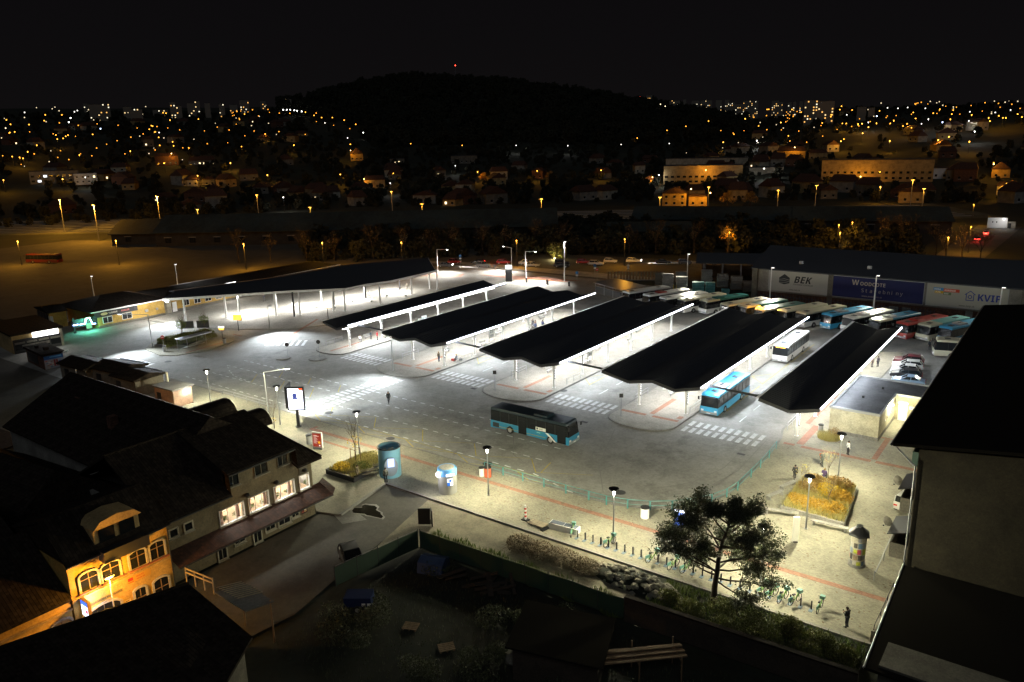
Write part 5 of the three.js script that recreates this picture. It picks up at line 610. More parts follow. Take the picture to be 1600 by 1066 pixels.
function archWindowX(parent, X, z0, z1, y0, y1, name = 'window', glass = m.glassDark, trim = m.plasterPale, t = 0.16) { // segmental arch head
  const w = Math.abs(z1 - z0), zc = (z0 + z1) / 2, rise = w * 0.22, top = (s) => Array.from({ length: 9 }, (_, i) => { const u = -1 + i / 4; return [u * (w / 2 + s), y1 - rise + (rise + s) * Math.sqrt(Math.max(0, 1 - u * u * 0.92)) ]; });
  const inner = [[-w / 2, y0], ...top(0), [w / 2, y0]], outer = [[-w / 2 - t, y0 - 0.02], ...top(t), [w / 2 + t, y0 - 0.02]];
  const sh = new THREE.Shape(outer.map(([a, b]) => new THREE.Vector2(a, b))); sh.holes.push(new THREE.Path(inner.map(([a, b]) => new THREE.Vector2(a, b)))); const gl = new THREE.Shape(inner.map(([a, b]) => new THREE.Vector2(a, b)));
  const place = (g, dx) => raw(g).rotateY(Math.PI / 2).translate(X + dx, 0, zc);
  const wd = part(name, place(new THREE.ExtrudeGeometry(gl, { depth: 0.05, bevelEnabled: false }), 0.01), glass, parent); part('surround', place(new THREE.ExtrudeGeometry(sh, { depth: 0.14, bevelEnabled: false }), 0.02), trim, wd); part('mullion', [box(0.07, y1 - y0 - 0.1, 0.06, X + 0.07, y0, zc), box(0.06, 0.06, w, X + 0.065, y0 + (y1 - y0) * 0.62, zc)], m.wood, wd);
  if (name === 'window') part('sill', box(0.4, 0.09, w + 0.5, X + 0.12, y0 - 0.1, zc), mat('sill_brick', [0.3, 0.1, 0.05], 0.8), wd); return wd;
}
{ // restaurant: lit first-floor windows, tiled lean-to over the pavement, steep dark roof
  const o = thing('restaurant', 'two-storey restaurant with a row of lit windows above a tiled lean-to', 'building', [0, 0, 0]), X = -60;
  const holes = [[-36.0, -38.5], [-39.1, -41.25], [-41.95, -44.3], [-45.0, -46.1]];
  const spans = [[-30.05, -36.0], [-38.5, -39.1], [-41.25, -41.95], [-44.3, -45.0], [-46.1, -46.6]];
  part('wall', [box(0.3, 3.2, 16.55, X - 0.15, 0, -38.32), box(0.3, 1.5, 16.55, X - 0.15, 4.75, -38.32), ...spans.map(([a, b]) => box(0.3, 1.56, Math.abs(a - b), X - 0.15, 3.195, (a + b) / 2)), box(0.3, 1.9, 7.4, X - 0.15, 6.25, -40.7)], m.plasterOlive, o);
  part('side_wall', [box(14, 6.3, 0.3, -67.3, 0, -46.45), box(14, 6.3, 0.3, -67.3, 0, -30.25), box(0.3, 6.3, 16, -74.2, 0, -38.3)], m.plasterGrey, o);
  part('floor', box(13.8, 0.2, 16, -67.2, 2.95, -38.35), m.wood, o); part('room_wall', box(0.12, 3, 16, -64.2, 3.15, -38.35), mat('room_cream', [0.6, 0.54, 0.42], 0.9), o); part('ceiling', box(4.2, 0.1, 16, -62.2, 6.1, -38.35), m.whitePaint, o);
  const pane = mat('window_pane', [0.95, 0.96, 0.95], 0.04, { transmission: 1, thickness: 0 });
  for (const [a, b] of holes) { const w = windowX(o, X, a, b, 3.28, 4.72, { glass: pane, bars: b === -46.1 ? 0 : 2, frame: m.whitePaint }); }
  for (let i = 0; i < 4; i++) { const z = [-37.2, -40.2, -43.1, -45.5][i]; part('room_lamp', box(0.9, 0.08, 0.9, -62.2, 5.85, z), glow('room_lamp', [1, 0.94, 0.82], 9), o); area(o, [-62.2, 5.8, z], [-62.2, 3, z], 0.9, 0.9, new THREE.Color(1, 0.96, 0.88), 90); part('table', [cyl(0.5, 0.5, 0.05, -61.6, 3.9, z, 14), cyl(0.06, 0.06, 0.75, -61.6, 3.15, z, 8)], m.wood, o); part('potted_plant', leafCloud([[-60.5, 3.62, z + 0.5, 0.16, 0.26, 0.3], [-60.5, 3.6, z - 0.6, 0.16, 0.22, 0.25]], 120, 0.1, 0.1), LF.green, o); part('curtain', [box(0.05, 1.5, 0.35, -60.35, 3.25, z + 0.85), box(0.05, 1.5, 0.3, -60.35, 3.25, z - 0.9)], mat('curtain', [0.5, 0.3, 0.25], 0.9), o); part('wall_picture', box(0.06, 0.7, 1.0, -64.1, 4.3, z + 0.3), mat('picture', [0.3, 0.12, 0.08], 0.7), o); }
  for (const [a, b] of [[-37.1, -38.3], [-40.1, -41.5], [-42.7, -43.8]]) windowX(o, X, a, b, 6.65, 7.95, { bars: 1, frame: m.plasterDark });
  for (const z of [-38.9, -42.2, -45.6]) { const f = part('wall_ornament', [cyl(0.3, 0.2, 0.16, X + 0.2, 5.2, z, 8), ball(0.16, X + 0.2, 5.15, z)], m.black, o); }
  part('wall_niche', box(0.06, 0.95, 1.0, X + 0.04, 4.95, -45.55), m.plasterDark, o);
  for (const [a, b] of [[-31.2, -31.9], [-32.6, -33.3]]) windowX(o, X, a, b, 4.3, 4.95, { bars: 0, frame: m.plasterPale, t: 0.12 });
  // ground floor under the lean-to
  for (const [a, b, y0, y1, n] of [[-35.4, -36.2, 0.1, 2.1, 'door'], [-37.2, -38.2, 0.9, 2.2], [-39.2, -40, 0.1, 2.2, 'door'], [-40.6, -41.6, 0.7, 2.2], [-42.1, -43.4, 0.6, 2.2], [-43.7, -44.5, 0.8, 2.1]]) { const w = windowX(o, X, a, b, y0, y1, { bars: 1, frame: m.plasterPale, t: 0.12 }); if (n) w.name = 'door'; }
  face('menu_board', 0.8, 1.3, print(0.8, 1.3, 110, (c, W, H) => { c.fillStyle = '#3a1512'; c.fillRect(0, 0, W, H); for (let i = 0; i < 14; i++) { c.fillStyle = ['#a3432b', '#c9a05a', '#7a2a22', '#d9cfc0'][i % 4]; c.fillRect(W * (0.1 + 0.4 * (i % 2)), H * (0.08 + 0.12 * Math.floor(i / 2)), W * 0.34, H * 0.08); } }), o, [X + 0.06, 1.3, -45.2], Math.PI / 2);
  const aw = part('lean_to_roof', plate([X - 0.05, 3.15, -30.6], [X - 0.05, 3.15, -47.4], [X + 2.0, 2.45, -47.4], [X + 2.0, 2.45, -30.6], 0.14), m.roofRed, o); part('gutter', bar([X + 2.05, 2.32, -30.6], [X + 2.05, 2.32, -47.4], 0.07), m.darkSteel, aw); part('end_flap', plate([X - 0.05, 3.2, -47.4], [X - 0.9, 3.0, -48.6], [X + 1.2, 2.5, -48.4], [X + 2.0, 2.45, -47.4], 0.12), m.roofRed, aw);
  for (const z of [-32, -36.5, -41.8, -46.9]) part('bracket', bar([X, 1.9, z], [X + 1.6, 2.5, z], 0.06), m.wood, o);
  // roof: two slopes, lower eaves either side of the raised middle
  const yE = 6.25, yM = 8.15, yR = 10.6, xr = -67, E = X + 0.75;
  part('roof', [plate([E, yE, -30.0], [E, yE, -37.0], [xr, yR, -37.0], [xr, yR, -30.0], 0.2), plate([E, yE - 0.1, -44.4], [E, yE - 0.1, -47.4], [xr, yR, -43.5], [xr, yR, -43.4], 0.2), plate([E - 0.2, yM, -36.9], [E - 0.2, yM, -44.5], [xr, yR + 0.05, -44.4], [xr, yR + 0.05, -36.9], 0.2), polyMesh([[E, yE - 0.1, -47.4], [-75.2, yE - 0.1, -47.4], [xr, yR, -43.5]], [[0, 1, 2]]), plate([xr, yR, -30], [xr, yR, -43.5], [-75.2, yE, -47.4], [-75.2, yE, -30], 0.2), polyMesh([[E, yE, -37], [E - 0.2, yM, -37], [xr, yR, -37]], [[0, 1, 2]]), polyMesh([[E, yE, -44.45], [E - 0.2, yM, -44.45], [xr, yR, -44.2]], [[0, 1, 2]])], m.roofDark, o);
  part('ridge_tiles', [bar([xr, yR + 0.05, -30], [xr, yR + 0.05, -43.6], 0.12), bar([xr, yR, -43.5], [E, yE, -47.4], 0.1)], m.roofDark, o);
  part('skylight_lamp_window', plate([-61.9, 7.26, -35.2], [-61.9, 7.26, -36], [-62.9, 7.85, -36], [-62.9, 7.85, -35.2], 0.05).translate(0, 0.14, 0), glow('skylight_lamp', [1, 0.55, 0.1], 0.5), o);
  part('gutter', [bar([E + 0.06, yE - 0.2, -30], [E + 0.06, yE - 0.2, -37], 0.08), bar([E - 0.1, yM - 0.2, -37], [E - 0.1, yM - 0.2, -44.4], 0.08)], m.darkSteel, o); part('downpipe', bar([X + 0.1, 0, -30.2], [X + 0.1, 6.2, -30.2], 0.06), m.darkSteel, o);
}
{ // north wing towards the station: hipped roof with two barrel dormers
  const o = thing('north_wing', 'large dark hipped-roof block with two barrel dormers facing the station', 'building', [0, 0, 0]);
  part('wall', box(20.5, 6.6, 13.6, -85, 0, -39.9), m.plasterGrey, o); part('roof', hipRoof(15, 31, 6.7, 4.7, 1.5, 1.5).rotateY(-Math.PI / 2).translate(-80, 0, -40), m.roofDark, o);
  for (const x of [-75.2, -69]) { const d = part('barrel_dormer', raw(new THREE.CylinderGeometry(1.7, 1.7, 4.4, 14, 1, false, Math.PI / 2, Math.PI)).rotateX(Math.PI / 2).scale(1, 0.85, 1).rotateZ(0).translate(x, 7.9, -45.6), m.roofDark, o); part('dormer_wall', box(3.0, 2.1, 3.4, x, 6, -45.5), m.plasterOchre, d); part('window', box(1.4, 1.2, 0.08, x, 6.6, -47.24), m.glassDark, d); }
  part('chimney', [box(1, 1.8, 0.8, -88, 8.2, -38), box(0.8, 1.6, 0.8, -78, 8.6, -36.4)], m.brick, o);
  const r = thing('rear_wing', 'dark pitched roof behind the restaurant with faint gables and skylights', 'building', [-79, 0, -27], 0.1); part('wall', box(16, 5.4, 10), m.plasterDark, r); part('roof', hipRoof(11, 17, 5.4, 3.6, 1, 1).rotateY(Math.PI / 2), m.roofDark, r); part('white_verge', [beam([2, 7.2, 3.4], [5.5, 6.2, 4.8], 0.12, 0.12), beam([-3, 7.4, 3.2], [-2.6, 6.2, 4.8], 0.12, 0.12)], m.plasterGrey, r); for (const x of [-5, 0.5]) part('skylight', box(1, 0.08, 1.2, x, 7.0, 3.2, 0, 0, 0.55), m.plasterGrey, r); part('roof_vent', cyl(0.5, 0.5, 0.8, -7, 8, -1, 10), m.greySteel, r);
  const q = thing('courtyard_block', 'low dark flat-roofed yard buildings at the left edge of the frame', 'building', [-104, 0, -30], 0.1); part('wall', box(14, 3.4, 10), m.plasterDark, q); part('roof', [box(14.6, 0.2, 10.6, 0, 3.4), box(3, 0.8, 3, -3, 3.6)], m.roofDark, q);
  const r2 = thing('near_left_roof', 'black pitched roof filling the left edge below the lamp', 'building', [-70, 0, -14], 0.0); part('wall', box(14, 6.2, 14), m.plasterDark, r2); part('roof', hipRoof(16, 15, 6.2, 3.6, 0, 0), m.roofDark, r2); part('chimney', box(0.9, 1.6, 0.9, 1, 8.6, -2), m.brick, r2);
}
{ // yellow house lit by the sodium street lamp
  const o = thing('yellow_house', 'yellow house with arched windows under a street lamp', 'building', [0, 0, 0]), X = -58;
  part('wall', box(10, 6.9, 8, X - 5, 0, -26.02), m.plasterYellow, o);
  for (const [a, b] of [[-22.75, -24.05], [-24.4, -25.75], [-26.62, -27.9], [-28.3, -29.5]]) archWindowX(o, X, a, b, 4.2, 5.65);
  archWindowX(o, X, -22.9, -25.4, 0.1, 2.5, 'gate', m.glassDark, m.plasterPale, 0.18); archWindowX(o, X, -26.6, -27.5, 0.1, 2.4, 'door'); archWindowX(o, X, -28.2, -29.45, 0.1, 2.4, 'door');
  part('roof', [plate([X + 0.35, 6.85, -21.9], [X + 0.35, 6.85, -30.1], [X - 3.2, 9.6, -30.1], [X - 3.2, 9.6, -21.9], 0.2), plate([X - 3.2, 9.6, -21.9], [X - 3.2, 9.6, -30.1], [X - 10.4, 6.9, -30.1], [X - 10.4, 6.9, -21.9], 0.2), polyMesh([[X, 6.8, -22.02], [X - 10, 6.8, -22.02], [X - 3.2, 9.5, -22.02]], [[0, 1, 2]])], m.roofDark, o);
  const d = part('dormer', [box(1.6, 1.7, 3.6, X - 1.1, 6.9, -26.2), profX([[-1.9, 0], [1.9, 0], [1.3, 0.55], [0, 0.75], [-1.3, 0.55]], -2.2, 0.1).translate(X, 8.6, -26.2)], m.plasterOchre, o); part('window', [box(0.08, 1.2, 1.2, X - 0.28, 7.2, -25.4), box(0.08, 1.2, 1.2, X - 0.28, 7.2, -27)], m.glassDark, d); part('balcony', [box(1.1, 0.9, 3.6, X + 0.4, 6.1, -26.2)], m.darkSteel, d);
  part('band', box(0.1, 0.12, 8, X + 0.06, 3.75, -26), m.plasterOchre, o); part('downpipe', bar([X + 0.1, 0, -29.95], [X + 0.1, 6.7, -29.95], 0.06), m.darkSteel, o); part('gutter', bar([X + 0.4, 6.75, -21.9], [X + 0.4, 6.75, -30.1], 0.09), m.darkSteel, o);
  face('shop_lettering', 2.7, 0.26, print(2.7, 0.26, 110, (c, W, H) => { c.fillStyle = '#7a6a3a'; c.fillRect(0, 0, W, H); c.fillStyle = '#1c1c14'; c.font = 'bold ' + Math.round(H * 0.8) + 'px serif'; c.textBaseline = 'middle'; c.fillText('PIZZA AROMA RISTORANTE', 6, H * 0.55, W - 12); }), o, [X + 0.03, 2.9, -24.4], Math.PI / 2);
  face('clinic_lettering', 1.9, 0.55, print(1.9, 0.55, 110, (c, W, H) => { c.fillStyle = '#b58a2e'; c.fillRect(0, 0, W, H); c.fillStyle = '#a02a1c'; c.fillRect(0, H * 0.15, W * 0.22, H * 0.5); c.font = 'bold ' + Math.round(H * 0.3) + 'px sans-serif'; c.fillText('REALITY', W * 0.36, H * 0.4); c.fillText('servis 24', W * 0.36, H * 0.78); c.fillRect(0, H * 0.8, W * 0.24, H * 0.1); }), o, [X + 0.03, 3.35, -27.2], Math.PI / 2);
  face('notice', 0.5, 0.7, print(0.5, 0.7, 110, (c, W, H) => { c.fillStyle = '#cbb07a'; c.fillRect(0, 0, W, H); c.fillStyle = '#7a1f18'; c.fillRect(W * 0.1, H * 0.5, W * 0.8, H * 0.4); c.fillStyle = '#333'; c.fillRect(W * 0.1, H * 0.1, W * 0.7, H * 0.1); }), o, [X + 0.03, 1.5, -26.0], Math.PI / 2);
  const s = thing('lit_bracket_sign', 'glowing blue and white bracket sign on the yellow house corner', 'sign', [X + 0.75, 2.5, -22.6], 0); part('case', box(1.1, 1.4, 0.24), m.wood, s); face('sign_light', 0.98, 1.28, print(0.98, 1.28, 130, (c, W, H) => { c.fillStyle = '#e8f0ff'; c.fillRect(0, 0, W, H); c.fillStyle = '#2a4bd0'; c.fillRect(0, 0, W, H * 0.28); c.fillStyle = '#c03040'; c.fillRect(W * 0.55, H * 0.5, W * 0.4, H * 0.25); c.fillStyle = '#3a66c8'; c.fillRect(W * 0.2, H * 0.55, W * 0.2, H * 0.25); }), s, [0, 0.7, 0.126], 0, 2.2); part('bracket', bar([-0.7, 1.3, 0], [0, 1.3, 0], 0.04), m.darkSteel, s); point(s, [0.1, 0.9, -0.6], new THREE.Color(0.6, 0.72, 1), 9);
  const y2 = thing('ochre_house', 'low ochre house with a big shuttered gate at the left edge', 'building', [0, 0, 0]); part('wall', box(9, 4.2, 13, X - 4.6, 0, -15.4), m.plasterYellow, y2); part('cornice', [box(0.2, 0.14, 13, X, 3.2, -15.4), box(0.3, 0.2, 13.1, X, 4.1, -15.4)], m.plasterOchre, y2); archWindowX(y2, X - 0.1, -20.4, -21.7, 0.1, 2.7, 'door', m.plasterOchre); archWindowX(y2, X - 0.1, -16.0, -19.6, 0.1, 2.6, 'gate', m.plasterGrey, m.plasterOchre, 0.3); part('roof', [plate([X + 0.3, 4.25, -8.9], [X + 0.3, 4.25, -21.9], [X - 6, 8.0, -21.9], [X - 6, 8.0, -8.9], 0.2), polyMesh([[X, 4.2, -21.85], [X - 9.3, 4.2, -21.85], [X - 6, 7.8, -21.85]], [[0, 1, 2]])], m.roofDark, y2); part('shutter_slats', Array.from({ length: 14 }, (_, i) => box(0.05, 0.06, 3.3, X + 0.0, 0.3 + i * 0.14, -17.8)), m.plasterDark, y2);
  const l = thing('street_lamp', 'sodium street lamp on a thin pole before the yellow house', 'lamp', [-56.4, 0, -24.2]); part('pole', cyl(0.07, 0.045, 5.3, 0, 0, 0, 8), m.greySteel, l); const hd = part('lamp_head', box(0.28, 0.12, 0.7, 0, 5.3, 0), m.greySteel, l); part('lamp_lens', box(0.2, 0.06, 0.44, 0, 5.24, 0), glow('sodium_lens', [1, 0.55, 0.1], 28), hd); point(l, [0.5, 4.9, 0], SODIUM, 90);
  const l2 = thing('street_lamp', 'sodium street lamp with a curved neck above the dark roofs on the left', 'lamp', [-99.2, 0, -45.8]); part('pole', [cyl(0.09, 0.06, 6.4, -0.6, 0, 0, 8), bar([-0.6, 6.4, 0], [-0.3, 6.9, 0], 0.05), bar([-0.3, 6.9, 0], [0.2, 7.0, 0], 0.05)], m.greySteel, l2); const h2 = part('lamp_head', box(0.7, 0.14, 0.3, 0.5, 6.98, 0), m.greySteel, l2); part('lamp_lens', box(0.48, 0.1, 0.24, 0.5, 6.9, 0), glow('sodium_lens', [1, 0.55, 0.1], 28), h2); point(l2, [0.5, 6.6, 0], SODIUM, 60);
}
{ // dark roof in the near left corner with a pale railing
  const o = thing('corner_roof_house', 'dark tiled roof filling the lower left corner, pale board railing at its end', 'building', [0, 0, 0]);
  const A = [-55.6, 5.0, -11.6], B = [-51.0, 5.0, -27.4], Cc = [-43.2, 3.7, -27.2], D = [-38, 3.2, -19], Ee = [-36, 3.1, -8], Ff = [-60, 5, -8];
  part('roof', [plate(A, B, Cc, D, 0.22), plate(A, D, Ee, Ff, 0.22)], m.roofDark, o); part('ridge_tiles', [bar([A[0], 5.05, A[2]], [B[0], 5.05, B[2]], 0.13)], m.roofDark, o); part('wall', slab([[-55.2, -11.8], [-51.2, -26.9], [-43.6, -26.7], [-38.6, -18.8], [-37, -8.6], [-59, -8.6]], 0, 3.0), m.plasterDark, o);
  part('back_wall', beam([-55.4, 3.9, -11.7], [-51, 3.9, -27.2], 0.2, 1.9), m.plasterDark, o); const r = part('railing', [beam([-53.4, 4.9, -28.6], [-50.2, 4.9, -28.9], 0.06, 0.14), beam([-53.4, 4.55, -28.6], [-50.2, 4.55, -28.9], 0.06, 0.14), ...[0, 1, 2, 3].map((i) => beam([-53.4 + i * 1.05, 3.6, -28.6 - i * 0.1], [-53.4 + i * 1.05, 5.0, -28.6 - i * 0.1 - 0.01], 0.08, 0.08))], m.woodPale, o);
  part('lath_screen', Array.from({ length: 9 }, (_, i) => beam([-50 + i * 0.32, 4.2, -29], [-49.4 + i * 0.32, 4.0, -30.8], 0.06, 0.05)), m.woodPale, o); part('screen_roof', plate([-50, 3.9, -28.8], [-46.2, 3.7, -28.8], [-45.8, 3.5, -31], [-49.6, 3.7, -31], 0.1), m.bitumen, o); for (const p of [[-49.6, -30.8], [-46, -30.8]]) part('post', bar([p[0], 0, p[1]], [p[0], 3.6, p[1]], 0.07), m.wood, o);
}
{ // big dark building on the right
  const o = thing('apartment_block', 'big unlit building on the right with a low-pitched black roof and brown gable wall', 'building', [0, 0, 0]);
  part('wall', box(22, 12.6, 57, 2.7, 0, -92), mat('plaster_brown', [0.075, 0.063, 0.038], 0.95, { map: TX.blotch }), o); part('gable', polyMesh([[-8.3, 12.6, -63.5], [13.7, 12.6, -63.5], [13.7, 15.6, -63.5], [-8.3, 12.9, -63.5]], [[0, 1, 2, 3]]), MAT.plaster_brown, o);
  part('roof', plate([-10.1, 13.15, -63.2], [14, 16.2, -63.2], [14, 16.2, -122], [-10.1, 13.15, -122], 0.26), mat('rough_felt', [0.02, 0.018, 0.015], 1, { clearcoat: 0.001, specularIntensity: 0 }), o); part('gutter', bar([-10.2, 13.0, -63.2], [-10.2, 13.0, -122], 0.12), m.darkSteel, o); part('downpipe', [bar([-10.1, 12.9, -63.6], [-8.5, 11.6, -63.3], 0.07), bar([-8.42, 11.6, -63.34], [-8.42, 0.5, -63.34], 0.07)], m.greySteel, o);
  for (const [y, z, n] of [[2.6, -66.6, 0], [5.4, -69.6, 0], [8.2, -73.4, 1]]) { const b = part('balcony', [box(1.4, 0.18, 3.4, -9.1, y, z), box(0.1, 1.2, 3.4, -9.8, y + 0.1, z), box(1.4, 1.2, 0.1, -9.1, y + 0.1, z + 1.7), box(1.4, 1.2, 0.1, -9.1, y + 0.1, z - 1.7)], n ? mat('balcony_green', [0.03, 0.07, 0.06], 0.5) : m.plasterDark, o); part('awning', plate([-8.4, y + 2.6, z + 1.8], [-8.4, y + 2.6, z - 1.8], [-10.1, y + 2.05, z - 1.8], [-10.1, y + 2.05, z + 1.8], 0.08), m.darkSteel, b); }
  for (const [y, z, l] of [[4.6, -67.2, 'round satellite dish on the lower balcony of the dark building'], [7.2, -70.2, 'round satellite dish on the upper balcony of the dark building']]) { const d = thing('satellite_dish', l, 'satellite dish', [-10.5, y, z], -0.4); part('reflector', raw(new THREE.SphereGeometry(0.75, 16, 8, 0, Math.PI * 2, 0, 0.62)).rotateX(Math.PI / 2).translate(0, 0, -0.55), m.plasterDark, d); part('arm', [bar([0, -0.3, 0.05], [0.1, -0.15, 0.75], 0.025), bar([0, 0, 0], [0.9, -0.1, -0.1], 0.04), ball(0.07, 0.1, -0.15, 0.75)], m.darkSteel, d); }
  const a = thing('annex_roof', 'low dark tiled annex in front of the big building with a pale gutter', 'building', [0, 0, 0]); part('wall', box(22, 2.6, 9.5, 3.6, 0, -54.6), m.plasterDark, a); part('roof', plate([-8.4, 3.2, -63], [14, 3.2, -63], [14, 2.4, -49.4], [-8.2, 2.4, -49.4], 0.2), MAT.rough_felt || mat('rough_felt', [0.02, 0.018, 0.015], 1, { clearcoat: 0.001, specularIntensity: 0 }), a); part('gutter', bar([-8.4, 3.15, -63.2], [-8.2, 2.35, -49.4], 0.09), m.steel, a);
  const lw = thing('low_wall', 'pale low wall with railing between the plaza and the dark building', 'wall', [-8.9, 0, -59.4]); part('wall', box(0.3, 1.1, 7.2), m.plasterPale, lw); part('rail', [bar([0, 1.5, -3.4], [0, 1.5, 3.4], 0.03), ...[-3.4, -1.2, 1.2, 3.4].map((z) => bar([0, 1.1, z], [0, 1.5, z], 0.03))], m.darkSteel, lw);
  const gl = thing('glazed_porch', 'narrow glazed porch in the shade of the dark building eave', 'porch', [-9.4, 0.12, -88]); part('frame', [box(0.08, 2.6, 0.08, -0.7, 0, -3), box(0.08, 2.6, 0.08, -0.7, 0, 0), box(0.08, 2.6, 0.08, -0.7, 0, 3), box(0.08, 0.08, 6, -0.7, 2.6)], m.darkSteel, gl); for (const z of [-1.5, 1.5]) part('pane', box(0.03, 2.5, 2.8, -0.7, 0.05, z), m.glassDark, gl); part('roof', box(1.6, 0.1, 6.4, 0, 2.7), m.darkSteel, gl);
  const pp = thing('steel_handrail', 'grey handrail running up to the balconies of the dark building', 'railing', [-10.6, 0.12, -68.5], 0); part('rail', bar([0, 0.9, 4], [-0.2, 0.9, -4], 0.05), m.greySteel, pp); for (const z of [-3.8, 0, 3.8]) part('post', bar([-0.1, 0, z], [-0.1, 0.9, z], 0.03), m.greySteel, pp);
}
{ // flat-roofed toilet block, L-shaped, lit doorway in its inner corner
  const o = thing('toilet_block', 'cream flat-roofed toilet block with a lit doorway', 'building', [0, 0.12, 0]);
  part('wall', slab([[-23, -97.2], [-17.3, -97.2], [-17.3, -106.4], [-9, -106.4], [-9, -112.2], [-23, -112.2]], 0, 3.15), mat('plaster_cream', [0.6, 0.55, 0.38], 0.9, { map: TX.blotch }), o); part('plinth', [box(5.72, 0.45, 0.06, -20.15, 0, -97.16), box(0.06, 0.45, 9.2, -17.26, 0, -101.8)], m.plasterGrey, o);
  part('roof', slab([[-23, -97.2], [-17.3, -97.2], [-17.3, -106.4], [-9, -106.4], [-9, -112.2], [-23, -112.2]], 3.15, 3.3), m.bitumen, o); part('parapet', [box(0.25, 0.3, 15.2, -23, 3.2, -104.7), box(5.9, 0.3, 0.25, -20.15, 3.2, -97.2), box(0.25, 0.3, 9.3, -17.3, 3.2, -101.8), box(8.4, 0.3, 0.25, -13.2, 3.2, -106.4), box(14.2, 0.3, 0.25, -16, 3.2, -112.2)], m.greySteel, o);
  const d = part('door', box(1.05, 2.1, 0.08, -16.3, 0, -106.34), m.whitePaint, o); part('door_light', box(0.2, 1.3, 0.03, -16.2, 0.45, -106.28), glow('door_light', [1, 0.98, 0.9], 3), d); part('door_lamp', box(1.0, 0.12, 0.12, -16.3, 2.3, -106.28), glow('door_lamp', [1, 0.96, 0.75], 12), o); area(o, [-16.3, 2.25, -106.1], [-16.3, 0, -104.5], 1.0, 0.12, WARMWHITE, 160);
  face('toilet_sign', 0.75, 0.42, print(0.75, 0.42, 160, (c, W, H) => { c.fillStyle = '#e9e6d8'; c.fillRect(0, 0, W, H); c.fillStyle = '#3048b0'; c.font = 'bold ' + Math.round(H * 0.45) + 'px sans-serif'; c.fillText('WC', W * 0.1, H * 0.45); c.fillRect(W * 0.08, H * 0.55, W * 0.8, H * 0.3); }), o, [-15.2, 1.9, -106.27], 0);
  for (const z of [-100.4, -102, -103.6]) part('wall_lamp', box(0.1, 0.14, 0.22, -17.22, 1.6, z), m.whitePaint, o); part('roof_vent', [cyl(0.16, 0.16, 0.3, -20.5, 3.3, -103), cyl(0.16, 0.16, 0.3, -19.2, 3.3, -108), box(0.5, 0.25, 0.5, -13, 3.3, -109.5)], m.darkSteel, o);
  point(o, [-16.4, 2.9, -103.2], WARMWHITE, 40); part('porch_lamp', ball(0.12, -17.0, 2.9, -103.2), glow('porch_lamp', [1, 0.95, 0.75], 10), o);
  const c = thing('concrete_ramp', 'pale concrete ramp wall beside the parked cars', 'wall', [-11.6, 0, -121], -0.1); part('wall', box(0.5, 0.9, 12), m.concrete, c); part('cap', box(0.7, 0.08, 12.1, 0, 0.9), m.kerb, c);
}
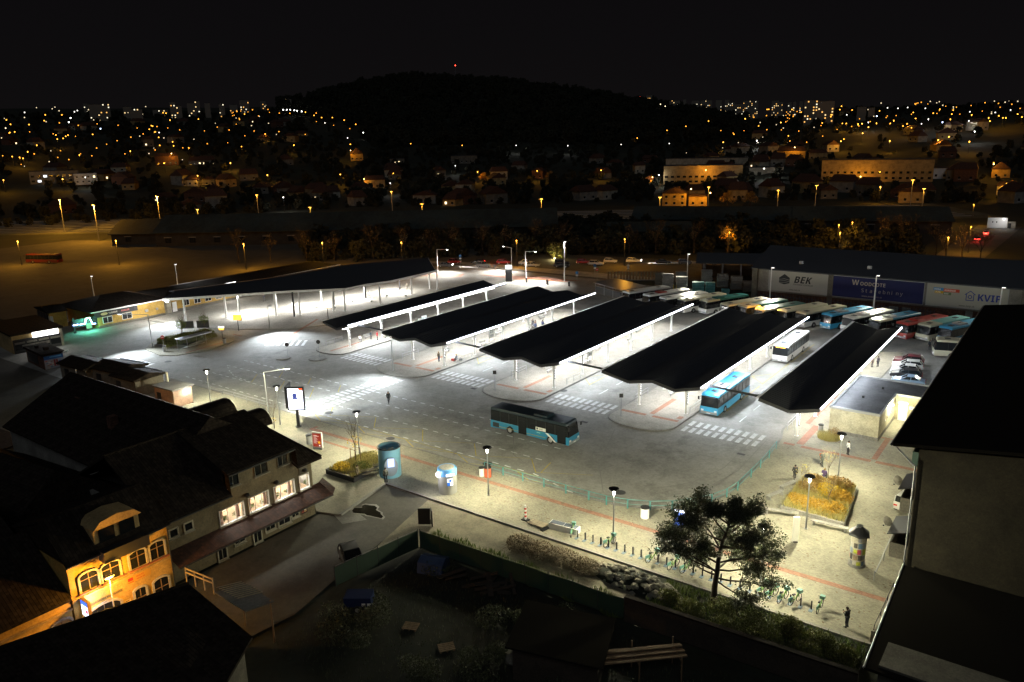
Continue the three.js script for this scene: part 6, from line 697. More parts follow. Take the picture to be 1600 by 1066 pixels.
// ================================================================ waste yard: green mesh fence, brush, rubble, pine
{
  const net = mat('green_net', [0.025, 0.06, 0.035], 0.95, { transmission: 0.4, thickness: 0 });
  const run = (a, b, l, nP) => { const o = thing('mesh_fence', l, 'fence', [0, 0, 0]); for (let i = 0; i <= nP; i++) { const t = i / nP, x = a[0] + (b[0] - a[0]) * t, z = a[1] + (b[1] - a[1]) * t; part('post', bar([x, 0, z], [x, 2.05, z], 0.035), m.darkSteel, o); if (i < nP) { const u = (i + 1) / nP, x2 = a[0] + (b[0] - a[0]) * u, z2 = a[1] + (b[1] - a[1]) * u; part('net_panel', beam([x, 0.98 + 0.05 * Math.sin(i * 3), z], [x2, 0.98 + 0.05 * Math.sin(i * 3 + 3), z2], 0.025, 1.75), net, o); } } part('top_wire', bar([a[0], 1.95, a[1]], [b[0], 1.95, b[1]], 0.012), m.greySteel, o); };
  run([-46.2, -47.4], [-25.4, -48.2], 'green mesh fence along the gravel between the street corner and the brick wall', 9); run([-46.4, -47.3], [-47.9, -38.6], 'green mesh fence turning down beside the dark street', 4);
  const w = thing('yard_wall', 'dark brick yard wall continuing the green fence towards the big building', 'wall', [0, 0, 0]); part('wall', [beam([-25.3, 1.05, -48.2], [-8.4, 1.05, -48.9], 0.3, 2.1)], m.bark, w); part('cap', beam([-25.3, 2.16, -48.2], [-8.4, 2.16, -48.9], 0.42, 0.12), m.roofDark, w);
  const sh = thing('yard_shed', 'dark open shed with a sloping roof inside the yard', 'shed', [-26.5, 0, -41], 0.35); part('wall', box(6, 2.4, 5), m.bark, sh); part('roof', plate([-3.4, 2.9, -2.9], [3.4, 2.4, -2.9], [3.4, 2.4, 2.9], [-3.4, 2.9, 2.9], 0.15), mat('rough_felt', [0.02, 0.018, 0.015], 1, { clearcoat: 0.001, specularIntensity: 0 }), sh); const sh2 = thing('lumber_rack', 'dark timber rack with pale planks in the yard', 'rack', [-21.6, 0, -42.8], 0.75); part('planks', Array.from({ length: 6 }, (_, i) => box(7, 0.08, 0.22, 0, 1.6 + (i % 2) * 0.1, -0.8 + i * 0.28)), m.wood, sh2); for (const x of [-3, 0, 3]) part('frame', [bar([x, 0, -1], [x, 2.2, -1], 0.06), bar([x, 0, 1], [x, 2.0, 1], 0.06), bar([x, 1.55, -1], [x, 1.55, 1], 0.05)], m.wood, sh2);
  const rock = (n, f) => { const g = []; for (let i = 0; i < n; i++) { const [x, y, z, s] = f(i), r = raw(new THREE.IcosahedronGeometry(s, 1)), p = r.attributes.position; const sx = rr(0.7, 1.3), sy = rr(0.5, 0.9), sz = rr(0.7, 1.3), k = rr(0, 9); for (let j = 0; j < p.count; j++) { const q = 1 + 0.22 * Math.sin(p.getX(j) * 19 / s * 0.3 + k) * Math.cos(p.getZ(j) * 17 / s * 0.3 + k * 2); p.setXYZ(j, p.getX(j) * sx * q, p.getY(j) * sy * q, p.getZ(j) * sz * q); } r.computeVertexNormals(); r.rotateY(k); g.push(r.translate(x, y, z)); } return g; };
  const rb = thing('rubble_pile', 'heap of broken stones and concrete left of the pine', 'rubble', [-27, 0, -53.2]); part('stones', rock(240, () => { const a = rr(-1, 1), b = rr(-1, 1) * Math.sqrt(1 - a * a), h = 1.15 * (1 - a * a) * (1 - b * b); return [a * 4.4, h * rr(0.3, 1), b * 1.4 + a * 0.3, rr(0.12, 0.34)]; }), mat('stone', [0.3, 0.28, 0.22], 0.95, { map: TX.blotch }), rb).userData.kind = 'stuff'; part('earth_core', raw(new THREE.SphereGeometry(1, 20, 10, 0, Math.PI * 2, 0, Math.PI / 2)).scale(4.2, 0.75, 1.3), m.soil, rb);
  const hd = thing('brush_heap', 'long heap of dry brushwood along the gravel below the kerb', 'brushwood', [-35, 0, -52.6]); const tw = []; for (let i = 0; i < 1500; i++) { const a = rr(-1, 1), b = rr(-1, 1), h = 1.5 * Math.sqrt(Math.max(0, 1 - b * b)) * (0.75 + 0.25 * Math.sin(a * 7)), x = a * 4.8, z = b * 1.3, y = h * rr(0.15, 0.9); const e = rr(0, 6.28), l = rr(0.3, 0.8); tw.push(bar([x, y, z], [x + Math.cos(e) * l, y + rr(-0.1, 0.5), z + Math.sin(e) * l], 0.012, 0.005, 3)); } part('twigs', tw, m.barkPale, hd).userData.kind = 'stuff'; part('dry_leaves', leafCloud([[-3.4, 0.5, 0, 1.6, 0.8, 1.2], [-1.2, 0.55, 0.1, 1.7, 0.9, 1.2], [1.2, 0.5, -0.1, 1.7, 0.8, 1.2], [3.4, 0.45, 0, 1.5, 0.7, 1.1]], 5200, 0.12, 0.25), LF.brown, hd).userData.kind = 'stuff';
  stuff('verge_grass', blades(9000, () => { const x = rr(-47, -9), f = rnd(); if (x < -25) return [x, 0, -48.2 - 2.4 * f * f - 0.3 * Math.sin(x * 1.7)]; return [x, 0, rr(-55.3, -49.4)]; }, 0.5, 0.045), LF.green, 'rough green grass along the fence and under the pine', 'grass');
  for (const [x, z, r, l] of [[-19.4, -53.2, 1.3, 'green bush at the foot of the pine trunk, left'], [-17.2, -52.6, 1.5, 'green bush below the kerb, right of the pine trunk'], [-14.6, -53.6, 1.4, 'green bush below the dock posts right of the pine'], [-12, -53.4, 1.2, 'dark bush near the man with the phone'], [-23.6, -52.4, 1.0, 'dark bush between the rubble heap and the pine'], [-21.4, -51.6, 1.3, 'low green bush in front of the pine trunk'], [-18.2, -50.8, 1.4, 'low green bush by the yard wall, right of the pine trunk'], [-15.4, -51.2, 1.5, 'low green bush by the yard wall below the four bicycles'], [-12.6, -51.4, 1.3, 'low green bush by the yard wall near the last bicycle'], [-10.2, -52.6, 1.2, 'twiggy bush at the foot of the pale low wall']]) { const s = thing('bush', l, 'bush', [x, 0, z]); part('foliage', leafCloud([[0, r * 0.45, 0, r, r * 0.6, r * 0.8], [r * 0.4, r * 0.6, 0.2, r * 0.6, r * 0.5, r * 0.6]], 1900, 0.12, 0.3), LF.olive, s); part('stems', Array.from({ length: 8 }, () => { const a = rr(0, 6.28); return bar([0, 0, 0], [Math.cos(a) * r * 0.7, r * rr(0.5, 1), Math.sin(a) * r * 0.6], 0.015); }), m.bark, s); }
  stuff('yard_weeds', blades(5000, () => [rr(-46, -9), 0, rr(-46.5, -30)], 0.3, 0.035), LF.pine, 'sparse weeds over the dark waste yard', 'weeds');
  const bl = thing('boulder', 'dark boulder at the lower edge of the yard', 'boulder', [-29.4, 0, -39.2]); part('stone', rock(1, () => [0, 0.5, 0, 0.95]), mat('stone', [0.3, 0.28, 0.22]), bl);
  for (const [x, z, a, l] of [[-38.6, -38, 0.4, 'pale pallet lying in the dark yard, left of two'], [-34.6, -37.6, 0.9, 'pale pallet lying in the dark yard, right of two']]) { const p = thing('pallet', l, 'pallet', [x, 0.02, z], a); for (let i = 0; i < 5; i++) part('board', box(1.2, 0.03, 0.14, 0, 0.13, -0.4 + i * 0.2), m.wood, p); part('runner', [-0.5, 0, 0.5].map((q) => box(0.1, 0.12, 0.95, q)), m.wood, p); }
  { const list = []; for (let i = 0; i < 26; i++) list.push([rr(-45, -12), rr(0.3, 0.8), rr(-46, -33), rr(0.8, 2), rr(0.4, 1), rr(0.7, 1.6)]); stuff('yard_scrub', leafCloud(list, 16000, 0.13, 0.25), LF.pine, 'dark scrub overgrowing the waste yard', 'scrub'); const fl = []; for (let i = 0; i < 16; i++) fl.push([-45.5 + i * 1.28, 0.25, -48.9 - 0.5 * rnd(), 0.8, rr(0.3, 0.6), 0.5]); stuff('fence_weeds', leafCloud(fl, 5200, 0.11, 0.25), LF.green, 'weeds growing along the outside of the green fence', 'weeds'); }
  const tp = thing('tarpaulin_stack', 'blue tarpaulin over a stack behind the green fence', 'tarpaulin', [-42.8, 0, -45.4], 0.3); part('cover', profX([[-1, 0], [1, 0], [0.8, 1.0], [0, 1.25], [-0.8, 0.95]], -1.2, 1.2, 0.05), mat('tarp_blue', [0.03, 0.06, 0.14], 0.6), tp); part('rope', [bar([-1.2, 0.9, 0.8], [1.2, 0.95, -0.8], 0.02)], m.woodPale, tp);
  const sk = thing('scrap_heap', 'heap of dark boards and scrap just inside the green fence', 'scrap', [-37.5, 0, -45.6], 0.1); for (let i = 0; i < 16; i++) part('board', box(rr(1, 3), 0.07, rr(0.15, 0.5), rr(-3.4, 3.4), rr(0.05, 0.6), rr(-0.9, 0.9), rr(0, 3), rr(-0.3, 0.3)), m.bark, sk);
  const tr = thing('blue_trailer', 'small dark blue trailer with two white plates in the yard', 'trailer', [-43.9, 0, -37.6], 0.6); part('body', box(2.2, 0.8, 1.4, 0, 0.5), mat('trailer_blue', [0.02, 0.03, 0.08], 1, { clearcoat: 0.001, specularIntensity: 0.1 }), tr); part('plate', [box(0.3, 0.25, 0.02, 0.5, 0.6, 0.72), box(0.3, 0.25, 0.02, 0.95, 0.6, 0.72)], m.whitePaint, tr); for (const z of [-0.75, 0.75]) wheel(tr, 0, 0.32, z, 0.65);
}
{ // the pine: leaning trunk, spreading limbs, needle tufts along them
  const o = thing('pine_tree', 'spreading dark pine in front of the bicycle docks', 'tree', [-20.5, 0, -54.2]); const limbs = [], tufts = []; const keep = seed; seed = 99;
  const trunk = [[0, 0, 0], [0.05, 1.8, 0], [0.25, 3.6, 0.05], [0.35, 5.4, 0.1], [0.7, 7.2, 0], [1.05, 8.4, -0.1], [1.2, 9.2, -0.1]]; const tg = trunk.slice(1).map((p, i) => bar(trunk[i], p, 0.32 - i * 0.045, 0.32 - (i + 1) * 0.045, 9));
  const limb = (p, dir, len, r, lv) => { const n = 4; let q = [...p], d = v3(...dir).normalize(); for (let i = 0; i < n; i++) { d.x += rr(-0.18, 0.18); d.y += rr(-0.1, 0.2); d.z += rr(-0.18, 0.18); d.normalize(); const e = [q[0] + d.x * len / n, q[1] + d.y * len / n, q[2] + d.z * len / n]; limbs.push(bar(q, e, r * (1 - i / n * 0.7), r * (1 - (i + 1) / n * 0.7), lv ? 4 : 6)); if (lv < 2 && i > 0) { const k = lv ? 2 : 3; for (let j = 0; j < k; j++) { const a = rr(0, 6.28); limb(e, [d.x + Math.cos(a) * 0.9, d.y + rr(-0.1, 0.7), d.z + Math.sin(a) * 0.9], len * rr(0.3, 0.48), r * 0.42, lv + 1); } } if (lv >= 1 && i >= 1) tufts.push([e[0], e[1], e[2], 0.55, 0.34, 0.55]); q = e; } tufts.push([q[0], q[1], q[2], 0.62, 0.4, 0.62]); };
  for (const [y, a, len, up] of [[3.4, 3.3, 4.6, 0.5], [3.8, 0.2, 4.0, -0.05], [4.4, 3.0, 4.4, 0.35], [4.6, 0.5, 4.2, 0.3], [5.0, 1.8, 3.0, 0.4], [5.2, 4.6, 3.2, 0.4], [5.8, 2.6, 4.0, 0.45], [6.4, 5.8, 3.6, 0.4], [6.9, 3.6, 3.4, 0.5], [7.2, 1.0, 3.2, 0.5], [7.8, 2.9, 3.0, 0.6], [8.3, 0.1, 3.0, 0.5], [8.8, 4.2, 2.2, 0.7], [8.6, 1.6, 1.9, 0.7], [8.9, 5.4, 1.8, 0.7], [2.9, 0.6, 4.4, -0.22], [3.2, 2.9, 3.2, -0.1], [2.6, 5.9, 3.6, -0.25], [3.6, 3.5, 4.8, 0.12], [4.0, 1.4, 3.4, 0], [6.2, 0.3, 3.6, 0.3], [6.0, 3.3, 4.0, 0.3]]) { const t = y / 10, x = 0.2 + t * 1.1 * t; limb([x, y, 0.05], [Math.cos(a), up, -Math.sin(a) * 0.9], len, 0.1, 0); }
  seed = keep; part('trunk', tg, m.bark, o); part('limbs', limbs, m.bark, o); o.scale.setScalar(0.84); part('crown', leafCloud(tufts, Math.min(60000, tufts.length * 40), 0.12, 0.3), LF.pine, o);
}
// ================================================================ surroundings
const FAR_LAMPS = '-955,-386,7.9,o -898,-366,7.7,o -814,-330,7.9,o -816,-335,8,o -856,-344,7.9,y -1088,-462,7.9,w -885,-378,7.8,o -1021,-456,7.9,o -927,-412,7.8,o -1010,-470,7.9,o -774,-352,7.7,o -744,-339,7.7,o -746,-345,7.7,o -760,-354,7.7,o -766,-359,7.9,o -761,-379,7.7,o -804,-409,7.9,B -711,-307,8,o -680,-286,7.8,o -662,-267,7.8,o -657,-270,7.5,o -649,-269,7.9,o -572,-223,8,O -555,-252,7.9,O -644,-308,7.5,o -553,-294,7.5,o -952,-452,7.9,W -892,-421,7.9,W -1107,-536,7.9,w -1076,-517,7.8,w -553,-266,7.8,w -985,-585,7.9,o -970,-580,8,o -855,-515,7.9,o -846,-545,8,o -885,-636,7.9,o -803,-462,8,o -799,-461,7.8,o -773,-442,7.7,o -743,-430,7.9,o -737,-431,7.9,w -703,-410,7.8,o -655,-382,7.5,o -666,-401,7.9,o -642,-387,7.9,o -623,-389,8,o -599,-424,7.9,o -536,-368,7.8,O -509,-322,8,O -638,-346,7.7,o -568,-333,7.9,o -847,-667,7.9,W -854,-678,7.7,W -857,-686,7.9,W -854,-690,7.9,W -852,-693,7.8,W -848,-697,7.9,W -842,-698,7.9,o -808,-683,8,o -787,-677,7.9,o -790,-697,7.8,o -772,-700,7.7,o -742,-691,7.6,o -678,-642,7.8,W -739,-640,7.9,w -631,-575,7.7,w -654,-491,7.7,o -579,-464,7.6,o -588,-539,7.7,o -479,-358,7.3,O -444,-395,7.9,O -347,-268,7.8,w -583,-618,7.6,o -525,-632,7.9,o -423,-428,7.9,o -374,-467,7.8,O -377,-378,7.9,w -415,-490,7.8,w -477,-659,8,w -432,-685,7.8,w -392,-722,7.7,w -415,-801,7.8,o -338,-493,7.7,O -296,-515,7.8,O -653,-1348,7.9,y -623,-1305,7.8,y -436,-920,7.7,o -435,-973,7.8,o -440,-1058,7.8,o -353,-751,7.8,w -280,-709,7.9,O -300,-787,7.9,o -423,-1151,8,O -303,-866,7.9,o -239,-681,7.8,W -243,-502,8,W -173,-509,7.5,W -226,-523,7.5,o -564,-1657,16.2,o -582,-1650,17.7,o -618,-1637,21.6,o -623,-1635,17.3,o -604,-1642,20.7,o -597,-1645,16.6,o -591,-1647,20.1,o -561,-1658,16,o -550,-1661,14.2,o -545,-1663,13.8,o -536,-1666,12.3,o -522,-1670,11,o -518,-1671,10.6,o -318,-1064,8,o -268,-911,7.9,o -278,-862,7.9,O -213,-682,7.7,o -197,-636,7.9,O -153,-611,7.8,O -154,-623,7.8,o -150,-661,7.6,O -156,-705,7.7,O -121,-614,8,O -121,-483,7.4,O -86,-425,8,O -124,-511,7.3,o -296,-1074,7.9,o -225,-853,7.8,o -217,-822,7.8,o -313,-1189,8,o -245,-963,8,o -283,-1119,8,o -228,-947,7.9,o -208,-910,8,w -171,-734,7.7,o -168,-735,7.8,O -157,-737,7.9,o -146,-736,7.8,o -149,-764,7.9,o -200,-986,7.9,w -192,-910,7.9,o -175,-820,7.8,B -166,-748,7.8,w -208,-845,8,w -185,-739,7.8,o -182,-740,7.7,o -206,-754,7.7,o -185,-964,7.9,w -178,-978,8,w -155,-945,7.9,w -152,-865,8,o -135,-782,7.9,o -132,-714,7.7,o -132,-730,7.9,o -123,-699,7.7,o -124,-776,7.7,w -121,-728,7.9,w -108,-742,7.8,B -137,-916,7.9,o -132,-848,7.9,o -122,-894,7.8,o -114,-830,7.8,o -106,-767,8,o -103,-856,7.9,w -96,-812,8,o -90,-749,7.9,w -76,-670,7.6,W -88,-640,7.6,O -92,-623,7.6,O -72,-614,7.7,O -79,-774,8,o -75,-746,7.7,o -81,-838,7.9,w -74,-795,7.9,o -69,-775,7.7,o -67,-775,7.7,o -72,-867,8,w -62,-812,7.8,o -56,-776,8,o -91,-530,7.3,o -49,-532,7.7,o -36,-465,8,O -36,-481,7.6,O';
const FAR_BLOCKS = '-1240,84,-615,9,13 -990,64,-506,23,20 -1018,68,-556,10,15 -922,59,-514,13,17 -1047,72,-618,19,9 -981,67,-597,7,21 -929,62,-573,7,19 -962,66,-611,9,20 -982,69,-633,7,21 -971,68,-641,7,19 -958,68,-654,7,18 -1038,76,-728,11,13 -990,73,-713,13,20 -1084,82,-815,8,16 -957,83,-763,10,11 -701,93,-1398,11,10 -609,77,-1313,18,11 -656,83,-1459,5,12 -614,76,-1412,14,14 -624,74,-1473,11,18 -615,72,-1477,11,20 -598,69,-1484,11,23 -584,64,-1490,8,28 -575,68,-1493,10,19 -448,49,-1191,12,25 -550,56,-1502,14,33 -537,58,-1507,13,31 -458,55,-1386,12,28 -484,59,-1496,7,25 -409,55,-1306,6,22 -356,51,-1159,4,22 -382,56,-1276,5,21 -262,42,-911,14,24 -235,42,-869,16,21 -210,45,-912,9,12 -193,41,-879,6,14';
{ // warehouse with three banners, brick base, dark roof
  const o = thing('banner_warehouse', 'long warehouse with three big wall banners behind the bus row', 'warehouse', [0, 0, 0]);
  part('wall', box(52, 7.0, 20, -33.4, 0, -182.2), m.plasterGrey, o); part('brick_base', box(51.9, 1.9, 0.12, -33.4, 0, -172.13), m.brick, o); part('roof', [plate([-60, 7.1, -171.6], [-6.6, 7.1, -171.6], [-6.6, 10.6, -184], [-60, 10.6, -184], 0.25), plate([-60, 10.6, -184], [-6.6, 10.6, -184], [-6.6, 7, -193], [-60, 7, -193], 0.25), polyMesh([[-59.5, 7, -172.2], [-59.5, 7, -192.2], [-59.5, 10.4, -184]], [[0, 1, 2]])], m.roofMetal, o); part('end_pillar', [box(1.2, 7, 1, -59, 0, -171.9), box(1, 7, 0.6, -42.8, 0, -172.05), box(1, 7, 0.6, -8, 0, -172.05)], m.plasterDark, o);
  part('roof_vent', [box(0.8, 0.6, 0.8, -50, 8.2, -175), box(0.8, 0.6, 0.8, -36, 8.2, -175)], m.greySteel, o); part('electric_box', [box(1.6, 1.5, 0.6, -30, 0, -171), box(1.4, 1.5, 0.6, -27.6, 0, -171), box(1.2, 2, 0.5, -16.6, 0, -171)], m.plasterGrey, o);
  const banner = (x0, x1, l, draw) => { const w = x1 - x0, b = thing('wall_banner', l, 'banner', [(x0 + x1) / 2, 2.3, -172.0]); part('frame', [box(w + 0.12, 0.1, 0.1, 0, 4.4), box(w + 0.12, 0.1, 0.1, 0, -0.05), box(0.1, 4.5, 0.1, -w / 2), box(0.1, 4.5, 0.1, w / 2)], m.greySteel, b); face('print', w, 4.4, print(w, 4.4, 56, draw), b, [0, 2.2, 0.03], 0, 0, 0.85); };
  banner(-56, -43.2, 'white wall banner reading BEK with a block emblem', (c, W, H) => { c.fillStyle = '#a6a6a0'; c.fillRect(0, 0, W, H); c.fillStyle = '#2b3034'; c.beginPath(); c.moveTo(W * 0.18, H * 0.32); c.lineTo(W * 0.27, H * 0.12); c.lineTo(W * 0.36, H * 0.3); c.lineTo(W * 0.36, H * 0.58); c.lineTo(W * 0.27, H * 0.64); c.lineTo(W * 0.18, H * 0.58); c.fill(); c.strokeStyle = '#a6a6a0'; c.lineWidth = 4; for (let i = 0; i < 3; i++) { c.beginPath(); c.moveTo(W * 0.17, H * (0.42 + i * 0.08)); c.lineTo(W * 0.27, H * (0.36 + i * 0.09)); c.lineTo(W * 0.37, H * (0.42 + i * 0.08)); c.stroke(); } c.fillStyle = '#23282c'; c.font = 'italic bold ' + Math.round(H * 0.46) + 'px sans-serif'; c.fillText('BEK', W * 0.42, H * 0.52, W * 0.4); c.font = Math.round(H * 0.1) + 'px sans-serif'; c.fillText('STAVEBNÉ CENTRUM', W * 0.42, H * 0.64, W * 0.38); c.fillText('www.bek.sk', W * 0.36, H * 0.92, W * 0.24); });
  banner(-42.4, -24.9, 'dark blue wall banner reading WOODCOTE Stavebniny', (c, W, H) => { c.fillStyle = '#1b2050'; c.fillRect(0, 0, W, H); c.fillStyle = '#a89f90'; c.font = 'bold ' + Math.round(H * 0.34) + 'px sans-serif'; c.fillText('W', W * 0.22, H * 0.36); c.font = 'bold ' + Math.round(H * 0.24) + 'px sans-serif'; c.fillText('OODCOTE', W * 0.31, H * 0.36, W * 0.48); c.font = Math.round(H * 0.24) + 'px sans-serif'; const t = 'Stavebniny'; for (let i = 0; i < t.length; i++) c.fillText(t[i], W * (0.33 + i * 0.047), H * 0.68); c.font = Math.round(H * 0.11) + 'px sans-serif'; c.fillText('www.woodcote.sk', W * 0.34, H * 0.9, W * 0.28); });
  banner(-24.4, -10.6, 'white wall banner reading KVIP with a house outline', (c, W, H) => { c.fillStyle = '#a3a196'; c.fillRect(0, 0, W, H); const bx = (x, y, w, h, f, t) => { c.fillStyle = f; c.fillRect(W * x, H * y, W * w, H * h); c.fillStyle = '#e8e6da'; c.font = 'bold ' + Math.round(H * h * 0.75) + 'px sans-serif'; c.fillText(t, W * (x + 0.01), H * (y + h * 0.8), W * (w - 0.02)); }; bx(0.08, 0.16, 0.13, 0.13, '#4a8ac4', 'VODA'); bx(0.21, 0.18, 0.2, 0.14, '#c0442c', 'KÚRENIE'); bx(0.1, 0.3, 0.11, 0.11, '#c9a018', 'PLYN'); bx(0.21, 0.34, 0.1, 0.12, '#6a7a5a', 'EKO'); c.strokeStyle = '#2b3c8c'; c.lineWidth = 7; c.beginPath(); c.moveTo(W * 0.48, H * 0.38); c.lineTo(W * 0.545, H * 0.2); c.lineTo(W * 0.61, H * 0.36); c.moveTo(W * 0.5, H * 0.34); c.lineTo(W * 0.5, H * 0.62); c.lineTo(W * 0.59, H * 0.62); c.lineTo(W * 0.59, H * 0.34); c.stroke(); c.beginPath(); c.arc(W * 0.545, H * 0.46, H * 0.07, 0, 7); c.stroke(); c.fillStyle = '#2b3c8c'; c.font = 'bold ' + Math.round(H * 0.42) + 'px sans-serif'; c.fillText('KVIP', W * 0.63, H * 0.6, W * 0.31); c.fillStyle = '#333'; c.font = Math.round(H * 0.11) + 'px sans-serif'; c.fillText('www.kvip.sk', W * 0.42, H * 0.92, W * 0.24); });
  for (let i = 0; i < 14; i++) { const f = thing('palisade_fence', 'thin blue palisade fence bay along the banner wall', 'fence', [-58.6 + i * 2.6, 0, -169.6], 0, 'palisade fence bays'); part('pale', [0, 0.6, 1.2, 1.8, 2.4].map((x) => box(0.05, 1.9, 0.05, x)), mat('fence_blue', [0.03, 0.05, 0.1], 0.6), f); part('rail', [box(2.6, 0.05, 0.04, 1.3, 0.4), box(2.6, 0.05, 0.04, 1.3, 1.5)], MAT.fence_blue, f); }
}
{ // builders' yard: stacked blocks on pallets, open shed; bicycle shelter by the exit
  const st = [[-80.5, -172.6, 2.6, 6, 'pale', 'tall stack of pale slabs at the left of the builders yard'], [-77.4, -173.6, 2.4, 5, 'pale', 'tall stack of pale slabs next to the mast'], [-84.6, -176.4, 2.2, 5, 'dark', 'dark pallet stack behind the pale slabs'], [-72.6, -172.4, 2.6, 4, 'teal', 'turquoise wrapped pallet stack, larger one'], [-70, -173.2, 2.0, 4, 'teal', 'turquoise wrapped pallet stack beside the larger one'], [-66.2, -173, 1.6, 2, 'teal', 'small turquoise wrapped pallet near the banner wall'], [-74.6, -182, 2.6, 6, 'pale', 'grey block stack in front of the open shed, left'], [-70.4, -181.6, 2.6, 5, 'grey', 'grey block stack in front of the open shed, middle'], [-66.4, -180.4, 2.6, 5, 'grey', 'grey block stack in front of the open shed, right'], [-63, -179, 2.4, 4, 'grey', 'grey block stack closest to the banner wall'], [-82, -183.5, 2.8, 4, 'pale', 'pale board stack in the back of the builders yard']];
  const mt = { pale: m.concrete, dark: m.plasterDark, teal: mat('wrap_teal', [0.12, 0.4, 0.4], 0.5, { map: TX.blotch }), grey: m.plasterGrey };
  for (const [x, z, w, n, c, l] of st) { const o = thing('pallet_stack', l, 'stack', [x, 0, z], 0.5); for (let i = 0; i < n; i++) { part('layer', box(w + rr(-0.1, 0.1), 0.56, 1.5 + rr(-0.1, 0.1), rr(-0.06, 0.06), 0.15 + i * 0.62, rr(-0.05, 0.05)), mt[c], o); part('batten', [box(0.12, 0.06, 1.5, -w * 0.35, 0.09 + i * 0.62), box(0.12, 0.06, 1.5, w * 0.35, 0.09 + i * 0.62)], m.wood, o); } part('pallet', box(w, 0.1, 1.5), m.wood, o); }
  const sh = thing('storage_shed', 'open-sided dark storage shed behind the pallet stacks', 'shed', [-70, 0, -193], 0.35); part('roof', hipRoof(11, 22, 5, 1.8, 0, 0).rotateY(Math.PI / 2), m.roofMetal, sh); for (const x of [-9, -4.5, 0, 4.5, 9]) part('post', [box(0.3, 5, 0.3, x, 0, 4.6), box(0.3, 5, 0.3, x, 0, -4.6)], m.greySteel, sh); part('back_wall', box(20, 3, 0.2, 0, 0, -4.9), m.wood, sh);
  const bs = thing('bicycle_shelter', 'mesh-sided shelter with a pale sheet roof at the exit road', 'shelter', [-87.2, 0, -160.4], -0.42); part('roof', plate([-5.6, 2.9, -3.4], [5.6, 2.7, -3.4], [5.6, 2.4, 3.4], [-5.6, 2.6, 3.4], 0.1), m.steel, bs); for (const x of [-5.2, -1.7, 1.7, 5.2]) part('post', [bar([x, 0, 3], [x, 2.5, 3], 0.06), bar([x, 0, -3], [x, 2.8, -3], 0.06)], m.steel, bs); part('mesh_panel', [box(10.4, 1.5, 0.03, 0, 0.2, 3), box(0.03, 1.5, 6, 5.2, 0.2)], mat('mesh_grey', [0.1, 0.1, 0.1], 0.8, { transmission: 0.35, thickness: 0 }), bs); part('rail', [bar([-5.2, 1.75, 3], [5.2, 1.75, 3], 0.04)], m.steel, bs);
  const yf = thing('yellow_bollard', 'pair of yellow posts at the edge of the builders yard', 'bollard', [-76, 0, -166]); part('post', cyl(0.1, 0.1, 2.6, 0, 0, 0, 8), m.yellow, yf); part('post', cyl(0.1, 0.1, 2.6, 0.7, 0, 0, 8), m.yellow, yf);
  const tf = thing('timber_fence', 'dark timber fence round the builders yard', 'fence', [-93, 0, -180], 0.5); for (let i = 0; i < 18; i++) part('board', box(0.5, 2.2, 0.05, -7 + i * 0.8), m.wood, tf);
  for (const [x, z, l, h] of [[-105.6, -171.6, 'person-sized blue sign on a post by the barrier', 2.3], [-104, -178, 'round blue road sign with a white panel under the tallest mast', 3.4], [-98.4, -186, 'small white sign post on the verge of the back road', 2.6], [-128.8, -167, 'round grey-backed sign left of the totem', 3.0], [-143.5, -170, 'slim blue sign post behind the end of the terminal roof', 4.2]]) { const o = thing('road_sign', l, 'sign', [x, 0, z], 0.55); part('post', cyl(0.05, 0.05, h, 0, 0, 0, 8), m.greySteel, o); const d = part('disc', raw(new THREE.CylinderGeometry(0.4, 0.4, 0.05, 18)).rotateX(Math.PI / 2).translate(0, h - 0.2, 0.06), l.includes('blue') ? m.blue : m.greySteel, o); part('plate', box(0.6, 0.4, 0.03, 0, h - 1.1, 0.06), m.whitePaint, d); }
}
// --- sodium street lamps of the middle distance
function streetLamp(x, z, y, h, kind, label, group, cd, R0) {
  const K = { o: [SODIUM, 'far_sodium', [1, 0.38, 0.035], 2.6], O: [SODIUM, 'far_sodium_strong', [1, 0.42, 0.05], 4], w: [NEUTRAL, 'far_white', [1, 0.95, 0.85], 1.6], W: [NEUTRAL, 'far_white_strong', [1, 1, 0.93], 5], B: [COOL, 'far_blue', [0.55, 0.7, 1], 5], y: [WARMWHITE, 'far_warm', [1, 0.8, 0.5], 1.6] }[kind];
  const o = thing('street_lamp', label, 'lamp', [x, y, z], Math.atan2(-x, -z), group), r = R0 || 0.24; part('pole', cyl(0.1, 0.06, h - r, 0, 0, 0, 6), m.darkSteel, o); part('lamp_globe', ball(r, 0, h, 0.5), glow(K[1], K[2], K[3]), o); part('arm', bar([0, h - r - 0.1, 0], [0, h, 0.5], 0.05), m.greySteel, o); if (cd) point(o, [0, h - r - 0.25, 0.7], K[0], cd, 8); return o;
}
[[-275.5, -108.2, 'far left by the red bus'], [-246.2, -124.7, 'in front of the gabled goods shed'], [-200.5, -139, 'behind the left end of the terminal roof'], [-180.7, -151.8, 'behind the middle of the terminal roof'], [-159.5, -162.9, 'behind the right end of the terminal roof'], [-131.7, -181.2, 'above the dark totem at the back road'], [-105.7, -197.5, 'right of the tallest mast in the far car park'], [-85.4, -224.3, 'shining on the bare tree above the builders yard'], [-62.8, -256.4, 'left of a close pair above the banner warehouse'], [-60.8, -264.8, 'right of a close pair above the banner warehouse'], [-57.5, -237.1, 'just below the close pair above the banner warehouse'], [-30.1, -238.1, 'among bare trees at the right-hand road'], [-28.1, -266.5, 'with a bent neck at the right-hand road'], [-36.2, -342.1, 'left of the small white building on the right-hand road']].forEach(([x, z, w]) => streetLamp(x, z, 0, 7.8, 'o', 'orange street lamp ' + w, 'sodium lamps round the station', x < -170 ? 210 : 120, 0.2));
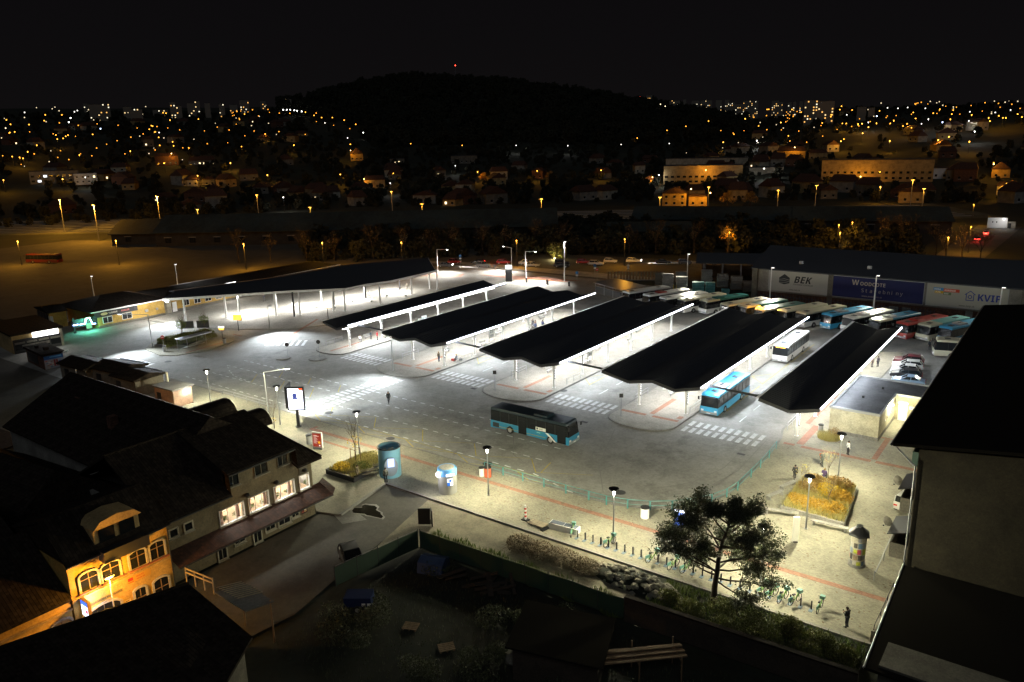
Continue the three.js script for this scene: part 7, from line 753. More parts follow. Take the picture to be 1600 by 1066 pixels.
// --- railway: ballast, rails, tall lit masts
{
  const dx = 0.833, dz = -0.553, P = (t, o) => [-380 + dx * t - dz * -o * 1, -150 + dz * t - dx * o];
  struct('railway_ballast', sheet([P(-160, -6), P(420, -6), P(420, 60), P(-160, 60)].map(([x, z]) => [x, z]), -0.03), mat('ballast', [0.14, 0.12, 0.1], 0.95, { map: TX.wide }));
  const rails = []; for (let k = 0; k < 8; k++) for (const g of [0, 1.44]) { const a = P(-150, 2 + k * 7 + g), b = P(410, 2 + k * 7 + g); rails.push(beam([a[0], 0.08, a[1]], [b[0], 0.08, b[1]], 0.09, 0.16)); } struct('railway_track', rails, m.greySteel);
  [[-365, -163, 14], [-317, -154, 14], [-337, -192, 14], [-278, -174, 12], [-298, -216, 14], [-241, -198, 12], [-251, -252, 14], [-209, -226, 12], [-171, -252, 13], [-132, -274, 13], [-131, -318, 14], [-99, -309, 14], [-93, -339, 14], [-62, -367, 15], [-52, -332, 14]].forEach(([x0, z0, h0], i) => { const s = i < 3 ? 1 : 1.12, x = x0 * s, z = z0 * s, h = i < 3 ? h0 : 37 - (37 - h0) * s; const o = thing('railway_mast_lamp', i < 3 ? 'tall orange-lit mast over the tracks at the left edge' : i < 9 ? 'tall orange-lit mast behind the long dark railway shed' : 'tall orange-lit mast beyond the dark sheds on the right', 'lamp', [x, 0, z], 0, i < 3 ? 'left railway masts' : i < 9 ? 'middle railway masts' : 'right railway masts'); part('pole', cyl(0.2, 0.14, h, 0, 0, 0, 8), m.greySteel, o); const hd = part('lamp_hood', [box(1.4, 0.2, 0.6, 0, h)], m.greySteel, o); part('lamp_lens', box(1.1, 0.12, 0.45, 0, h - 0.1), glow('mast_sodium', [1, 0.42, 0.05], 6), hd); point(o, [0.9, h - 0.5, 0.9], SODIUM, i < 3 ? 1000 : 60, 10); });
}
{ // dark sheds along the railway
  const shed = (x, z, L, d, h, rh, ry, l, wm = mat('sooty_wall', [0.055, 0.048, 0.04], 0.95, { map: TX.blotch })) => { const o = thing('railway_shed', l, 'shed', [x, 0, z], ry); part('wall', box(L, h, d), wm, o); part('roof', hipRoof(d + 1.6, L + 1.6, h, rh, 0.5, 0.5).rotateY(Math.PI / 2), mat('roof_grey', [0.06, 0.06, 0.06], 0.9, { map: TX.wide }), o); const n = Math.floor(L / 9); for (let i = 0; i < n; i++) { const w = part('window', box(2.2, 1.8, 0.1, -L / 2 + (i + 0.5) * L / n, 1.2, d / 2 + 0.04), m.glassDark, o); part('arch', box(2.8, 0.3, 0.14, -L / 2 + (i + 0.5) * L / n, 3.05, d / 2 + 0.06), m.plasterGrey, w); } return o; };
  shed(-222, -205, 148, 20, 5.0, 5.6, 0.586, 'very long dark railway shed stretching behind the terminal'); shed(-292, -164, 26, 18, 4.2, 4.6, 0.586, 'gabled dark goods shed at the left end of the railway', MAT.sooty_wall); shed(-118, -292, 60, 16, 4.5, 4.2, 0.35, 'dark railway shed in front of the orange-lit houses'); shed(-66, -310, 52, 16, 4.5, 4.4, 0.35, 'dark railway shed at the right, below the tall masts'); const ct = shed(-124, -247, 30, 9, 4.2, 2.8, 0.5, 'station cottage with one lit window behind the far car park', m.plasterDark); part('window_light', box(1.1, 1.0, 0.06, -3.4, 1.6, 4.62), glow('cottage_window_light', [0.9, 0.95, 1], 2), ct);
  const sb = thing('white_roadside_building', 'small white building lit by car lamps on the right-hand road', 'building', [-27.6, 0, -339], 0.1); sb.scale.setScalar(0.62); part('wall', box(10, 6, 6), m.whitePaint, sb); part('roof', box(10.4, 0.2, 6.4, 0, 6), m.roofMetal, sb); part('door', box(1.6, 3, 0.1, 6.2, 0, 3.0), m.black, sb); part('annex', box(4, 3.6, 4, 7.2, 0, 0.6), m.plasterPale, sb); for (const x of [-2.4, -0.4]) part('window', box(0.5, 0.9, 0.1, x, 3, 3.02), m.glassDark, sb);
  point(sb, [3, 5, 9], NEUTRAL, 18); const wl = part('wall_lamp', ball(0.2, 3, 5.3, 3.4), glow('wall_lamp_white', [1, 1, 1], 8), sb); struct('side_road', sheet([[-36, -230], [-24, -230], [-20, -345], [-34, -345]], 0.004), m.asphaltOld); struct('left_lot', sheet([[-330, -60], [-186, -70], [-184, -128], [-330, -150]], -0.014), m.asphaltOld);
}
// --- houses on the slopes
function house(x, z, y, w, d, h, rh, wm, label, o2 = {}) {
  const o = thing(o2.name || 'house', label, 'house', [x, y - 0.6, z], Math.atan2(-x, -z) + (o2.turn || 0), o2.group); part('wall', box(w, h + 0.6, d), wm, o);
  if (o2.gable) { part('gable', polyMesh([[-w / 2, h + 0.6, d / 2], [w / 2, h + 0.6, d / 2], [0, h + 0.6 + rh, d / 2]], [[0, 1, 2]]), wm, o); part('roof', hipRoof(w + 0.8, d + 0.6, h + 0.62, rh, 0, 0), m.roofRed, o); } else if (rh) part('roof', hipRoof(d + 0.8, w + 0.8, h + 0.62, rh, o2.hip ?? 1.5).rotateY(Math.PI / 2), m.roofRed, o); else part('roof', box(w + 0.5, 0.3, d + 0.5, 0, h + 0.6), m.roofMetal, o);
  if (rh > 1.5) part('chimney', box(0.8, 1.4, 0.8, w * 0.2, h + rh * 0.75, 0), m.brick, o);
  const rows = o2.rows || 1, cols = o2.cols || Math.max(2, Math.round(w / 4)); for (let j = 0; j < rows; j++) for (let i = 0; i < cols; i++) { const lit = o2.lit && o2.lit.includes(j * cols + i); const p = part('window', box(o2.ww || 1.2, 1.3, 0.12, -w / 2 + (i + 0.5) * w / cols, 1.5 + j * 3.2, d / 2 + 0.03), lit ? glow(o2.cool ? 'house_window_light_cool' : 'house_window_light', o2.cool ? [0.9, 0.95, 1] : [1, 0.78, 0.42], 1.6) : m.glassDark, o); if (w < 30) part('frame', box((o2.ww || 1.2) + 0.3, 0.12, 0.2, -w / 2 + (i + 0.5) * w / cols, 1.38 + j * 3.2, d / 2 + 0.05), m.whitePaint, p); }
  if (o2.light) { const [lx, ly, lz, c, cd] = o2.light; point(o, [lx, ly, lz], c, cd, 8); const f = part('wall_lamp', ball(0.3, lx, ly + 0.5, lz), glow('house_wall_lamp', [1, 0.6, 0.2], 8), o); } return o;
}
house(-603, -356, 20, 17, 9, 7, 2.5, m.brick, 'orange-lit brick house below the chain of hillside lamps', { light: [4, 9, 8, SODIUM, 150] }); house(-586, -376, 19, 20, 9, 4, 3, m.plasterGrey, 'low dark house with a row of lit yellow windows on the left slope', { cols: 6, lit: [2, 3, 5] }); house(-545, -506, 18, 11, 10, 6, 5, m.plasterYellow, 'yellow gabled house lit by a lamp under the wooded hill', { gable: true, light: [-5, 9, 9, SODIUM, 90] }); house(-517, -529, 14, 13, 8, 4.5, 0, m.plasterDark, 'flat dark house with two lit windows under the wooded hill', { cols: 4, lit: [1, 2] }); house(-472, -570, 13, 24, 10, 6.5, 0, m.plasterDark, 'flat black building with a lamp-lit tree behind it');
house(-219, -520, 2, 52, 14, 12, 0, m.plasterOchre, 'long two-storey orange-lit office building', { rows: 2, cols: 13, ww: 2.2, light: [2, 9.5, 14, SODIUM, 190] }); house(-250, -600, 8, 62, 12, 8, 0, m.plasterPale, 'long pale building behind the orange office', { rows: 1, cols: 12, lit: [4, 6, 8, 9], cool: true }); house(-182, -540, 5, 22, 10, 7, 0, m.plasterPale, 'pale annex with a white floodlight right of the orange office', { cols: 3 }); house(-258, -518, 1, 8, 8, 3, 3.2, m.plasterYellow, 'small gabled house beside the blue-white floodlight', { gable: true, light: [2, 5, 7, SODIUM, 90] });
house(-174, -378, 0, 12, 9, 6.6, 3, m.plasterYellow, 'yellow gabled house brightly lit by a railway mast', { gable: true, rows: 2, light: [8, 9, 9, SODIUM, 150] }); house(-163, -382, 0, 9, 8, 5, 1, m.plasterYellow, 'low yellow house joined to the gabled one by the railway', { cols: 2, light: [6, 7, 8, SODIUM, 120] });
house(-181, -589, 15, 19, 10, 6.5, 3, m.plasterYellow, 'hip-roofed yellow house under two stacked lamps on the right slope', { rows: 1, cols: 3, light: [2, 9, 9, SODIUM, 90] }); house(-163, -592, 15, 12, 9, 5, 2, m.plasterOchre, 'smaller ochre house right of the hip-roofed yellow one'); house(-107, -513, 6, 60, 14, 12, 0, m.plasterOchre, 'long two-row office block dimly lit orange on the right', { rows: 2, cols: 16, ww: 1.6, light: [-8, 3, 16, SODIUM, 190] }); house(-79, -526, 7, 17, 9, 6, 0.6, m.whitePaint, 'low white building lit cold at the right end of the office block', { cols: 4, light: [0, 7.5, 9, COOL, 160] }); house(-66, -522, 6, 10, 9, 6, 4, m.plasterDark, 'dark gabled barn right of the low white building', { gable: true }); house(-45, -534, 7, 9, 9, 5, 4, m.plasterYellow, 'small yellow gabled house near the right edge', { gable: true, light: [-4, 8, 9, SODIUM, 90] }); house(-36, -470, 3, 9, 8, 4, 2, m.plasterGrey, 'house with one lit window at the right edge', { cols: 3, lit: [2] });
house(-411, -270, 0, 12, 9, 7, 4, m.plasterGrey, 'grey house with a dark hipped roof behind the long railway shed', { hip: 3 }); house(-588, -262, 12, 30, 10, 8, 0, m.plasterGrey, 'two-storey flats with lit windows at the left edge', { rows: 2, cols: 8, ww: 2, lit: [1, 10], cool: true }); house(-565, -272, 11, 14, 9, 7, 0, m.plasterGrey, 'flats with a lit yellow stairwell beside the left-edge flats', { rows: 2, cols: 4, lit: [3, 7] }); house(-423, -408, 2, 15, 9, 6, 3, m.plasterOchre, 'dim ochre house under the lamp left of the middle', { light: [-7, 7, 8, SODIUM, 60] }); house(-536, -419, 17, 13, 9, 5, 4, m.plasterDark, 'dark house with a pale gable below the white row of lamps', { gable: true }); house(-517, -327, 7, 22, 8, 4.5, 1.4, m.plasterDark, 'dark row house with faint windows above the grey house');
{ // many unlit houses filling the slopes
  const wm = [m.plasterDark, m.plasterGrey, m.plasterOchre, m.brick, m.plasterPale]; let n = 0;
  for (let i = 0; i < 900 && n < 110; i++) { const a = THREE.MathUtils.degToRad(rr(-70, -3)), r = rr(440, 1050), x = r * Math.sin(a), z = -r * Math.cos(a), deg = THREE.MathUtils.radToDeg(a); if (deg > -50 && deg < -25 && r > 760) continue; const left = deg < -36.5; house(x, z, landY(x, z), rr(8, 14), rr(8, 11), rr(3.5, 6.5), rr(2.4, 4.2), pick(wm), left ? (r < 700 ? 'unlit house among dark gardens left of the wooded hill' : 'unlit house high on the left slope') : (r < 700 ? 'unlit house among dark gardens right of the wooded hill' : 'unlit house high on the right slope'), { gable: rnd() < 0.5, turn: rr(-0.9, 0.9), cols: 2, lit: rnd() < 0.14 ? [Math.floor(rr(0, 2))] : null, group: (left ? 'left ' : 'right ') + (r < 700 ? 'garden houses' : 'slope houses') }); n++; }
}
{ // street lamps over the slopes
  for (const e of FAR_LAMPS.split(' ')) { const [xs, zs, hs, k] = e.split(','), x = +xs, z = +zs, h = Math.max(6, Math.min(10, +hs)), r = Math.hypot(x, z), y = landY(x, z) + (+hs - h), deg = THREE.MathUtils.radToDeg(Math.atan2(x, -z)); const col = { o: 'orange', O: 'bright orange', w: 'white', W: 'bright white', B: 'bluish', y: 'warm white' }[k], zone = deg < -52 ? (r > 900 ? 'on the far left ridge' : 'on the left slope') : deg < -44 ? (r > 850 ? 'along the ridge left of the wooded hill' : 'between houses left of the wooded hill') : deg < -26 ? 'at the foot of the wooded hill' : r > 950 ? 'on the far right ridge' : deg < -14 ? 'between houses right of the wooded hill' : 'on the slope at the right edge'; streetLamp(x, z, y, h, k, `${col} street lamp ${zone}`, `${col} lamps ${zone}`, r < 820 ? (k === 'O' || k === 'W' ? 120 : 50) : 0, Math.max(0.34, r * 0.0006)); }
}
{ // the rest of the town's lights, strung along streets: too many and too small to pick apart
  const g = join(ball(1, 0, 0, 0, 1)), at = []; for (let k = 0; k < 17; k++) { const left = k % 2 === 0, a = THREE.MathUtils.degToRad(left ? rr(-71, -54) : rr(-24, -3)), r = rr(700, left ? 1250 : 1500); let x = r * Math.sin(a), z = -r * Math.cos(a), d = a + rr(0.5, 2.4); const n = Math.floor(rr(5, 13)); for (let i = 0; i < n; i++) { at.push([x, z]); d += rr(-0.2, 0.2); x += 26 * Math.cos(d); z += 26 * Math.sin(d); } }
  for (const [nm, mt, pts, lab] of [['distant_street_lights', glow('distant_orange_lamp', [1, 0.36, 0.03], 1.6), at, 'strings of tiny orange street lights on the far slopes'], ['distant_window_lights', glow('distant_pale_lamp', [1, 0.8, 0.5], 0.8), Array.from({ length: 70 }, (_, i) => { const a = THREE.MathUtils.degToRad(i % 2 ? rr(-70, -52) : rr(-24, -3)), r = rr(650, 1500); return [r * Math.sin(a), -r * Math.cos(a)]; }), 'scatter of tiny lit windows on the far slopes']]) { const im = new THREE.InstancedMesh(g, mt, pts.length), M4 = new THREE.Matrix4(); pts.forEach(([x, z], i) => { const r = Math.hypot(x, z), s = r * rr(0.0004, 0.00062); M4.makeScale(s, s, s).setPosition(x, landY(x, z) + rr(5, 9), z); im.setMatrixAt(i, M4); }); im.name = nm; im.userData = { kind: 'stuff', label: lab, category: 'lights' }; scene.add(im); }
}
{ // blocks of flats on the skyline, dark with scattered lit windows
  const wm = mat('panel_flats', [0.2, 0.18, 0.15], 0.9); FAR_BLOCKS.split(' ').forEach((e, i) => { const [x, y, z, w, h] = e.split(',').map(Number), o = thing('apartment_tower', x < -800 ? 'dark block of flats with scattered lit windows on the left skyline' : 'dark block of flats with scattered lit windows on the right skyline', 'building', [x, Math.min(y, landY(x, z)) - 2, z], Math.atan2(-x, -z), x < -800 ? 'left skyline flats' : 'right skyline flats'); const base = y - Math.min(y, landY(x, z)) + 2; part('wall', box(w, h + base, 11), wm, o); part('roof', box(w + 0.4, 0.4, 11.4, 0, h + base), m.roofMetal, o); const c = Math.max(2, Math.round(w / 3)), rws = Math.max(2, Math.round(h / 3)); for (let a = 0; a < c; a++) for (let b = 0; b < rws; b++) if (rnd() < 0.2) part('window_light', box(1.25, 1.25, 0.1, -w / 2 + (a + 0.5) * w / c, base + b * 3 + 0.8, 5.56), pick([glow('flat_window_light', [1, 0.7, 0.32], 0.9), glow('flat_window_light_pale', [1, 0.9, 0.65], 1), glow('flat_window_light_orange', [1, 0.5, 0.12], 0.9)]), o); });
  const mast = (x, y, z, h, l) => { const o = thing('radio_mast', l, 'mast', [x, y, z]); part('lattice', [bar([-1.2, 0, 0], [0, h, 0], 0.15), bar([1.2, 0, 0], [0, h, 0], 0.15), bar([0, 0, 1.4], [0, h, 0], 0.15)], m.greySteel, o); part('warning_light', ball(0.9, 0, h, 0), glow('warning_light', [1, 0.04, 0.02], 9), o); }; mast(-1060, 136, -1264, 37, 'mast with a red warning light on the wooded hilltop'); mast(-756, 90, -1467, 14, 'small mast with a red light at the right foot of the hill ridge');
}
{ // trees: bare ones along the back road, a lit shrub, woodland masses
  const gs = [bareTree(11, 61, 5, 0.2, 0.55, 0.3), bareTree(9, 67, 5, 0.17, 0.6, 0.3), bareTree(12, 71, 5, 0.22, 0.5, 0.35)]; let i = 0;
  const bt = (x, z, l, g, lf) => { const o = thing('bare_tree', l, 'tree', [x, landY(x, z), z], i * 1.7, g); part('trunk', gs[i++ % 3], m.bark, o); part('crown', leafCloud([[0.4, 7.4, 0, 1.6, 1.5, 1.6], [-1.4, 6.4, 0.6, 1.4, 1.0, 1.2], [1.6, 6, -0.5, 1.3, 0.9, 1.2], [0, 8.6, 0.4, 1.0, 0.9, 1]], lf ? 320 : 130, 0.2, 0.3), lf || LF.brown, o); };
  for (const [x, z] of [[-196, -158], [-190, -164], [-181, -172], [-174, -179], [-168, -184], [-163, -190], [-156, -196], [-150, -201], [-142, -206], [-136, -212], [-115, -218], [-108, -222], [-98, -228], [-206, -152], [-214, -146]]) bt(x, z, 'bare tree in the dark row behind the back road', 'bare trees behind the back road');
  bt(-86.6, -226.6, 'bare tree glowing orange beside the lamp above the builders yard', undefined, LF.gold); for (const [x, z] of [[-31.5, -247], [-27, -243], [-35, -255], [-23.5, -252], [-45, -262], [-52, -270]]) bt(x, z, 'bare tree by the right-hand road', 'bare trees by the right-hand road');
  const sh = thing('lit_shrub', 'yellow-green shrub lit from below beyond the far car park', 'shrub', [-131, 0, -201]); part('foliage', leafCloud([[0, 2.6, 0, 3.6, 2.4, 2], [1.5, 1.6, 0.5, 2.6, 1.6, 1.6]], 1600, 0.28, 0.3), LF.olive, sh); part('stems', Array.from({ length: 10 }, () => bar([rr(-1, 1), 0, 0], [rr(-3, 3), rr(3, 6), rr(-1, 1)], 0.05)), m.barkPale, sh); const ul = part('ground_lamp', ball(0.18, 1.2, 0.5, 3), glow('ground_lamp', [1, 0.85, 0.4], 10), sh); point(sh, [1.2, 0.5, 3], new THREE.Color(1, 0.82, 0.35), 45);
  const lb = (x, z, l) => { const y = landY(x, z), o = thing('roadside_tree', l, 'tree', [x, y, z]); part('crown', leafCloud([[0, 4.6, 0, 2.2, 2, 2], [2.4, 3.2, 0, 2.2, 1.7, 1.8], [-2.2, 3.4, 0.6, 2, 1.5, 1.8], [0.8, 6.2, -0.4, 1.4, 1.3, 1.4], [-1, 5.6, 0.2, 1.3, 1.1, 1.2]], 800, 0.42, 0.3), LF.rust, o); part('trunk', cyl(0.3, 0.15, 4.5), m.bark, o); }; lb(-371, -470, 'orange-lit tree behind the lamp right of the hill centre'); lb(-330, -498, 'orange-lit tree at the next lamp along the hill foot'); lb(-148, -384, 'orange-lit bushy tree right of the yellow railway house'); lb(-138, -388, 'dim orange bush farthest right of the yellow railway house'); lb(-421, -803, 'orange-lit tree under a lamp on the right shoulder of the hill'); lb(-434, -922, 'yellow-lit tree under a lamp on the right shoulder, farther up');
  // woodland: thousands of crowns on the hill and between the houses
  const g = leafCloud([[0, 1.1, 0, 0.95, 0.95, 0.95], [0.5, 1.7, 0.2, 0.6, 0.6, 0.6], [-0.5, 0.9, 0.4, 0.6, 0.5, 0.6], [0.1, 1.9, -0.4, 0.5, 0.5, 0.5]], 240, 0.34, 0.2), N = 11000, im = new THREE.InstancedMesh(g, mat('woodland', [0.02, 0.022, 0.012], 0.95), N), q = new THREE.Quaternion(), M4 = new THREE.Matrix4(); const lampAt = FAR_LAMPS.split(' ').map((e) => { const [x, z] = e.split(',').map(Number); return [Math.atan2(x, -z), Math.hypot(x, z)]; }); let n = 0;
  while (n < N) { const a = THREE.MathUtils.degToRad(rr(-72, 0)), pickR = rnd(), onHill = pickR < 0.44, band = pickR > 0.9, r = onHill ? rr(900, 1760) : band ? rr(246, 330) : rr(330, 1300), deg = THREE.MathUtils.radToDeg(a), x = r * Math.sin(a), z = -r * Math.cos(a); if (onHill && (deg < -52 || deg > -20)) continue; if (!onHill && !band && r < 440) continue; if (band && (deg < -51 || deg > -9)) continue; const s = onHill ? rr(3.5, 7) : rr(1.0, 2.9); if (lampAt.some(([b, q]) => Math.abs(a - b) * r < s * 1.2 + 1.2 && r < q + 4 && r > q - 150)) continue; q.setFromAxisAngle(v3(0, 1, 0), rr(0, 6.28)); M4.compose(v3(x, landY(x, z) - 0.8, z), q, v3(s, s * rr(0.8, 1.25), s)); im.setMatrixAt(n++, M4); }
  im.name = 'woodland'; im.userData = { kind: 'stuff', label: 'dark woodland and garden trees covering the hill and slopes', category: 'trees' }; scene.add(im);
}
// ================================================================ people: one smooth body each, from tapered limbs
function bodyField(J, bones, extra) { // J: joints; bones: [a, b, ra, rb, colour key]
  let lo = v3(9, 9, 9), hi = v3(-9, -9, -9); for (const p of Object.values(J)) { lo.min(v3(...p)); hi.max(v3(...p)); } lo.subScalar(0.2); hi.addScalar(0.24);
  const size = Math.max(hi.x - lo.x, hi.y - lo.y, hi.z - lo.z) / 2, c = lo.clone().add(hi).multiplyScalar(0.5), n = 62, mc = new MarchingCubes(n, new THREE.MeshBasicMaterial(), false, false, 60000); mc.isolation = 0; mc.reset();
  const segs = bones.map(([a, b, ra, rb, k]) => ({ A: v3(...J[a]), B: v3(...J[b]), ra, rb, k })), t = v3(0, 0, 0), ab = v3(0, 0, 0);
  const dist = (p, s) => { ab.subVectors(s.B, s.A); const h = THREE.MathUtils.clamp(t.subVectors(p, s.A).dot(ab) / Math.max(1e-9, ab.lengthSq()), 0, 1); return t.copy(s.A).addScaledVector(ab, h).distanceTo(p) - (s.ra + (s.rb - s.ra) * h); };
  const p = v3(0, 0, 0); for (let z = 0; z < n; z++) for (let y = 0; y < n; y++) for (let x = 0; x < n; x++) { p.set(c.x + (x - n / 2) / (n / 2) * size, c.y + (y - n / 2) / (n / 2) * size, c.z + (z - n / 2) / (n / 2) * size); let s = 0; for (const g of segs) s += Math.exp(-dist(p, g) * 42); mc.field[x + y * n + z * n * n] = Math.log(Math.max(s, 1e-30)) / 42; }
  mc.update(); const P = [], keys = []; for (let i = 0; i < mc.count; i++) { p.set(c.x + mc.positionArray[3 * i] * size, c.y + mc.positionArray[3 * i + 1] * size, c.z + mc.positionArray[3 * i + 2] * size); P.push(p.x, p.y, p.z); let best = 9, k = 0; for (const g of segs) { const d = dist(p, g); if (d < best) { best = d; k = g.k; } } if (k === 'head') { const H = J.head; const f = p.z - H[2]; k = p.y > H[1] + 0.05 || (f < 0.0 && p.y > H[1] - 0.09) ? 'hair' : (Math.abs(p.y - H[1] - 0.005) < 0.014 && f > 0.06 && Math.abs(Math.abs(p.x - H[0]) - 0.033) < 0.016) ? 'eye' : 'skin'; } keys.push(k); }
  const g = new THREE.BufferGeometry(); g.setAttribute('position', new THREE.Float32BufferAttribute(P, 3)); g.computeVertexNormals(); const gs = [g]; // fingers, merged in
  for (const s of ['L', 'R']) { const W = v3(...J['wrist' + s]), Hn = v3(...J['hand' + s]), d = Hn.clone().sub(W).normalize(), side = Math.abs(d.y) > 0.7 ? v3(0, 0, 1) : v3(1, 0, 0); for (let i = 0; i < 5; i++) { const th = i === 4, off = side.clone().multiplyScalar(th ? 0.045 : (i - 1.5) * 0.02), b = Hn.clone().add(off), l = th ? 0.045 : [0.065, 0.078, 0.072, 0.055][i], e1 = b.clone().addScaledVector(d, l * 0.6).addScaledVector(side, th ? 0.03 : 0), e2 = e1.clone().addScaledVector(d, l * 0.4).add(v3(0, -0.008, 0.012)); for (const [u, v] of [[b, e1], [e1, e2]]) { const q = bar(u.toArray(), v.toArray(), 0.01, 0.008, 5); gs.push(q); for (let k = 0; k < q.attributes.position.count; k++) keys.push('skin'); } } }
  const out = mergeGeometries(gs); out.userData.keys = keys; return out;
}
const POSE = {};
function pose(name, o) { // standing skeleton with hip height hy, changed by overrides
  const J = { pelvis: [0, 0.95, 0], chest: [0, 1.3, 0], neck: [0, 1.47, 0.01], head: [0, 1.63, 0.03], nose: [0, 1.61, 0.135], top: [0, 1.68, 0.01], shL: [-0.19, 1.41, 0], shR: [0.19, 1.41, 0], elL: [-0.25, 1.13, -0.03], elR: [0.25, 1.13, -0.03], wristL: [-0.25, 0.88, 0.05], wristR: [0.25, 0.88, 0.05], handL: [-0.25, 0.8, 0.07], handR: [0.25, 0.8, 0.07], hipL: [-0.1, 0.92, 0], hipR: [0.1, 0.92, 0], kneeL: [-0.11, 0.5, 0.03], kneeR: [0.11, 0.5, 0.03], ankL: [-0.11, 0.09, -0.02], ankR: [0.11, 0.09, -0.02], toeL: [-0.12, 0.045, 0.15], toeR: [0.12, 0.045, 0.15], ...o };
  POSE[name] = bodyField(J, [['pelvis', 'chest', 0.135, 0.15, 'top'], ['chest', 'neck', 0.14, 0.06, 'top'], ['shL', 'shR', 0.075, 0.075, 'top'], ['neck', 'head', 0.055, 0.075, 'skin'], ['head', 'top', 0.095, 0.1, 'head'], ['head', 'nose', 0.05, 0.012, 'head'], ['shL', 'elL', 0.065, 0.05, 'top'], ['shR', 'elR', 0.065, 0.05, 'top'], ['elL', 'wristL', 0.05, 0.036, 'top'], ['elR', 'wristR', 0.05, 0.036, 'top'], ['wristL', 'handL', 0.03, 0.036, 'skin'], ['wristR', 'handR', 0.03, 0.036, 'skin'], ['hipL', 'hipR', 0.12, 0.12, 'bottom'], ['hipL', 'kneeL', 0.1, 0.065, 'bottom'], ['hipR', 'kneeR', 0.1, 0.065, 'bottom'], ['kneeL', 'ankL', 0.062, 0.045, 'bottom'], ['kneeR', 'ankR', 0.062, 0.045, 'bottom'], ['ankL', 'toeL', 0.05, 0.04, 'shoe'], ['ankR', 'toeR', 0.05, 0.04, 'shoe']]);
}
pose('stand', {}); pose('walk', { kneeL: [-0.11, 0.52, 0.22], ankL: [-0.11, 0.12, 0.3], toeL: [-0.12, 0.07, 0.46], kneeR: [0.11, 0.5, -0.06], ankR: [0.11, 0.1, -0.36], toeR: [0.12, 0.045, -0.2], elL: [-0.25, 1.14, -0.12], handL: [-0.24, 0.84, -0.02], wristL: [-0.25, 0.92, -0.07], elR: [0.25, 1.14, 0.06], wristR: [0.24, 0.95, 0.22], handR: [0.23, 0.88, 0.28] });
pose('phone', { elL: [-0.24, 1.14, 0.08], wristL: [-0.1, 1.2, 0.3], handL: [-0.05, 1.25, 0.35], elR: [0.24, 1.14, 0.06], wristR: [0.1, 1.18, 0.28], handR: [0.06, 1.22, 0.34], head: [0, 1.61, 0.08], nose: [0, 1.56, 0.17], top: [0, 1.67, 0.08] });
pose('sit', { pelvis: [0, 0.52, 0], chest: [0, 0.9, 0.02], neck: [0, 1.07, 0.04], head: [0, 1.23, 0.07], nose: [0, 1.21, 0.175], top: [0, 1.28, 0.05], shL: [-0.19, 1.01, 0.03], shR: [0.19, 1.01, 0.03], elL: [-0.24, 0.76, 0.08], elR: [0.24, 0.76, 0.08], wristL: [-0.14, 0.64, 0.28], wristR: [0.14, 0.64, 0.28], handL: [-0.1, 0.63, 0.35], handR: [0.1, 0.63, 0.35], hipL: [-0.1, 0.52, 0.02], hipR: [0.1, 0.52, 0.02], kneeL: [-0.13, 0.52, 0.43], kneeR: [0.13, 0.52, 0.43], ankL: [-0.13, 0.1, 0.44], ankR: [0.13, 0.1, 0.44], toeL: [-0.13, 0.045, 0.6], toeR: [0.13, 0.045, 0.6] });
const clothMat = new THREE.MeshStandardMaterial({ vertexColors: true, roughness: 0.85 }); clothMat.name = 'clothes';
function person(pz, pos, ry, label, top, bottom, o2 = {}) {
  const g = POSE[pz].clone(), keys = POSE[pz].userData.keys, c = new Float32Array(keys.length * 3), K = { top, bottom, skin: [0.4, 0.26, 0.19], hair: o2.hair || [0.05, 0.035, 0.025], shoe: [0.03, 0.03, 0.03], eye: [0.03, 0.03, 0.03] }; keys.forEach((k, i) => c.set(K[k], i * 3)); g.setAttribute('color', new THREE.BufferAttribute(c, 3));
  const o = thing('person', label, 'person', pos, ry, 'people in the station'), b = new THREE.Mesh(g, clothMat); b.name = 'body'; b.castShadow = b.receiveShadow = true; o.add(b);
  if (o2.pack) part('backpack', profX([[-0.05, 1.02], [0.2, 1.02], [0.22, 1.4], [0.1, 1.5], [-0.02, 1.46]], -0.17, 0.17, 0.04).translate(0, 0, -0.12), mat('pack_' + o2.pack[0], o2.pack, 0.7), o); if (o2.phone) part('phone', box(0.075, 0.15, 0.012, 0, 1.24, 0.39), m.black, o); return o;
}
const Y = 0.14;
person('sit', [-107.7, Y - 0.04, -97.5], 1.2, 'seated person in pale clothes at the front of the narrow canopy platform', [0.5, 0.5, 0.5], [0.15, 0.15, 0.18]); person('stand', [-106.9, Y, -99.6], 2, 'standing person in dark clothes left of the red jacket', [0.1, 0.13, 0.16], [0.03, 0.03, 0.04]); person('stand', [-105.6, Y, -100], 2.4, 'standing person in a red jacket under the narrow canopy', [0.55, 0.02, 0.03], [0.03, 0.03, 0.04]);
person('stand', [-86, Y, -95.2], 1.4, 'standing person in blue jeans at the nose of the second platform', [0.22, 0.18, 0.14], [0.06, 0.08, 0.16], { hair: [0.3, 0.2, 0.08] }); person('stand', [-85.1, Y, -95.6], 4.4, 'second standing person in dark coat at the nose of the second platform', [0.1, 0.09, 0.08], [0.06, 0.07, 0.1]); person('sit', [-83.3, Y - 0.04, -96.7], 4.7, 'person sitting by luggage right of the front column', [0.2, 0.22, 0.26], [0.1, 0.1, 0.12], { hair: [0.35, 0.24, 0.1] });
person('walk', [-78.2, 0, -75.4], 1.0, 'dark figure walking across the open apron by the long crossing', [0.02, 0.025, 0.03], [0.02, 0.02, 0.025]); person('walk', [-155.8, 0.1, -112], 0.6, 'small figure walking at the left of the terminal hall', [0.08, 0.08, 0.09], [0.05, 0.05, 0.06]); person('stand', [-135.7, 0.1, -139.7], 0.2, 'figure standing at the far right of the terminal hall', [0.12, 0.11, 0.08], [0.08, 0.07, 0.06]);
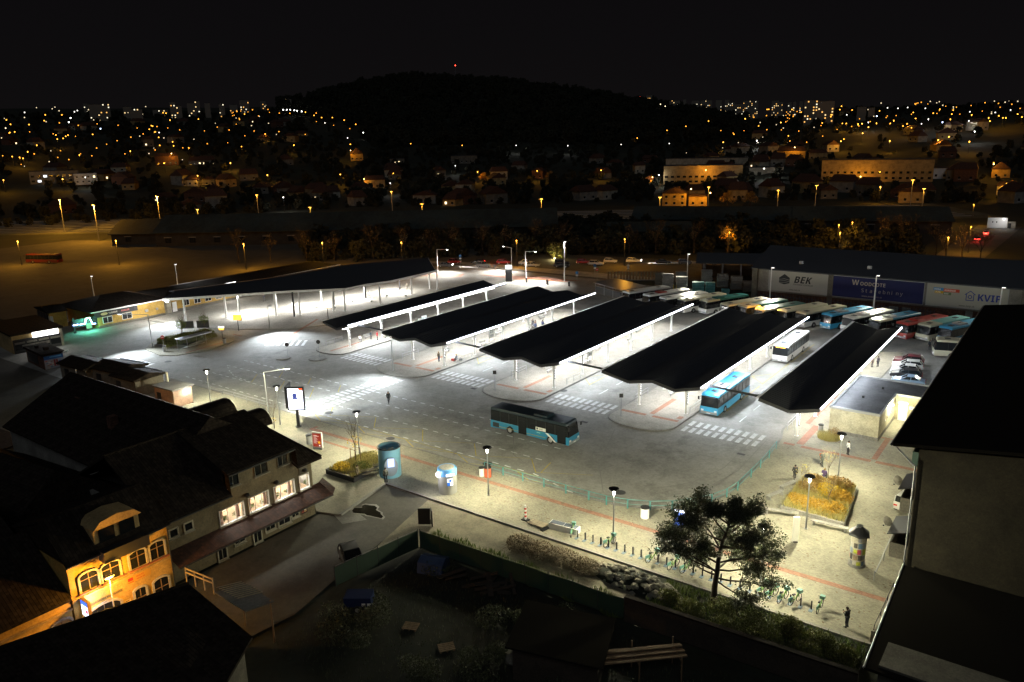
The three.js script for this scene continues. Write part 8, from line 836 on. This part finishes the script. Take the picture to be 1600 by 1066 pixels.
person('walk', [-20.8, 0.12, -86.2], 0.9, 'walker with an orange backpack behind the orange bed', [0.05, 0.06, 0.06], [0.03, 0.035, 0.03], { pack: [0.6, 0.13, 0.02] }); person('walk', [-22.2, 0.12, -80.9], 3.6, 'dark walker beside the stone benches left of the orange bed', [0.06, 0.06, 0.06], [0.04, 0.04, 0.04]); person('stand', [-19.2, 0.12, -91], 2.4, 'person in a white top on the red strip by the lamp', [0.55, 0.55, 0.55], [0.02, 0.02, 0.025]); person('sit', [-19.6, 0.12, -82.6], 3.14, 'seated person in purple behind the orange bed', [0.14, 0.1, 0.24], [0.05, 0.05, 0.07], { hair: [0.35, 0.25, 0.1] });
person('stand', [-24.9, 0.12, -129.3], 1, 'person waiting at the edge of the ribbed canopy, left of a pair', [0.4, 0.3, 0.26], [0.1, 0.08, 0.08]); person('stand', [-24.2, 0.12, -130], 4, 'person waiting at the edge of the ribbed canopy, right of a pair', [0.15, 0.14, 0.15], [0.06, 0.06, 0.07]); person('stand', [-62.3, 0.12, -54.6], 1.9, 'person in brown leaning at the slatted bench by the left planter', [0.16, 0.13, 0.08], [0.1, 0.08, 0.05]); person('stand', [-59.1, 0.12, -55.8], 4.0, 'person standing at the screen of the blue kiosk', [0.12, 0.12, 0.09], [0.02, 0.025, 0.03]);
person('stand', [-19.3, 0, -145.4], 0.8, 'driver standing at the door of the short sideways bus', [0.04, 0.05, 0.06], [0.03, 0.03, 0.035]); person('phone', [-10.9, 0.12, -56.7], -1.9, 'man in dark clothes looking at his phone near the last bicycle', [0.015, 0.015, 0.018], [0.02, 0.022, 0.03], { phone: true });
[[-84.2, -121.4, 0.5, [0.1, 0.14, 0.28]], [-85, -122.6, 1.5, [0.24, 0.18, 0.14]], [-83.8, -123.4, 3.5, [0.08, 0.1, 0.2]], [-85.4, -120.6, 2.5, [0.3, 0.27, 0.22]], [-86, -123.2, 0, [0.07, 0.07, 0.08]]].forEach(([x, z, a, c], i) => person('stand', [x, Y, z], a, 'person in a small group waiting under the second canopy, ' + ['in a blue jacket', 'in a brown jacket', 'in dark blue', 'in pale clothes', 'in black'][i], c, [0.05, 0.06, 0.1]));
{ const b = thing('luggage', 'red and grey travel bags on the ground by the seated traveller', 'bag', [-84.2, 0.14, -96.9], 0.3); part('bag', profZ([[-0.4, 0], [0.4, 0], [0.36, 0.36], [-0.36, 0.38]], -0.18, 0.18, 0.05), m.red, b); part('strap', bar([-0.2, 0.38, 0], [0.2, 0.38, 0], 0.02), m.black, b); const c = thing('luggage', 'grey travel bag right of the red one by the seated traveller', 'bag', [-83.2, 0.14, -97.6], 1); part('bag', profZ([[-0.3, 0], [0.3, 0], [0.26, 0.42], [-0.26, 0.44]], -0.18, 0.18, 0.05), m.greySteel, c); part('handle', bar([-0.12, 0.46, 0], [0.12, 0.46, 0], 0.02), m.black, c); }
renderer.render(scene, camera);
